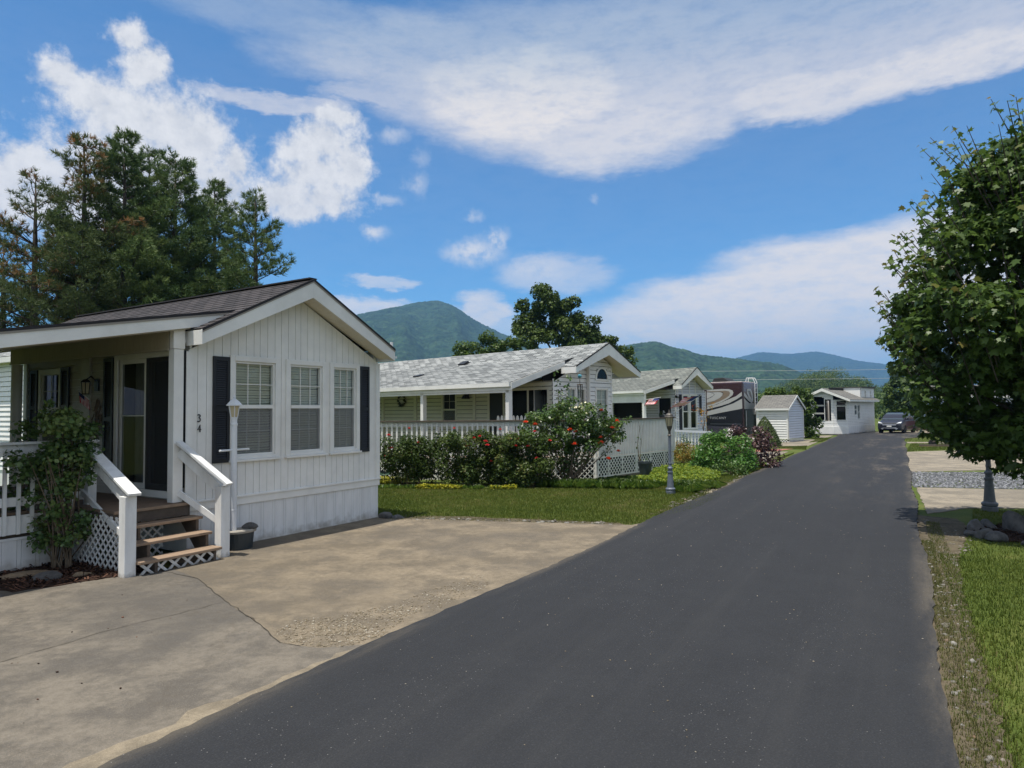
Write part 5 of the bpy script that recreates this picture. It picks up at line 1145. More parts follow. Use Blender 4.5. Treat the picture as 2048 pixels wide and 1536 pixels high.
M['leaf_yellow']=leaf_mat('yellow_groundcover_leaf',[(0,(.22,.24,.02)),(1,(.42,.38,.03))],.3,.5)
M['leaf_gold']=leaf_mat('golden_shrub_leaf',[(0,(.07,.085,.02)),(.5,(.20,.15,.025)),(1,(.38,.20,.03))],.3,.5)
M['leaf_burgundy']=leaf_mat('burgundy_leaf',[(0,(0.045,0.021,0.021)),(.6,(0.090,0.042,0.039)),(1,(0.195,0.112,0.083))],.2,.4,.5)
M['leaf_conifer']=leaf_mat('clipped_conifer_leaf',[(0,(0.033,0.055,0.018)),(.6,(0.072,0.101,0.029)),(1,(0.124,0.150,0.046))],.2,.6)
M['leaf_orange']=leaf_mat('orange_leaf',[(0,(.10,.10,.02)),(.5,(.32,.19,.03)),(1,(.48,.20,.03))],.3,.5)
M['needle']=leaf_mat('pine_needle',[(0,(0.058,0.100,0.039)),(.6,(0.119,0.177,0.058)),(1,(0.222,0.278,0.088))],.15,.55)
M['needle_pale']=leaf_mat('pale_pine_needle',[(0,(0.066,0.110,0.036)),(.6,(0.127,0.179,0.058)),(1,(0.193,0.235,0.077))],.15,.55)  # lighter green of the two paler pines
M['needle_brown']=leaf_mat('brown_pine_needle',[(0,(0.063,0.092,0.034)),(.66,(0.111,0.142,0.051)),(.78,(0.221,0.134,0.057)),(1,(0.395,0.206,0.087))],.2,.6)
M['blade']=leaf_mat('grass_blade',[(0,(0.058,0.091,0.012)),(.5,(0.101,0.134,0.020)),(.85,(0.157,0.171,0.035)),(1,(0.270,0.212,0.100))],.3,.6,.2)
M['blade_dark']=leaf_mat('border_grass_blade',[(0,(.050,.105,.016)),(.6,(.10,.180,.03)),(1,(.19,.26,.055))],.3,.45,.4)

# ---- big maple at the right edge
MT=thing('maple_tree','dark green maple leaning into view above the ring of rocks','tree',(8.62,10.75,0))
cl=[]
def egg(z):   # crown half width at height z
    return float(np.interp(z,[1.0,1.35,1.55,2.1,2.6,3.4,3.75,4.6,5.1,5.65,6.05,6.4],[.85,1.25,1.65,2.05,2.3,2.42,2.38,2.05,1.7,1.35,.9,.25]))
r_=np.random.default_rng(3)
for k in range(150):
    z=r_.uniform(1.45,6.25); a=r_.uniform(0,2*PI); R=max(0,egg(z)*r_.uniform(.72,1.0)-.28); rad=r_.uniform(.30,.52)
    cl.append((R*math.cos(a),R*math.sin(a),z,rad,.72))
for k in range(26):
    z=r_.uniform(1.9,5.6); a=r_.uniform(0,2*PI); R=egg(z)*r_.uniform(.0,.5); cl.append((R*math.cos(a),R*math.sin(a),z,.6,.8))
cl+=[(-.85,-.35,1.15,.30,.7),(-.45,-.5,1.0,.34,.7),(-.2,-.3,1.2,.4,.7),(-1.4,-.2,1.5,.35,.7),(-.8,-.1,1.5,.45,.7),(-1.75,.1,1.75,.35,.7),(.2,-.5,1.1,.4,.7),(.8,-.3,1.3,.5,.7)]
EP=[];EN=[];ET=[]; twig=MB()
for k in range(125):
    z=r_.uniform(2.2,6.3); a=r_.uniform(PI*.5,PI*1.6); R=egg(z)*.86; p=Vector((R*math.cos(a),R*math.sin(a),z)); d=Vector((math.cos(a)*.55,math.sin(a)*.55,r_.uniform(.6,1.2))).normalized(); ln=r_.uniform(.35,.70)*(1.5 if z>4.6 else 1)
    q=p+d*ln; twig.tube([p-d*.4,p+d*ln*.5,q],[.012,.008,.004],5)
    for j in range(13):
        t=j/12; c=p+d*ln*t; sz=Vector((r_.normal(),r_.normal(),r_.normal()*.4))*.07
        EP.append(tuple(c+sz)); EN.append((r_.normal()*.6+math.cos(a)*.3,r_.normal()*.6+math.sin(a)*.3,.7)); ET.append(.95+.05*r_.random() if (j==12) else .3+.6*r_.random())
foliage('crown',cl,1250,.115,MAPLE,M['leaf_maple'],MT,shell=.5,tspread=.5,droop=.8,extra=(np.array(EP),np.array(EN),np.array(ET)))
twig.build('sprays',M['bark'],MT)
trunk(MT,(0,0,0),(.1,.1,6.0),.11,.025,[(.22,(-1.7,-.3,2.4)),(.28,(-1.1,-1.1,3.2)),(.3,(1.5,.4,3.2)),(.36,(-1.7,.6,3.8)),(.42,(1.0,-1.1,4.2)),(.5,(-1.3,-.5,4.8)),(.6,(.7,.9,5.2)),(.62,(-.9,.3,5.6)),(.22,(-1.0,-.5,1.5))])
for i,(x,y,sx,sy,sz,lb) in enumerate(((7.3,10.75,.20,.13,.11,'pale rounded rock at the left tip of the rock ring'),(7.62,11.1,.28,.16,.20,'long gray rock leaning at the back left of the ring'),(7.95,11.3,.25,.15,.17,'flat gray rock behind the dark bed of the ring'),(8.15,10.95,.27,.15,.36,'tall upright pinkish boulder standing in the rock ring'),(8.7,11.3,.3,.2,.24,'gray boulder at the right edge beyond the upright one'),(7.38,10.32,.22,.17,.15,'brown rounded rock low in the front of the ring'),(7.6,9.98,.17,.12,.08,'small flat rock at the front edge of the ring'),(7.95,9.95,.24,.16,.12,'tan broken rock beside the flat pale one'),(8.4,9.8,.24,.17,.14,'gray rock at the lower right of the ring'),(7.35,10.55,.2,.15,.17,'bluish rock next to the left tip of the ring'))):
    rock('rock',lb,(x,y,-.02),(sx*.82,sy*.82,sz*.8),40+i,M['rocktan'] if i==7 else M['rock'],rz=i*.7)
b=MB(); b.extr([(8.75+1.45*math.cos(a)*1.0,10.72+.88*math.sin(a),0.004) for a in np.linspace(0,2*PI,28,endpoint=False)],(0,0,.02)); tag(b.build('mulch_bed',M['mulch']),'dark mulch inside the rock ring under the maple',kind='structure')

# ---- white pines behind the first home
def pine(px,Y,ytop,Lmax,m,label,seed,dens=1.0,skip=0.0,base=.22,lean=0):
    r=np.random.default_rng(seed); X=(px-1024)/1340*Y; h=2.05+(824-ytop)/1340*Y
    t=thing('pine_tree',label,'tree',(X,Y,0)); b=MB(); b.tube([(0,0,0),(.06,0,h*.4),(lean*.5,.05,h*.75),(lean,0,h*.985)],[.20,.15,.09,.015],8)
    TP=[];TD=[];TT=[]
    z=h*base
    while z<h*.985:
        f=(z/h-base)/(1-base); L0=Lmax*(min(1,.55+f*1.6) if f<.28 else (1-(f-.28)/.72)**.75)+.25
        for k in range(r.integers(4,7)):
            if r.random()<skip: continue
            a=r.uniform(0,2*PI); L=L0*r.uniform(.6,1.12); up=.15+.65*f+r.uniform(-.12,.2); d=Vector((math.cos(a),math.sin(a),up)).normalized(); p=Vector((lean*(z/h)**2,0,z)); e=p+d*L+Vector((0,0,.10*L*(1-f)))
            mid=p.lerp(e,.5)-Vector((0,0,.05*L)); b.tube([p,mid,e],[.035*(1-f)+.012,.018,.005],4,caps=False)
            nt=int((4+L*6.2)*dens); ct=r.random()
            for j in range(nt):
                s=.28+.72*(j+r.random())/nt; q=(p.lerp(mid,s*2) if s<.5 else mid.lerp(e,s*2-1))
                side=d.cross(Vector((0,0,1))).normalized()*(1 if j%2 else -1); ln=(1-s)*L*.42+.12
                for w_ in range(max(1,int(ln/.15))):
                    c=q+side*ln*(w_+1)/max(1,int(ln/.15))+d*ln*.5*(w_+1)/max(1,int(ln/.15))+Vector((0,0,r.uniform(-.03,.14)))
                    TP.append(tuple(c)); TD.append(tuple(d*.6+side*.5+Vector((0,0,.55)))); TT.append(ct*.6+.4*r.random())
            TP.append(tuple(e)); TD.append(tuple(d+Vector((0,0,.6)))); TT.append(ct)
        z+=r.uniform(.38,.6)
    TP.append((lean,0,h)); TD.append((0,0,1)); TT.append(.5)
    TP=np.array(TP);TD=unit(np.array(TD));TT=np.array(TT); n=len(TP); K=16
    D=unit(TD[:,None,:]*.75+r.normal(size=(n,K,3))*.52).reshape(-1,3); P=np.repeat(TP,K,0); s=(.15+.11*r.random(n*K))[:,None]
    S=unit(np.cross(D,r.normal(size=D.shape)))*.013
    V=np.stack([P-S,P+S,P+D*s+S*.4,P+D*s-S*.4],1).reshape(-1,3); F=np.arange(n*K*4).reshape(-1,4)
    np_mesh('crown',V,F,M[m],t,tint=np.repeat(TT,K)); b.build('trunk',M['bark'],t,smooth=True)
pine(242,28.5,262,3.3,'needle','tall dark pine in the middle of the clump',1,1.3)
pine(345,30,298,3.1,'needle','dark pine right of the tallest, its trunk showing low',2,1.2)
pine(160,27,262,3.0,'needle_brown','half-browned pine among the green pines',3,.85,.12)
pine(62,27.5,330,2.9,'needle_brown','thin brown-flecked pine towards the left of the clump',4,.6,.2)
pine(508,29,376,2.5,'needle_pale','small airy pine standing right of the dark clump',5,1.0,.15)
pine(425,33,352,2.6,'needle','short dark pine between the clump and the airy pine',6,1.05)
pine(0,29,480,2.6,'needle_pale','pale sparse pine cut off at the left picture side',7,1.0,.1)
pine(292,33,285,2.9,'needle','dark pine set back behind the two tallest',8,1.1)
pine(110,31,420,2.2,'needle_brown','low rust-brown pine in front of the bare trunks',9,.6,.15)

# ---- broadleaf trees further off
def px_clumps(L,Y,X0): # (px x, px y, radius px) seen at distance Y -> local clump
    k=Y/1340; return [((x-1024)*k-X0,random.uniform(-.5,.5)*r*k*1.2,2.05+(821-y)*k,r*k) for x,y,r in L]
def broad(name,label,Y,X0,L,dens,size,m,tr,r0=.22,shell=.6,flat=.85,cat='tree'):
    t=thing(name,label,cat,(X0,Y,0)); c=px_clumps(L,Y,X0); c2=[]
    for q in c:
        for k in range(17):
            d=unit(rng.normal(size=3))*random.uniform(.55,1.02); c2.append((q[0]+d[0]*q[3]*.78,q[1]+d[1]*q[3]*.85,q[2]+d[2]*q[3]*.72,q[3]*random.uniform(.26,.42),flat))
    foliage('crown',c2,dens,size,LEAF3,m,t,shell=shell,tspread=.5)
    if tr: trunk(t,(0,0,0),tr,r0,.07,[(.35+.09*i,(q[0]*.85,q[1],q[2])) for i,q in enumerate(c[:6])],rl=.55)
broad('shade_tree','tall rounded tree towering behind the pale shingled roof',58,4.6,[(1095,600,42),(1055,640,40),(1140,622,42),(1172,648,34),(1110,660,44),(1060,680,28),(1185,685,36),(1215,690,26),(1150,690,38),(1240,712,22),(1045,610,20),(1110,718,30)],560,.25,M['leaf_dark'],(.4,0,9.5),.32)
broad('shade_tree','low dome-shaped tree left of the tall rounded one',50,-1.8,[(975,692,36),(935,700,30),(1015,690,32),(975,720,40),(925,725,26),(1030,720,30)],560,.20,M['leaf_mid'],(0,0,4.5),.2)
broad('small_tree','small pale green tree at the right end of the pale ridge',48,8.2,[(1262,700,12),(1266,722,15),(1258,740,14)],600,.16,M['leaf_mid'],(0,0,3),.1)
broad('shade_tree','dark spreading tree beyond the parked car',72,42.5,[(1805,760,34),(1840,745,40),(1790,790,30),(1830,800,40),(1880,770,50),(1870,820,40),(1795,825,26)],420,.30,M['leaf_dark'],(0,0,5),.3)
broad('shade_bush','tall glossy green bush behind the shed',46.5,19.4,[(1588,795,24),(1612,802,24),(1610,832,30),(1618,855,24),(1608,872,20),(1562,790,18),(1542,788,15)],700,.18,M['leaf_mid'],None,cat='bush')
broad('round_bush','pale green rounded bush behind the parked car',62,37.4,[(1828,838,14),(1838,845,12),(1820,848,10)],900,.12,M['leaf_bright'],None,cat='bush')

# woodland along the foot of the hills: an uncountable mass
cw=[]
for k in range(620):
    a=random.uniform(4,52); R=random.uniform(95,330); top=2.05+R*math.tan(math.radians(random.uniform(.35,1.25)+(.35 if 13<a<20 else 0))); r=max(1.1,min(4.5,top*.36))
    cw.append((R*math.sin(math.radians(a)),R*math.cos(math.radians(a)),top-r*.8,r,1.0)); 
    if top>3.5: cw.append((R*math.sin(math.radians(a)),R*math.cos(math.radians(a)),top*.3,r,1.1))
for k in range(420):
    a=random.uniform(19,36); R=random.uniform(330,430); e=2.45*math.exp(-((a-25.1)/3.6)**2)+.6; h=R*math.tan(math.radians(e*random.uniform(.35,1.0))); r=random.uniform(2.6,4.6); cw.append((R*math.sin(math.radians(a)),R*math.cos(math.radians(a)),h,r,1.0))
for k in range(240):
    a=random.uniform(-48,6); R=random.uniform(120,330); top=2.05+R*math.tan(math.radians(random.uniform(.3,1.1))); r=max(1.2,top*.4); cw.append((R*math.sin(math.radians(a)),R*math.cos(math.radians(a)),top-r*.8,r,1.0))
tag(foliage('woodland',cw,26,.62,LEAF3,M['leaf_dark'],None,shell=.8,tspread=.4),'belt of woodland along the foot of the hills','woodland',kind='stuff')

# ---- shrubs and garden plants
def flower(par,p,r,m,name='flower'):
    b=MB()
    for k in range(7):
        a=2*PI*k/7+random.random()*.5; d=Vector((math.cos(a),math.sin(a),random.uniform(.1,.7))).normalized(); s=d.cross(Vector((0,0,1))).normalized()*r*.4; P=Vector(p)
        b.face([P,P+d*r*.6-s,P+d*r,P+d*r*.6+s])
    for k in range(5):
        a=2*PI*k/5+.4; d=Vector((math.cos(a)*.4,math.sin(a)*.4,1)).normalized(); s=d.cross(Vector((0,1,0))).normalized()*r*.3; P=Vector(p); b.face([P,P+d*r*.5-s,P+d*r*.8,P+d*r*.5+s])
    return b.build(name,m,par)
def shrub(name,label,loc,clumps,dens,size,m,group=None,cat='shrub',tpl=LEAF3,stems=0,shell=.55,spread=.3,flowers=(),fm=None,fr=.05,stem_r=.012):
    t=thing(name,label,cat,loc,0,group); foliage('foliage',clumps,dens,size,tpl,m,t,shell=shell)
    if stems:
        b=MB()
        for k in range(stems):
            a=random.uniform(0,2*PI); c=random.choice(clumps); e=Vector(c[:3])+Vector((random.uniform(-.5,.5)*c[3],random.uniform(-.5,.5)*c[3],random.uniform(-.2,.6)*c[3])); p=Vector((math.cos(a)*spread*.3,math.sin(a)*spread*.3,-.02)); mid=p.lerp(e,.5)+Vector((random.uniform(-.08,.08),random.uniform(-.08,.08),.08)); b.tube([p,mid,e],[stem_r,stem_r*.8,stem_r*.35],5,caps=False)
        b.build('stems',M['paletwig'],t)
    for p in flowers: flower(t,p,fr*random.uniform(.8,1.2),fm)
    return t
# climbing rose in front of the porch
c=[]
for k in range(34):
    z=random.uniform(.75,2.05); c.append((random.gauss(-.06,.24)*(1.0 if z<1.7 else .85),random.gauss(0,.22),z,random.uniform(.12,.24),.8))
c+=[(random.gauss(-.05,.22),random.gauss(0,.15),random.uniform(.35,.8),.16,.8) for q in range(12)]
c+=[(-.50,0,1.85,.2,.8),(-.62,-.05,1.62,.15,.8),(-.28,0,2.05,.14,.8),(-.2,0,2.2,.10,.9),(.12,0,2.0,.14,.8),(.26,.0,1.8,.14,.8),(.34,-.1,1.45,.14,.8),(.38,-.1,1.2,.12,.8),(.0,0,.6,.15,.8),(-.1,-.1,.45,.12,.8),(-.42,0,1.35,.25,.8),(-.4,.1,1.1,.2,.8)]
shrub('climbing_rose','leggy climbing rose with bare lower stems before the porch rail',(-5.98,8.98,0),c,3400,.062,M['leaf_porch'],cat='rose bush',tpl=LEAF,stems=34,spread=.35,stem_r=.011,shell=.2)
# rose hedge
for i,(px,Y,wd,h,lb) in enumerate(((822,18.9,.78,1.50,'leftmost rose bush of the red-flowered hedge, beside the hose reel'),(925,18.6,.80,1.58,'middle rose bush of the red-flowered hedge'),(1005,18.7,.55,1.45,'narrow rose bush between the middle and right hedge bushes'),(1062,18.2,.72,1.50,'right-hand rose bush of the hedge, next to the trumpet vine'))):
    X=(px-1024)/1340*Y; c=[]; 
    for k in range(95):
        a=random.uniform(0,2*PI); z=random.uniform(.16,h-.16); w_=wd*(.85+.35*math.sin(min(1,z/h*1.25)*PI*.62)); R=w_*math.sqrt(random.random())*.85; c.append((R*math.cos(a),R*math.sin(a)*.75,z,random.uniform(.15,.25),.85))
    fl=[(random.uniform(-wd,wd)*.9,-wd*.72*random.uniform(.5,1.0),random.uniform(.5,h*.98)) for q in range(5)]+[(random.uniform(-wd,wd)*.7,-.1,h*random.uniform(.98,1.06)) for q in range(1)]
    shrub('rose_bush',lb,(X,Y,0),c,3000,.070,M['leaf_rose'],'rose bushes of the hedge',cat='rose bush',stems=12,spread=.8,flowers=fl,fm=M['rosepetal'],fr=.075)
# sparse bush at the hose reel
shrub('rose_bush','thin sprawling rose beside the corner of the gabled wall',(-3.95,19.2,0),[(0,0,.95,.2),(-.15,0,.75,.18),(.1,-.1,.65,.2),(-.1,0,1.1,.15)],1800,.06,M['leaf_rose'],cat='rose bush',stems=8,flowers=[(.05,-.15,.95),(-.1,-.2,.75)],fm=M['rosepetal'])
# trumpet vine over a trellis stump
c=[]
for k in range(150):
    a=random.uniform(0,2*PI); R=math.sqrt(random.random()); x=R*math.cos(a)*1.35; z=1.62+.62*R*math.sin(a)+.10*random.random(); y=random.gauss(0,.35); c.append((x+.05,y,z-.12*abs(x),random.uniform(.15,.26),.75))
for k in range(14): z=1.1-.75*k/13; c.append((random.gauss(.05,.16),random.gauss(0,.15),z,.2,.9))
c+=[(-.20+.03*k*(-1)**k,0,2.2+.13*k,.15-.008*k,1.0) for k in range(8)]+[(1.35,-.1,1.5,.15),(1.5,-.1,1.75,.12),(1.65,0,1.8,.1),(1.1,-.1,1.0,.14),(.95,-.1,.85,.12)]
fl=[(-1.25,-.35,1.72),(-1.0,-.4,1.65),(-.05,-.5,1.50),(.1,-.5,1.44),(.82,-.4,2.02),(1.25,-.3,1.72),(1.12,-.4,1.55),(.80,-.5,1.15),(.78,-.5,1.3),(.06,-.6,1.12),(1.3,-.2,.9),(1.0,-.4,.70)]
TV=shrub('trumpet_vine','large trumpet vine with orange-red flowers at the deck corner',(1.62,18.75,0),c,1500,.085,M['leaf_vine'],cat='vine',tpl=LEAF3,stems=26,spread=.5,flowers=fl,fm=M['orange'],fr=.10,stem_r=.02)
b=MB(); 
for k in range(45):
    p=Vector((.30+random.gauss(0,.13),-.25+random.gauss(0,.08),2.13+random.gauss(0,.07))); d=Vector((random.gauss(0,1),random.gauss(0,1),random.gauss(0,1))).normalized()*.028; u=d.orthogonal(); b.face([p-d,p+u,p+d,p-u])
b.build('blossom',M['cream_flower'],TV)
# lamp-side shrubs
def dome(w,h,n,rmin,rmax,dep=.8):
    c=[]
    for k in range(n):
        a=random.uniform(0,2*PI); u=math.sqrt(random.random()); z=random.uniform(.1,1)*h*math.sqrt(max(.05,1-u*u*.9)); c.append((u*w*math.cos(a),u*w*dep*math.sin(a),z,random.uniform(rmin,rmax),.85))
    return c
shrub('green_shrub','bright leafy green shrub beside the lane, left of the burgundy one',(7.0,22.3,0),dome(.98,1.36,80,.16,.26),2100,.085,M['leaf_bright'],stems=10)
shrub('green_shrub','low dark green mound at the foot of the bright shrub',(6.75,20.9,0),dome(.55,.5,24,.12,.18),1800,.07,M['leaf_vine'],stems=4)
shrub('burgundy_shrub','dark burgundy-leaved shrub leaning towards the lane',(8.35,23.7,0),dome(1.0,1.52,80,.15,.26)+[(.9,-.1,.5,.2),(1.05,-.15,.35,.16),(-.5,0,1.35,.2),(.6,0,1.1,.2)],1500,.095,M['leaf_burgundy'],stems=16)
shrub('golden_shrub','rounded golden-orange shrub at the deck corner behind the gray lamp',(6.55,25.6,0),dome(.52,.92,36,.13,.2),2800,.055,M['leaf_gold'],stems=4)
shrub('golden_shrub','smaller golden shrub half hidden behind the bright green one',(7.5,26.2,0),dome(.6,1.12,34,.13,.2),2400,.055,M['leaf_gold'],stems=4)
shrub('green_shrub','small loose green shrub against the blue-capped white fence',(7.3,28.6,0),dome(.45,1.0,20,.12,.2),1400,.07,M['leaf_mid'],stems=5)
# clipped cone
t=thing('conical_shrub','clipped cone-shaped evergreen in front of the white shed','shrub',(13.75,36.6,0))
n=9000; hgt=1.62; z=hgt*(1-np.sqrt(rng.random(n)))*1.0; prof=.84*np.power(np.clip(1-(z/hgt)**1.35,0,1),.85); a=rng.random(n)*2*PI; rr=prof*(.93+.07*rng.normal(size=n)*.7)
P=np.stack([rr*np.cos(a),rr*np.sin(a),z+.04],1); Nn=np.stack([np.cos(a),np.sin(a),np.full(n,.6)],1)+rng.normal(size=(n,3))*.45
V,F=leaf_arrays(P,Nn,.055+.03*rng.random(n),LEAF3); np_mesh('foliage',V,F,M['leaf_conifer'],t,tint=np.clip(.5+.5*np.sin(a*5+z*6)*.5+rng.normal(size=n)*.2,0,1))
trunk(t,(0,0,0),(0,0,1.0),.05,.02)
# little orange tree
t=thing('small_tree','slender little tree with yellow-orange leaves before the gray gable','tree',(9.85,34.6,0)); foliage('crown',[(0,0,1.95,.28),(.05,0,1.55,.26),(-.1,0,1.25,.2),(.32,0,2.15,.2),(.5,0,2.4,.14),(-.25,0,2.05,.2),(.15,0,1.0,.2),(.0,0,.75,.14)],420,.10,LEAF3,M['leaf_orange'],t,shell=.1); trunk(t,(0,0,0),(.05,0,2.2),.03,.01,[(.5,(.35,0,2.2)),(.4,(-.25,0,1.9))],m='paletwig')
shrub('mixed_shrub','brownish green flowering shrub beyond the wheelbarrow',(24.5,36.9,0),dome(1.0,1.25,46,.18,.3),900,.10,M['leaf_rose'],stems=8)
shrub('green_shrub','leafy green plants against the far home on the right',(33.0,49.5,0),dome(1.2,1.0,30,.2,.3),260,.12,M['leaf_mid'],stems=4)

# ---- ground cover, border grass, lawn blades, gravel, chips
def inside(P,poly):
    x,y=P[:,0],P[:,1]; r=np.zeros(len(P),bool); n=len(poly)
    for i in range(n):
        (x1,y1),(x2,y2)=poly[i],poly[(i+1)%n]; c=((y1>y)!=(y2>y)); xi=(x2-x1)*(y-y1)/((y2-y1) if y2!=y1 else 1e-9)+x1; r^=c&(x<xi)
    return r
def sample(poly,n):
    p=np.array(poly); lo,hi=p.min(0),p.max(0); out=np.zeros((0,2))
    while len(out)<n:
        q=lo+(hi-lo)*rng.random((n*2,2)); out=np.concatenate([out,q[inside(q,poly)]])
    return out[:n]
def blades(name,label,polys,h,w_,m,cat='grass',bend=.5,z0=0.0,patch=None,clear=()):
    V=[];T=[]
    for poly,n in polys:
        q=sample(poly,n)
        for cz in clear: q=q[~inside(q,cz)]
        n=len(q); a=rng.random(n)*2*PI; hh=h*(.55+.7*rng.random(n)); d=np.stack([np.cos(a),np.sin(a),np.zeros(n)],1); tilt=rng.normal(size=n)*bend
        P=np.concatenate([q,np.full((n,1),z0)],1); s=np.stack([-d[:,1],d[:,0],np.zeros(n)],1)*(w_/2)
        up=np.stack([d[:,0]*np.sin(tilt),d[:,1]*np.sin(tilt),np.cos(tilt)],1)*hh[:,None]
        V.append(np.stack([P-s,P+s,P+up],1)); pn=vnoise(q[:,0]*.8+50,q[:,1]*.8+50,77)*.6+vnoise(q[:,0]*4+50,q[:,1]*4+50,78)*.4
        T.append(np.clip(pn*.75+rng.normal(size=n)*.18+.1,0,1))
    V=np.concatenate(V).reshape(-1,3); F=np.arange(len(V)).reshape(-1,3)
    return tag(np_mesh(name,V,F,m,None,tint=np.concatenate(T)),label,cat,kind='stuff')
M['blade_dry']=leaf_mat('dry_grass_blade',[(0,(.07,.10,.02)),(.5,(.12,.125,.035)),(1,(.22,.18,.09))],.3,.6,.2)
def near_right(s0,s1,t0,t1): return [rd(s0,t0),rd(s1,t0),rd(s1,t1),rd(s0,t1)]
ring=[(8.75+1.5*math.cos(a),10.72+.92*math.sin(a)) for a in np.linspace(0,2*PI,20,endpoint=False)]
blades('grass','mown green grass of the right-hand verge under the maple',[(near_right(-1,5,.15,4.5),70000),(near_right(5,9,.18,6),68000),([rd(9,.42),rd(11.5,.75),(9.2,13.5),(15,11.3),(13,8),rd(9,6)],50000)],.045,.009,M['blade'],clear=[ring])
blades('grass','mown green lawn between driveway and rose hedge',[([(-2.3,13.1),(-1.0,13.15),(2.25,12.05),(3.7,13.75),(4.75,15.5),(5.0,16.2),(3.9,17.3),(.8,17.8),(-1.6,17.9),(-4.8,18.6),(-5.0,14.2)],110000),([(4.2,15.6),(3.9,16.9),(3.0,18.2),(6.2,20.5),(8.3,23),(9.3,25.2),rd(23.6,-WID-.1),rd(13.8,-WID-.14)],26000)],.05,.011,M['blade'])
blades('grass','short grass between the concrete strips further down the lane',[([(10.2,26.3),(12.0,29.3),rd(31,-WID-.2),rd(26.5,-WID-.2)],4000),([(14.6,33.2),(13.5,35.8),(16,36.5),rd(34.5,-WID-.1),rd(33.5,-WID-.1)],5000),([(17.6,40),(19.6,43.5),(20.3,46.4),(22,46.3),rd(42.5,-WID-.1)],3500),([(18.2,31.2),(22.8,38.4),(27,35.6),(25.5,33.7)],9000),([(23.5,40.3),(28,48.5),(36,47),(33,37)],9000)],.06,.02,M['blade'])
def tufts(name,label,pts,nb,h,m,cat='border grass',w_=.012):
    V=[];T=[]
    for (x,y,r) in pts:
        n=nb; a=rng.random(n)*2*PI; rr=r*.35*np.sqrt(rng.random(n)); P=np.stack([x+rr*np.cos(a),y+rr*np.sin(a),np.zeros(n)],1); d=np.stack([np.cos(a),np.sin(a),np.zeros(n)],1); hh=h*(.6+.5*rng.random(n)); out=(r*(.3+.8*rng.random(n)))[:,None]
        s=np.stack([-d[:,1],d[:,0],np.zeros(n)],1)*w_/2; mid=P+d*out*.45+np.array([0,0,1])*hh[:,None]; tip=P+d*out*1.15+np.array([0,0,1])*(hh*(.5+.4*rng.random(n)))[:,None]
        V.append(np.stack([P-s,P+s,mid+s,tip,mid-s],1)); T.append(np.clip(rng.random(n),0,1))
    V=np.concatenate(V).reshape(-1,3); F=np.arange(len(V)).reshape(-1,5); return tag(np_mesh(name,V,F,m,None,tint=np.concatenate(T)),label,cat,kind='stuff')
def line_pts(pts,step,jit,r):
    o=[]
    for p,q in zip(pts,pts[1:]):
        n=max(1,int(math.dist(p,q)/step))
        for i in range(n): t=i/n; o.append((p[0]+(q[0]-p[0])*t+random.gauss(0,jit),p[1]+(q[1]-p[1])*t+random.gauss(0,jit),r*random.uniform(.8,1.2)))
    return o
tufts('border_grass','arching clumps of dark border grass edging the deck bed',line_pts([(.9,17.9),(2.2,17.7),(3.3,17.5),(3.7,17.6)],.13,.10,.22)+line_pts([(.9,18.2),(2.4,18.1),(3.5,18.0)],.16,.1,.2)+line_pts([(4.15,16.75),(4.75,17.1),(5.0,17.7)],.10,.12,.26)+line_pts([(4.3,17.2),(4.8,17.6)],.12,.1,.25)+line_pts([(2.6,18.7),(3.6,19.0)],.2,.1,.2),70,.21,M['blade_dark'])
blades('grass','weedy dry grass creeping over the stony asphalt verge',[(near_right(-1,10,-.01,.14),9000),(near_right(-1,12,.10,.32),7000),(near_right(-1,10,.06,.2),1800),([rd(11.2,-WID),rd(10.6,-WID-.25),rd(13,-WID-.2),rd(24,-WID-.14),rd(24,-WID+.03)],2600),([(-2.4,12.75),(2.1,11.98),(2.2,12.25),(-1.2,13.2),(-2.4,13.1)],2600)],.04,.008,M['blade_dry'])
tufts('border_grass','grassy fringe along the foot of the rose hedge',line_pts([(-3.8,18.2),(-2.2,17.9),(-.4,17.75),(.8,17.9)],.22,.08,.12),60,.11,M['blade_dark'])
def cover(name,label,polys,h,size,m,cat='ground cover'):
    P=[]
    for poly,n in polys:
        q=sample(poly,n); P.append(np.concatenate([q,(h*(.3+.7*rng.random(n))*(.6+.6*vnoise(q[:,0]*2.2+40,q[:,1]*2.2+40,5)))[:,None]],1))
    P=np.concatenate(P); Nn=np.array([0,0,1.])+rng.normal(size=P.shape)*.5; V,F=leaf_arrays(P,Nn,size*(.7+.6*rng.random(len(P))),LEAF3)
    return tag(np_mesh(name,V,F,m,None,tint=rng.random(len(P))),label,cat,kind='stuff')
cover('ground_cover','lime green ground cover between the black pot and gray lamp',[([(3.9,19.2),(4.7,18.0),(5.6,18.4),(6.3,20.4),(6.2,23.2),(5.2,22.6),(4.5,21.6)],11000),([(3.4,18.2),(4.5,17.7),(4.4,19.0),(3.6,19.2)],2600)],.22,.07,M['leaf_lime'])
cover('ground_cover','bright yellow ground cover under the lattice by the hose reel',[([(-4.6,19.2),(-3.2,19.0),(-2.8,19.6),(-4.4,20.4)],2600),([(-2.6,17.75),(-1.4,17.6),(-1.3,17.9),(-2.4,18.1)],1300),([(-.6,17.5),(.1,17.5),(.1,17.7),(-.6,17.7)],400)],.14,.06,M['leaf_yellow'])
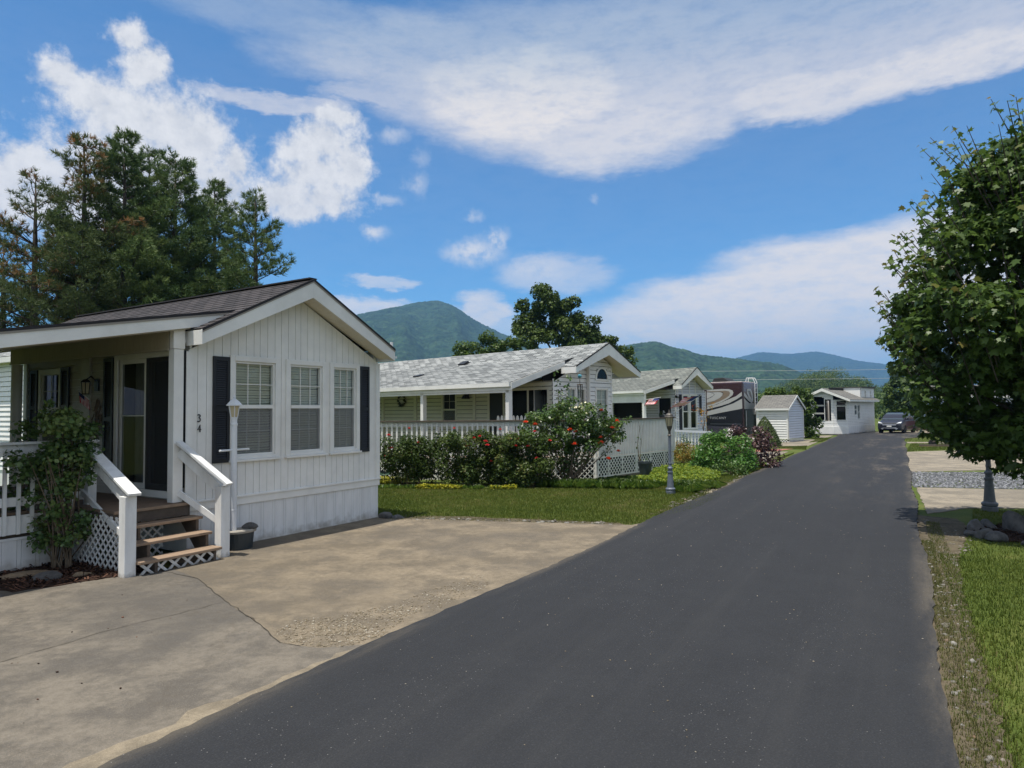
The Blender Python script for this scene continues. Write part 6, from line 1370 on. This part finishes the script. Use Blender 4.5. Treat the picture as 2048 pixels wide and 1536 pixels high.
def stones(name,label,polys,smin,smax,m,cat='gravel',z=.0,tint=None):
    import bmesh
    bm=bmesh.new(); bmesh.ops.create_icosphere(bm,subdivisions=1,radius=1); tv=np.array([v.co[:] for v in bm.verts]); tf=np.array([[v.index for v in f.verts] for f in bm.faces]); bm.free()
    V=[];F=[];T=[];o=0
    for poly,n in polys:
        q=sample(poly,n)
        for i in range(n):
            s=smin+(smax-smin)*rng.random()**2; v=tv*(1+.25*rng.normal(size=(len(tv),1)))*s*np.array([rng.uniform(.7,1.3),rng.uniform(.7,1.3),rng.uniform(.4,.8)]); a=rng.random()*6.3; c_,s_=math.cos(a),math.sin(a)
            V.append(np.stack([v[:,0]*c_-v[:,1]*s_+q[i,0],v[:,0]*s_+v[:,1]*c_+q[i,1],v[:,2]+z+s*.25],1)); F.append(tf+o); o+=len(tv); T.append(np.full(len(tf),rng.random()))
    return tag(np_mesh(name,np.concatenate(V),np.concatenate(F),m,None,tint=np.concatenate(T)),label,cat,kind='stuff')
M['pebble']=leaf_mat('pebble',[(0,(.08,.07,.055)),(.5,(.16,.145,.12)),(.9,(.26,.245,.22)),(1,(.18,.12,.08))],0,.85,.2)
M['pebble_gray']=leaf_mat('gray_gravel',[(0,(.07,.072,.075)),(.6,(.15,.155,.165)),(1,(.28,.28,.29))],0,.85,.2)
M['chip']=leaf_mat('bark_chip',[(0,(.02,.012,.009)),(.6,(.06,.034,.024)),(1,(.20,.10,.065))],0,.9,.1)
M['pebble_pale']=leaf_mat('exposed_aggregate',[(0,(.16,.13,.085)),(.6,(.25,.205,.14)),(1,(.40,.36,.29))],0,.85,.2)
stones('gravel','loose stones and pebbles along the asphalt edge',[(near_right(-1,2.6,.03,.24),260),(near_right(2.6,6.5,.03,.26),260),(near_right(6.5,9.2,.03,.36),260),([rd(9.2,.05),rd(9.2,.6),rd(11.6,.8),rd(12.4,.1)],260)],.004,.028,M['pebble'])
stones('gravel','gray crushed gravel strip between two concrete drives',[([(12.5,21.3),(17,20.8),(13.0,16.6),(10.3,17.3)],9000)],.012,.038,M['pebble_gray'])
stones('gravel','exposed aggregate breaking up at the lower corner of the apron',[([(-2.24,6.31),(-2.12,6.72),(-1.7,6.75),(-1.2,6.25),(-1.46,5.87),(-1.9,5.95)],900),([(-1.78,6.9),(-1.3,7.1),(-.95,7.0),(-1.21,6.12),(-1.6,6.2)],650),([(-1.3,7.1),(-1.0,7.69),(-.42,8.49),(-.22,8.0),(-.81,6.93),(-1.0,6.8)],420)],.004,.013,M['pebble_pale'],z=.016)
stones('stone_chips','scattered pale chips and grit on the dark asphalt',[([rd(0,-4.0),rd(0,-.1),rd(14,-.1),rd(14,-4.0)],420)],.002,.008,M['pebble_pale'],z=.036,cat='grit')
stones('gravel','loose pebbles where the bare soil meets the lawn',[([rd(11.9,-WID+.02),rd(11.4,-WID-.4),rd(14,-WID-.3),rd(20,-WID-.18),rd(20,-WID+.02)],260),([(-2.4,12.7),(-1.5,12.95),(1.9,12.2),(1.8,12.0),(-1.6,12.8)],120)],.015,.05,M['pebble'])
def chips(poly,n):
    q=sample(poly,n); P=np.concatenate([q,np.full((n,1),.035)+.02*rng.random((n,1))],1); Nn=np.array([0,0,1.])+rng.normal(size=P.shape)*.35
    return leaf_arrays(P,Nn,.04+.06*rng.random(n),np.array([(-.12,0),(.12,0),(.14,1),(-.1,1)]),fold=.05)
V,F=chips([(-9.3,6.1),(-6.2,8.0),(-5.75,7.78),(-4.95,8.5),(-4.85,8.75),(-5.4,9.9),(-6.6,8.95),(-9.8,6.9)],4200); tag(np_mesh('bark_chips',V,F,M['chip'],None,tint=rng.random(len(F))),'loose bark chips and dry leaves on the porch bed','bark chips',kind='stuff')
V,F=chips(ring,1800); tag(np_mesh('bark_chips',V,F,M['chip'],None,tint=rng.random(len(F))*.7),'dark bark chips inside the rock ring','bark chips',kind='stuff')

stones('grit','dark crumbs and leaf bits scattered on the gray slab',[([(-7,1.5),(-3.5,3.2),(-2.2,6.2),(-4.0,8.0),(-8.5,5.5)],70)],.003,.012,M['chip'],z=.02,cat='grit')
# ------------------------------------------------------------------ street lamps, motorhome, car and the small things of the lane
def antique_lamp(label,loc,k=1.0,m='lampgray'):
    t=thing('street_lamp',label,'street lamp',loc,0,'old-style lamp posts beside the lane')
    b=MB(); b.lathe([(.115*k,0),(.115*k,.07*k),(.105*k,.08*k),(.118*k,.10*k),(.118*k,.13*k),(.09*k,.155*k)],n=20); b.build('base',M[m],t,smooth=False)
    b=MB(); b.lathe([(.085*k,.155*k),(.058*k,.50*k),(.066*k,.505*k),(.07*k,.525*k),(.066*k,.545*k),(.05*k,.55*k),(.05*k,.60*k),(.064*k,.605*k),(.066*k,.625*k),(.06*k,.64*k),(.04*k,.66*k),(.035*k,.70*k),(.042*k,.735*k),(.036*k,.77*k),(.034*k,1.40*k)],n=20); b.build('post',M[m],t)
    b=MB(); b.lathe([(.034*k,1.40*k),(.05*k,1.42*k),(.03*k,1.45*k),(.028*k,1.52*k),(.06*k,1.60*k),(.07*k,1.63*k),(.07*k,1.65*k)],n=16); b.build('neck',M['lampbronze'],t)
    b=MB(); b.lathe([(.066*k,1.651*k),(.098*k,1.855*k)],n=8); b.build('lamp_glass',M['lampglass'],t)
    b=MB()
    for i in range(8): a=i*PI/4; b.tube([(.067*k*math.cos(a),.067*k*math.sin(a),1.65*k),(.1*k*math.cos(a),.1*k*math.sin(a),1.86*k)],.006*k,5)
    b.lathe([(.122*k,1.855*k),(.122*k,1.872*k),(.105*k,1.885*k),(.095*k,1.92*k),(.06*k,1.955*k),(.03*k,1.97*k),(.014*k,1.98*k),(.022*k,2.0*k),(.012*k,2.02*k),(.004*k,2.06*k)],n=16); b.build('hood',M['lampbronze'],t)
    return t
antique_lamp('blue-gray fluted lamp post beside the border grass at the lawn edge',(3.84,16.42,0))
M['lampdark']=mat('dark_gray_cast_metal',(.13,.135,.145),.5,var=.2,vscale=12)
L2=antique_lamp('dark gray lamp post half hidden under the maple leaves',(9.40,13.3,0),1.2,'lampdark')
b=MB(); b.tube([(-.13,0,1.235),(.03,0,1.235)],.018,8); b.build('crossbar',M['lampdark'],L2)

# black pot, hose reel, wind chime
t=thing('flower_pot','black pot with a climbing stem in front of the lattice deck','pot',(4.02,20.42,0))
b=MB(); b.lathe([(.15,0),(.205,.42),(.222,.43),(.222,.48),(.195,.48),(.18,.40)],n=20); b.build('pot_body',M['potdark'],t)
foliage('foliage',[(-.1,0,.55,.13),(.05,0,.56,.12),(-.22,0,.45,.1),(-.28,.05,.25,.09),(-.2,.1,.9,.08),(-.15,.1,1.2,.08),(-.2,.12,1.05,.06)],500,.07,LEAF3,M['leaf_vine'],t,shell=.2)
b=MB(); b.tube([(-.15,.05,.4),(-.2,.12,1.0),(-.12,.12,1.5),(-.16,.12,1.7)],[.012,.01,.007,.004],5); b.tube([(-.15,.05,.4),(-.1,.12,.9),(-.02,.12,1.6)],[.01,.008,.004],5); b.build('stem',M['paletwig'],t)
t=thing('hose_reel','coiled green garden hose on a round rack by the yellow ground cover','hose reel',(-3.72,19.55,0))
b=MB()
for k in range(7):
    r=.30-.012*k; b.tube([(r*math.cos(a),(-.05+.02*k)+.01*math.sin(a*3),.52+r*math.sin(a)) for a in np.linspace(0,2*PI,26)],.012,6,caps=False)
b.tube([(.3,-.05,.5),(.38,-.05,.3),(.40,-.05,.02)],.012,6); b.build('hose',M['hose'],t)
b=MB(); b.tube([(0,0,0),(0,0,.52)],.014,6); b.tube([(0,0,.2),(-.14,.0,.36)],.01,5); b.tube([(0,0,.2),(.14,0,.36)],.01,5); b.tube([(.2*math.cos(a),.0,.52+.2*math.sin(a)) for a in np.linspace(0,2*PI,18)],.01,5); b.build('rack',M['blackmetal'],t)
t=thing('wind_chime','blue bird wind chime hanging under the arched gable eave','wind chime',H2.matrix_basis@Vector((-1.85,-.10,2.55)),az_rot(42)+.5)
M['birdblue']=mat('painted_bird_blue',(.10,.38,.48),.4); b=MB(); b.lathe([(.004,-.14),(.05,-.08),(.07,0),(.06,.06),(.03,.10),(.035,.13),(.028,.16),(.003,.20)],n=10)
for i,(x,y,z) in enumerate(b.v): b.v[i]=(-z,y,x*.9+.62+z*.12)
b.extr([(.13,-.02,.60),(.28,-.03,.60),(.28,-.03,.63),(.13,-.02,.64)],(0,.05,0)); b.build('bird',M['birdblue'],t,smooth=True)
b=MB(); b.tube([(0,0,.82),(0,0,.66)],.006,4); b.tube([(0,0,.56),(-.07,0,.36)],.005,4); b.tube([(0,0,.56),(.07,0,.36)],.005,4); b.lathe([(.10,.33),(.10,.36)],n=10)
b.build('hanger',M['paletwig'],t)
for i in range(5): a=i*1.257; b=MB(); b.tube([(.08*math.cos(a),.08*math.sin(a),.33),(.08*math.cos(a),.08*math.sin(a),-.08-.05*i)],.010,6); b.build('tube',M['blackmetal'],t)
b=MB(); b.tube([(0,0,.33),(0,0,-.55)],.004,4); b.lathe([(.03,-.65),(.03,-.55)],n=8); b.build('striker',M['blackmetal'],t)
# hanging baskets on the third home's porch
for (x,y,lb) in ((-2.6,1.6,'dark hanging basket deeper under the third porch'),(-1.9,.9,'white-flowered hanging basket under the third porch')):
    t=thing('hanging_basket',lb,'hanging basket',H3.matrix_basis@Vector((x,y,1.75)),0)
    foliage('foliage',[(0,0,.1,.22),(.1,0,-.05,.18),(-.12,0,0,.18)],500,.09,LEAF3,M['leaf_mid'],t,shell=.3)
    b=MB(); b.lathe([(.05,-.15),(.16,-.08),(.18,.02)],n=12); b.build('pot_body',M['potdark'],t); b=MB(); b.tube([(0,0,.02),(0,0,1.0)],.006,4); b.build('hanger',M['blackmetal'],t)
    if x>-2: 
        for k in range(5): flower(t,(random.uniform(-.2,.2),-.15,random.uniform(-.05,.25)),.07,M['lampwhite'])
    else: flower(t,(0,-.18,.1),.08,M['rosepetal'])

# ---- motorhome: long side to us, rear end with ladder to the right
M['rv_burgundy']=mat('burgundy_gloss_paint',(.034,.009,.012),.22,spec=.6,coat=.6); M['rv_black']=mat('black_gloss_paint',(.010,.010,.012),.2,spec=.6,coat=.6)
M['rv_silver']=mat('silver_gray_paint',(.42,.42,.40),.3,spec=.5); M['rv_tan']=mat('tan_paint',(.22,.17,.12),.3,spec=.5); M['rv_roof']=mat('dusty_roof_membrane',(.62,.54,.50),.8,var=.2); M['rv_ac']=mat('rooftop_unit_plastic',(.02,.02,.02),.6)
RV=thing('motorhome','burgundy and black motorhome with swirling gray and tan stripes','motorhome',(14.5,42.0,0),az_rot(40))
SD=Wall((0,0),(0,1),(-1,0)); RR=Wall((0,0),(1,0),(0,-1)); Wd=2.5; Ln=10.8
b=MB(); b.box(0,Wd,.0,Ln,.42,3.74); b.build('body',M['rv_burgundy'],RV,bevel=.07)
b=MB(); b.box(-.012,Wd+.012,.04,Ln-.3,.36,1.0); SD.box(b,2.2,3.2,-.02,.03,.36,1.3); b.build('skirt_panel',M['rv_black'],RV)
def decal(pts,m,o,name='painted_stripe',W=SD):
    b=MB(); b.extr([W.p(x,z,.012) for x,z in pts],W.n*o); return b.build(name,M[m],RV)
ext=lambda P:P
B_=[(2.4,1.91),(1.46,2.15),(.68,2.4),(.09,2.70),(.08,2.09),(.21,2.05),(1.46,1.83),(2.41,1.64)]
C_=[(2.4,2.05),(1.45,2.27),(.94,2.42),(.47,2.65),(.09,2.88),(.09,2.70),(.68,2.4),(1.46,2.15),(2.4,1.91)]
D_=[(2.4,2.17),(1.71,2.36),(1.19,2.58),(.47,2.86),(.10,3.12),(.09,2.88),(.47,2.65),(.94,2.42),(1.45,2.27),(2.4,2.05)]
E_=[(2.4,3.28),(1.95,3.32),(1.43,3.34),(.92,3.32),(.69,3.23),(.63,3.1),(.68,2.94),(.93,2.75),(1.45,2.48),(1.97,2.3),(2.4,2.20)]
T_=[(2.4,3.22),(1.69,3.21),(1.17,3.23),(.92,3.18),(.84,3.07),(.92,2.9),(1.18,2.73),(1.55,2.56),(1.97,2.41),(2.4,2.31)]
I_=[(2.4,3.18),(1.96,3.15),(1.48,3.16),(1.3,3.09),(1.31,2.96),(1.49,2.78),(1.86,2.61),(2.4,2.49)]
I2=[(2.4,3.14),(2.05,3.12),(1.88,3.04),(1.9,2.95),(2.1,2.82),(2.4,2.70)]
L0=[(2.4,1.64),(1.46,1.83),(.21,2.05),(.08,2.09),(.08,.42),(2.4,.42)]
for nm,P,m,o in (('lower_panel',L0,'rv_black',.002),('silver_stripe',B_,'rv_silver',.003),('black_stripe',C_,'rv_black',.003),('silver_stripe',D_,'rv_silver',.003),('swirl',E_,'rv_silver',.004),('swirl',T_,'rv_tan',.007),('swirl_line',[(x,z+.012) for x,z in I_]+[],'rv_black',.009),('swirl',[(x+.03*(x<2.3),z-.012) for x,z in I_],'rv_silver',.012),('swirl_line',I2,'rv_black',.014),('swirl',[(x+.03*(x<2.3),z-.01*(1 if z>2.9 else -2)) for x,z in I2],'rv_silver',.017)): decal(P,m,o,nm)
for nm,P,m,o in (('silver_stripe',[(.08,2.72),(.5,2.55),(.9,2.42),(2.42,2.42),(2.42,2.05),(.08,2.05)],'rv_silver',.003),('black_stripe',[(.08,2.88),(.7,2.60),(1.3,2.42),(.9,2.42),(.5,2.55),(.08,2.72)],'rv_black',.004),('silver_stripe',[(.08,3.1),(.5,2.92),(.9,2.7),(1.3,2.42),(.7,2.6),(.08,2.88)],'rv_silver',.0045),('lower_panel',[(.08,2.05),(2.42,2.05),(2.42,.42),(.08,.42)],'rv_black',.002),('swirl',[(.6,3.3),(1.2,3.35),(1.5,3.0),(1.6,2.6),(1.3,2.4),(.9,2.7),(.6,3.0)],'rv_silver',.0055),('swirl_line',[(.75,3.2),(1.1,3.22),(1.35,2.9),(1.4,2.65),(1.0,2.9)],'rv_black',.0065)):
    decal(P,m,o,nm,RR)
b=MB(); SD.box(b,.2,2.4,.014,.03,1.09,1.115); b.build('trim_strip',M['chrome'],RV)
for x in (.33,): 
    b=MB(); RR.box(b,x,x+.06,.012,.03,.95,1.95); b.build('tail_light',M['metalwhite'],RV)
b=MB(); b.box(.1,Wd-.1,.15,Ln-.3,3.742,3.80); b.build('roof',M['rv_roof'],RV,bevel=.02)
b=MB(); b.extr([(.55,1.0,3.80),(.55,2.3,3.80),(.55,2.15,4.08),(.55,1.5,4.10)],(1.1,0,0)); b.build('roof_unit',M['rv_ac'],RV,bevel=.04)
b=MB(); b.extr([(.4,3.0,3.80),(.4,4.2,3.80),(.4,4.0,3.98),(.4,3.2,3.98)],(.9,0,0)); b.build('roof_unit',M['rv_roof'],RV,bevel=.04)
b=MB()
for x in (1.75,2.15): b.tube([RR.p(x,1.7,.06),RR.p(x,2.2,.09),RR.p(x,3.75,.09),RR.p(x,4.06,-.05),RR.p(x,4.06,-.45),RR.p(x,3.8,-.5)],.022,7)
for z in np.arange(1.9,3.8,.3): b.tube([RR.p(1.75,z,.09),RR.p(2.15,z,.09)],.016,6)
b.build('ladder',M['metalwhite'],RV)
for y in (2.4,7.9): b=MB(); b.tube([(-.02,y,.48),(.3,y,.48)],.48,20); b.build('tyre',M['rubber'],RV)
fc=bpy.data.curves.new('lettering','FONT'); fc.body='TUSCANY'; fc.size=.21; fc.space_character=1.25; fc.extrude=.002; fo=bpy.data.objects.new('lettering',fc); COL.objects.link(fo); fo.parent=RV; fc.materials.append(M['rv_silver'])
bpy.context.view_layer.update()
lm=bpy.data.meshes.new_from_object(fo.evaluated_get(bpy.context.evaluated_depsgraph_get())); bpy.data.objects.remove(fo); lm.materials.clear(); lm.materials.append(M['rv_silver'])
fo=bpy.data.objects.new('lettering',lm); COL.objects.link(fo); fo.parent=RV
fo.matrix_local=Matrix(((0,0,-1,-.018),(-1,0,0,2.25),(0,1,0,1.42),(0,0,0,1)))
# awning cloth hanging from the side
b=MB(); pts=[]
n_=12; top=[(-.05,2.4+.0,.98),(-.05,1.0,.80)]
V=[];F=[]
for i in range(n_+1):
    u=i/n_; V.append((-.06,2.6-1.9*u,1.02-.10*u)); V.append((-.9-.3*math.sin(u*PI),2.6-2.3*u,.62-.5*u+.18*math.sin(u*PI)))
for i in range(n_): F.append((2*i,2*i+1,2*i+3,2*i+2))
np_mesh('side_cover',np.array(V),np.array(F),M['rv_black'],RV,smooth=True)

# ---- parked car, nose towards us
M['car_paint']=mat('dark_blue_car_paint',(.018,.020,.032),.3,spec=.4,coat=.25); M['car_glass']=mat('car_window_glass',(.10,.14,.15),.06,spec=.9,coat=.8); M['headlamp']=mat('headlight_lens',(.62,.64,.66),.1,spec=.8,coat=.6); M['satin']=mat('satin_silver_trim',(.5,.5,.52),.35,metal=.7)
CAR=thing('parked_car','dark blue small utility car parked nose-on at the lane end','car',(29.75,53.0,0),az_rot(134))
hw=.90
def loft(mb,rings,mi=0):
    """rings: lists of points with the same count, skinned in order and capped"""
    n=len(rings[0]); o=len(mb.v)
    for r in rings: mb.v.extend([tuple(p) for p in r])
    for i in range(len(rings)-1):
        for k in range(n):
            k2=(k+1)%n; mb.f.append((o+i*n+k,o+i*n+k2,o+(i+1)*n+k2,o+(i+1)*n+k)); mb.m.append(mi)
    mb.f.append(tuple(o+k for k in range(n-1,-1,-1))); mb.m.append(mi); e=o+(len(rings)-1)*n; mb.f.append(tuple(e+k for k in range(n))); mb.m.append(mi)
def sec(y,w,z0,z1,sh=.12,tw=.88):   # body cross-section at y
    return [(-w*.92,y,z0),(w*.92,y,z0),(w,y,z0+sh),(w,y,z1-sh),(w*tw,y,z1),(-w*tw,y,z1),(-w,y,z1-sh),(-w,y,z0+sh)]
b=MB(); loft(b,[sec(.0,.72,.34,.70,.08),sec(.08,.84,.26,.86),sec(.35,.89,.22,.98),sec(1.05,.91,.20,1.08),sec(1.5,.91,.20,1.10),sec(3.6,.91,.20,1.12),sec(4.3,.90,.24,1.10),sec(4.5,.82,.35,.95)]); b.build('body',M['car_paint'],CAR,smooth=False,bevel=.03)
def ring(y0,y1,w,z): return [(-w,y0,z),(w,y0,z),(w,y1,z),(-w,y1,z)]
b=MB(); loft(b,[ring(1.0,4.35,.84,1.09),ring(1.45,4.2,.76,1.42),ring(1.85,4.0,.68,1.60),ring(2.1,3.8,.60,1.645)]); b.build('cabin',M['car_paint'],CAR,bevel=.02)
b=MB(); b.face([(-.76,1.045,1.13),(.76,1.045,1.13),(.63,1.77,1.575),(-.63,1.77,1.575)]); b.build('windscreen',M['car_glass'],CAR)
for s in (-1,1):
    b=MB(); b.face([(s*.852,1.45,1.14),(s*.852,3.9,1.14),(s*.735,3.75,1.52),(s*.715,1.95,1.55)]); b.build('side_window',M['car_glass'],CAR)
    b=MB(); b.extr([(s*.50,-.005,.80),(s*.80,.09,.83),(s*.84,.25,.93),(s*.62,.06,.88)],(0,.05,.02)); b.build('headlight',M['headlamp'],CAR)
    b=MB(); b.box(s*.93,s*1.10,1.25,1.37,1.08,1.24); b.build('mirror',M['car_paint'],CAR,bevel=.03)
    for y in (.85,3.55):
        w=MB(); 
        for k in range(1): w.lathe([(.20,-.11),(.33,-.11),(.345,-.08),(.345,.08),(.33,.11),(.20,.11)],n=24)
        for i,(x_,y_,z_) in enumerate(w.v): w.v[i]=(s*.82+z_,y+x_,.345+y_)
        wh=w.build('wheel',M['rubber'],CAR); w=MB(); w.lathe([(.05,-.085),(.20,-.10),(.20,.10),(.05,.085)],n=20)
        for i,(x_,y_,z_) in enumerate(w.v): w.v[i]=(s*.82+z_,y+x_,.345+y_)
        w.build('rim',M['satin'],wh)
b=MB(); b.box(-.48,.48,-.012,.04,.80,.835); b.extr([(-.52,-.01,.74),(.52,-.01,.74),(.46,-.02,.665),(-.46,-.02,.665)],(0,.04,0)); b.build('grille',M['satin'],CAR)
b=MB(); b.extr([(-.62,.0,.42),(-.45,-.025,.50),(.45,-.025,.50),(.62,.0,.42),(.50,-.02,.33),(.38,-.03,.42),(-.38,-.03,.42),(-.50,-.02,.33)],(0,.05,0)); b.build('bumper_trim',M['satin'],CAR)
b=MB(); b.box(-.17,.17,-.03,-.015,.54,.64); b.build('number_plate',M['white'],CAR)

# ---- right-hand far home, red steps, mailbox, fence, wheelbarrow, lumber, garden hook
H5=thing('mobile_home','gray lap-sided home mostly hidden behind the maple leaves','mobile home',(35.3,54.5,0),az_rot(104))
a5=Wall((0,0),(1,0),(0,-1)); b5=Wall((0,0),(0,1),(-1,0)); b=MB(); lap(b,a5,.62,3.0,lambda z:(0,9.5),.15,.02,[(.45,1.35,1.3,2.5),(5,6,1.3,2.5)]); lap(b,b5,.62,3.0,lambda z:(0,6),.15,.02); b.build('outer_walls',M['siding_gray'],H5)
window(H5,a5,.45,1.35,1.3,2.5,trim=.08,rail=1.9,grid=None,blind=None); window(H5,a5,5,6,1.3,2.5,trim=.08,rail=1.9,grid=None,blind=None)
b=MB(); a5.box(b,.0,9.5,-.6,-.55,.1,3); b.build('dark_room',M['dark'],H5)
b=MB(); a5.box(b,0,9.5,-.02,.02,0,.62); b5.box(b,0,6,-.02,.02,0,.62); b.build('skirting',M['white'],H5)
b=MB(); roof_slope(b,(-.3,-.35,2.95),(9.8,-.35,2.95),(9.8,2.6,3.9),(-.3,2.6,3.9)); roof_slope(b,(9.8,6,2.95),(-.3,6,2.95),(-.3,2.6,3.9),(9.8,2.6,3.9)); b.build('roof',M['shingle_tan'],H5)
b=MB(); a5.box(b,-.3,9.8,.33,.36,2.78,2.94); b.build('fascia',M['white'],H5)
R_=thing('red_steps','barn-red wooden steps with tall solid side panel near the car','steps',(34.6,55.4,0),az_rot(100))
b=MB(); 
for i in range(11): b.box(.02,1.45,.9,.93,.15+.135*i,.15+.135*i+.130)
b.build('back_panel',M['redwood'],R_)
for i in range(3): b=MB(); b.box(.35,1.45,.1+.26*i,.36+.26*i,.18+.19*i,.22+.19*i); b.build('tread',M['redwood'],R_)
b=MB(); b.box(.25,.34,.05,.9,.0,.7); b.box(1.46,1.52,.05,.9,0,.7); b.build('stringer',M['redwood'],R_)
b=MB(); b.box(.0,.10,.0,.10,0,1.75); b.build('post',M['redwood'],R_)
M['pinkpaint']=mat('sun_bleached_red',(.52,.25,.20),.6); b=MB(); b.box(-.03,.16,-.08,-.002,1.15,1.72); b.build('post_panel',M['pinkpaint'],R_)
b=MB(); b.box(.1,.9,.80,1.0,1.66,1.80); b.build('flower_trough',M['redwood'],R_)
foliage('trough_plants',[(.25,.9,1.9,.2),(.55,.9,1.9,.2),(.4,.9,2.0,.16),(.8,.9,1.85,.16)],260,.10,LEAF3,M['leaf_gold'],R_,shell=.3)
t=thing('board_fence','low dark board fence behind the parked car','fence',(33.3,57.5,0),az_rot(100)); b=MB()
for i in range(5): b.box(-.6,3.0,0,.03,.1+.17*i,.1+.17*i+.16)
b.build('board_panel',M['stringer'],t); 
for x in (-.6,1.2,2.9): b=MB(); b.box(x,x+.1,.03,.13,0,1.0); b.build('post',M['stringer'],t)
t=thing('garden_hook','thin black garden hook standing in the grass by the red steps','garden hook',(30.2,50.0,0)); b=MB(); b.tube([(0,0,0),(0,0,2.1),(.05,0,2.25),(.16,0,2.28),(.22,0,2.18)],.016,6); b.build('rod',M['blackmetal'],t)
WB=thing('wheelbarrow','dark green wheelbarrow standing on the grass between concrete strips','wheelbarrow',(22.4,35.2,0),az_rot(95)); M['barrow']=mat('green_steel_tray',(.035,.05,.045),.45,var=.2)
b=MB(); loft(b,[[(.15,-.18,.34),(.75,-.18,.34),(.75,.18,.34),(.15,.18,.34)],[(-.25,-.33,.66),(.98,-.33,.60),(.98,.33,.60),(-.25,.33,.66)]]); b.build('tray',M['barrow'],WB)
b=MB(); 
for s in (-1,1): b.beam((-.45,s*.12,.26),(1.55,s*.30,.52),.04,.05); 
b.build('handle',M['stringer'],WB)
b=MB(); b.lathe([(.08,-.05),(.19,-.05),(.20,0),(.19,.05),(.08,.05)],n=18)
for i,(x,y,z) in enumerate(b.v): b.v[i]=(-.38+x,z,.20+y)
b.build('wheel',M['rubber'],WB)
b=MB()
for s in (-1,1): b.tube([(.45,s*.2,.36),(.62,s*.22,.02),(.8,s*.2,.36)],.016,6)
b.build('legs',M['barrow'],WB)
for i,(lb,p,q) in enumerate((('long dark board lying in front of the wheelbarrow',(20.9,34.5,.12),(24.0,33.7,.10)),('pale board lying across the edge of the concrete by the wheelbarrow',(21.2,35.0,.05),(22.6,34.6,.06)),('weathered board beyond the wheelbarrow handles',(22.9,34.6,.08),(24.8,34.3,.09)))):
    b=MB(); b.beam(p,q,.14,.07 if i==0 else .04); tag(b.build('board',M['stringer'] if i==0 else M['treadwood']),lb,'board')
# overhead wires on two far poles
M['wire']=mat('aluminium_wire',(.42,.43,.44),.45)
pole=MB()
for i,z in enumerate((6.36,5.38)):
    b=MB(); P=[(x,75.0,z+.0*x+((x-30)/34)**2*.25-.06) for x in np.linspace(-4,64,24)]; b.tube(P,.017,5); tag(b.build('overhead_wire',M['wire']),('upper' if i==0 else 'lower')+' of the two pale overhead wires crossing before the hills','wire','overhead wires')
for x,lb in ((-4,'wooden utility pole holding the wires beyond the pale-roofed home'),(64,'wooden utility pole holding the wires beyond the maple')):
    t=thing('utility_pole',lb,'utility pole',(x,75.0,0)); b=MB(); b.lathe([(.15,0),(.10,7.2)],n=10); b.build('post',M['bark'],t); b=MB(); b.box(-.06,.06,-.7,.7,6.6,6.72); b.build('crossarm',M['bark'],t)
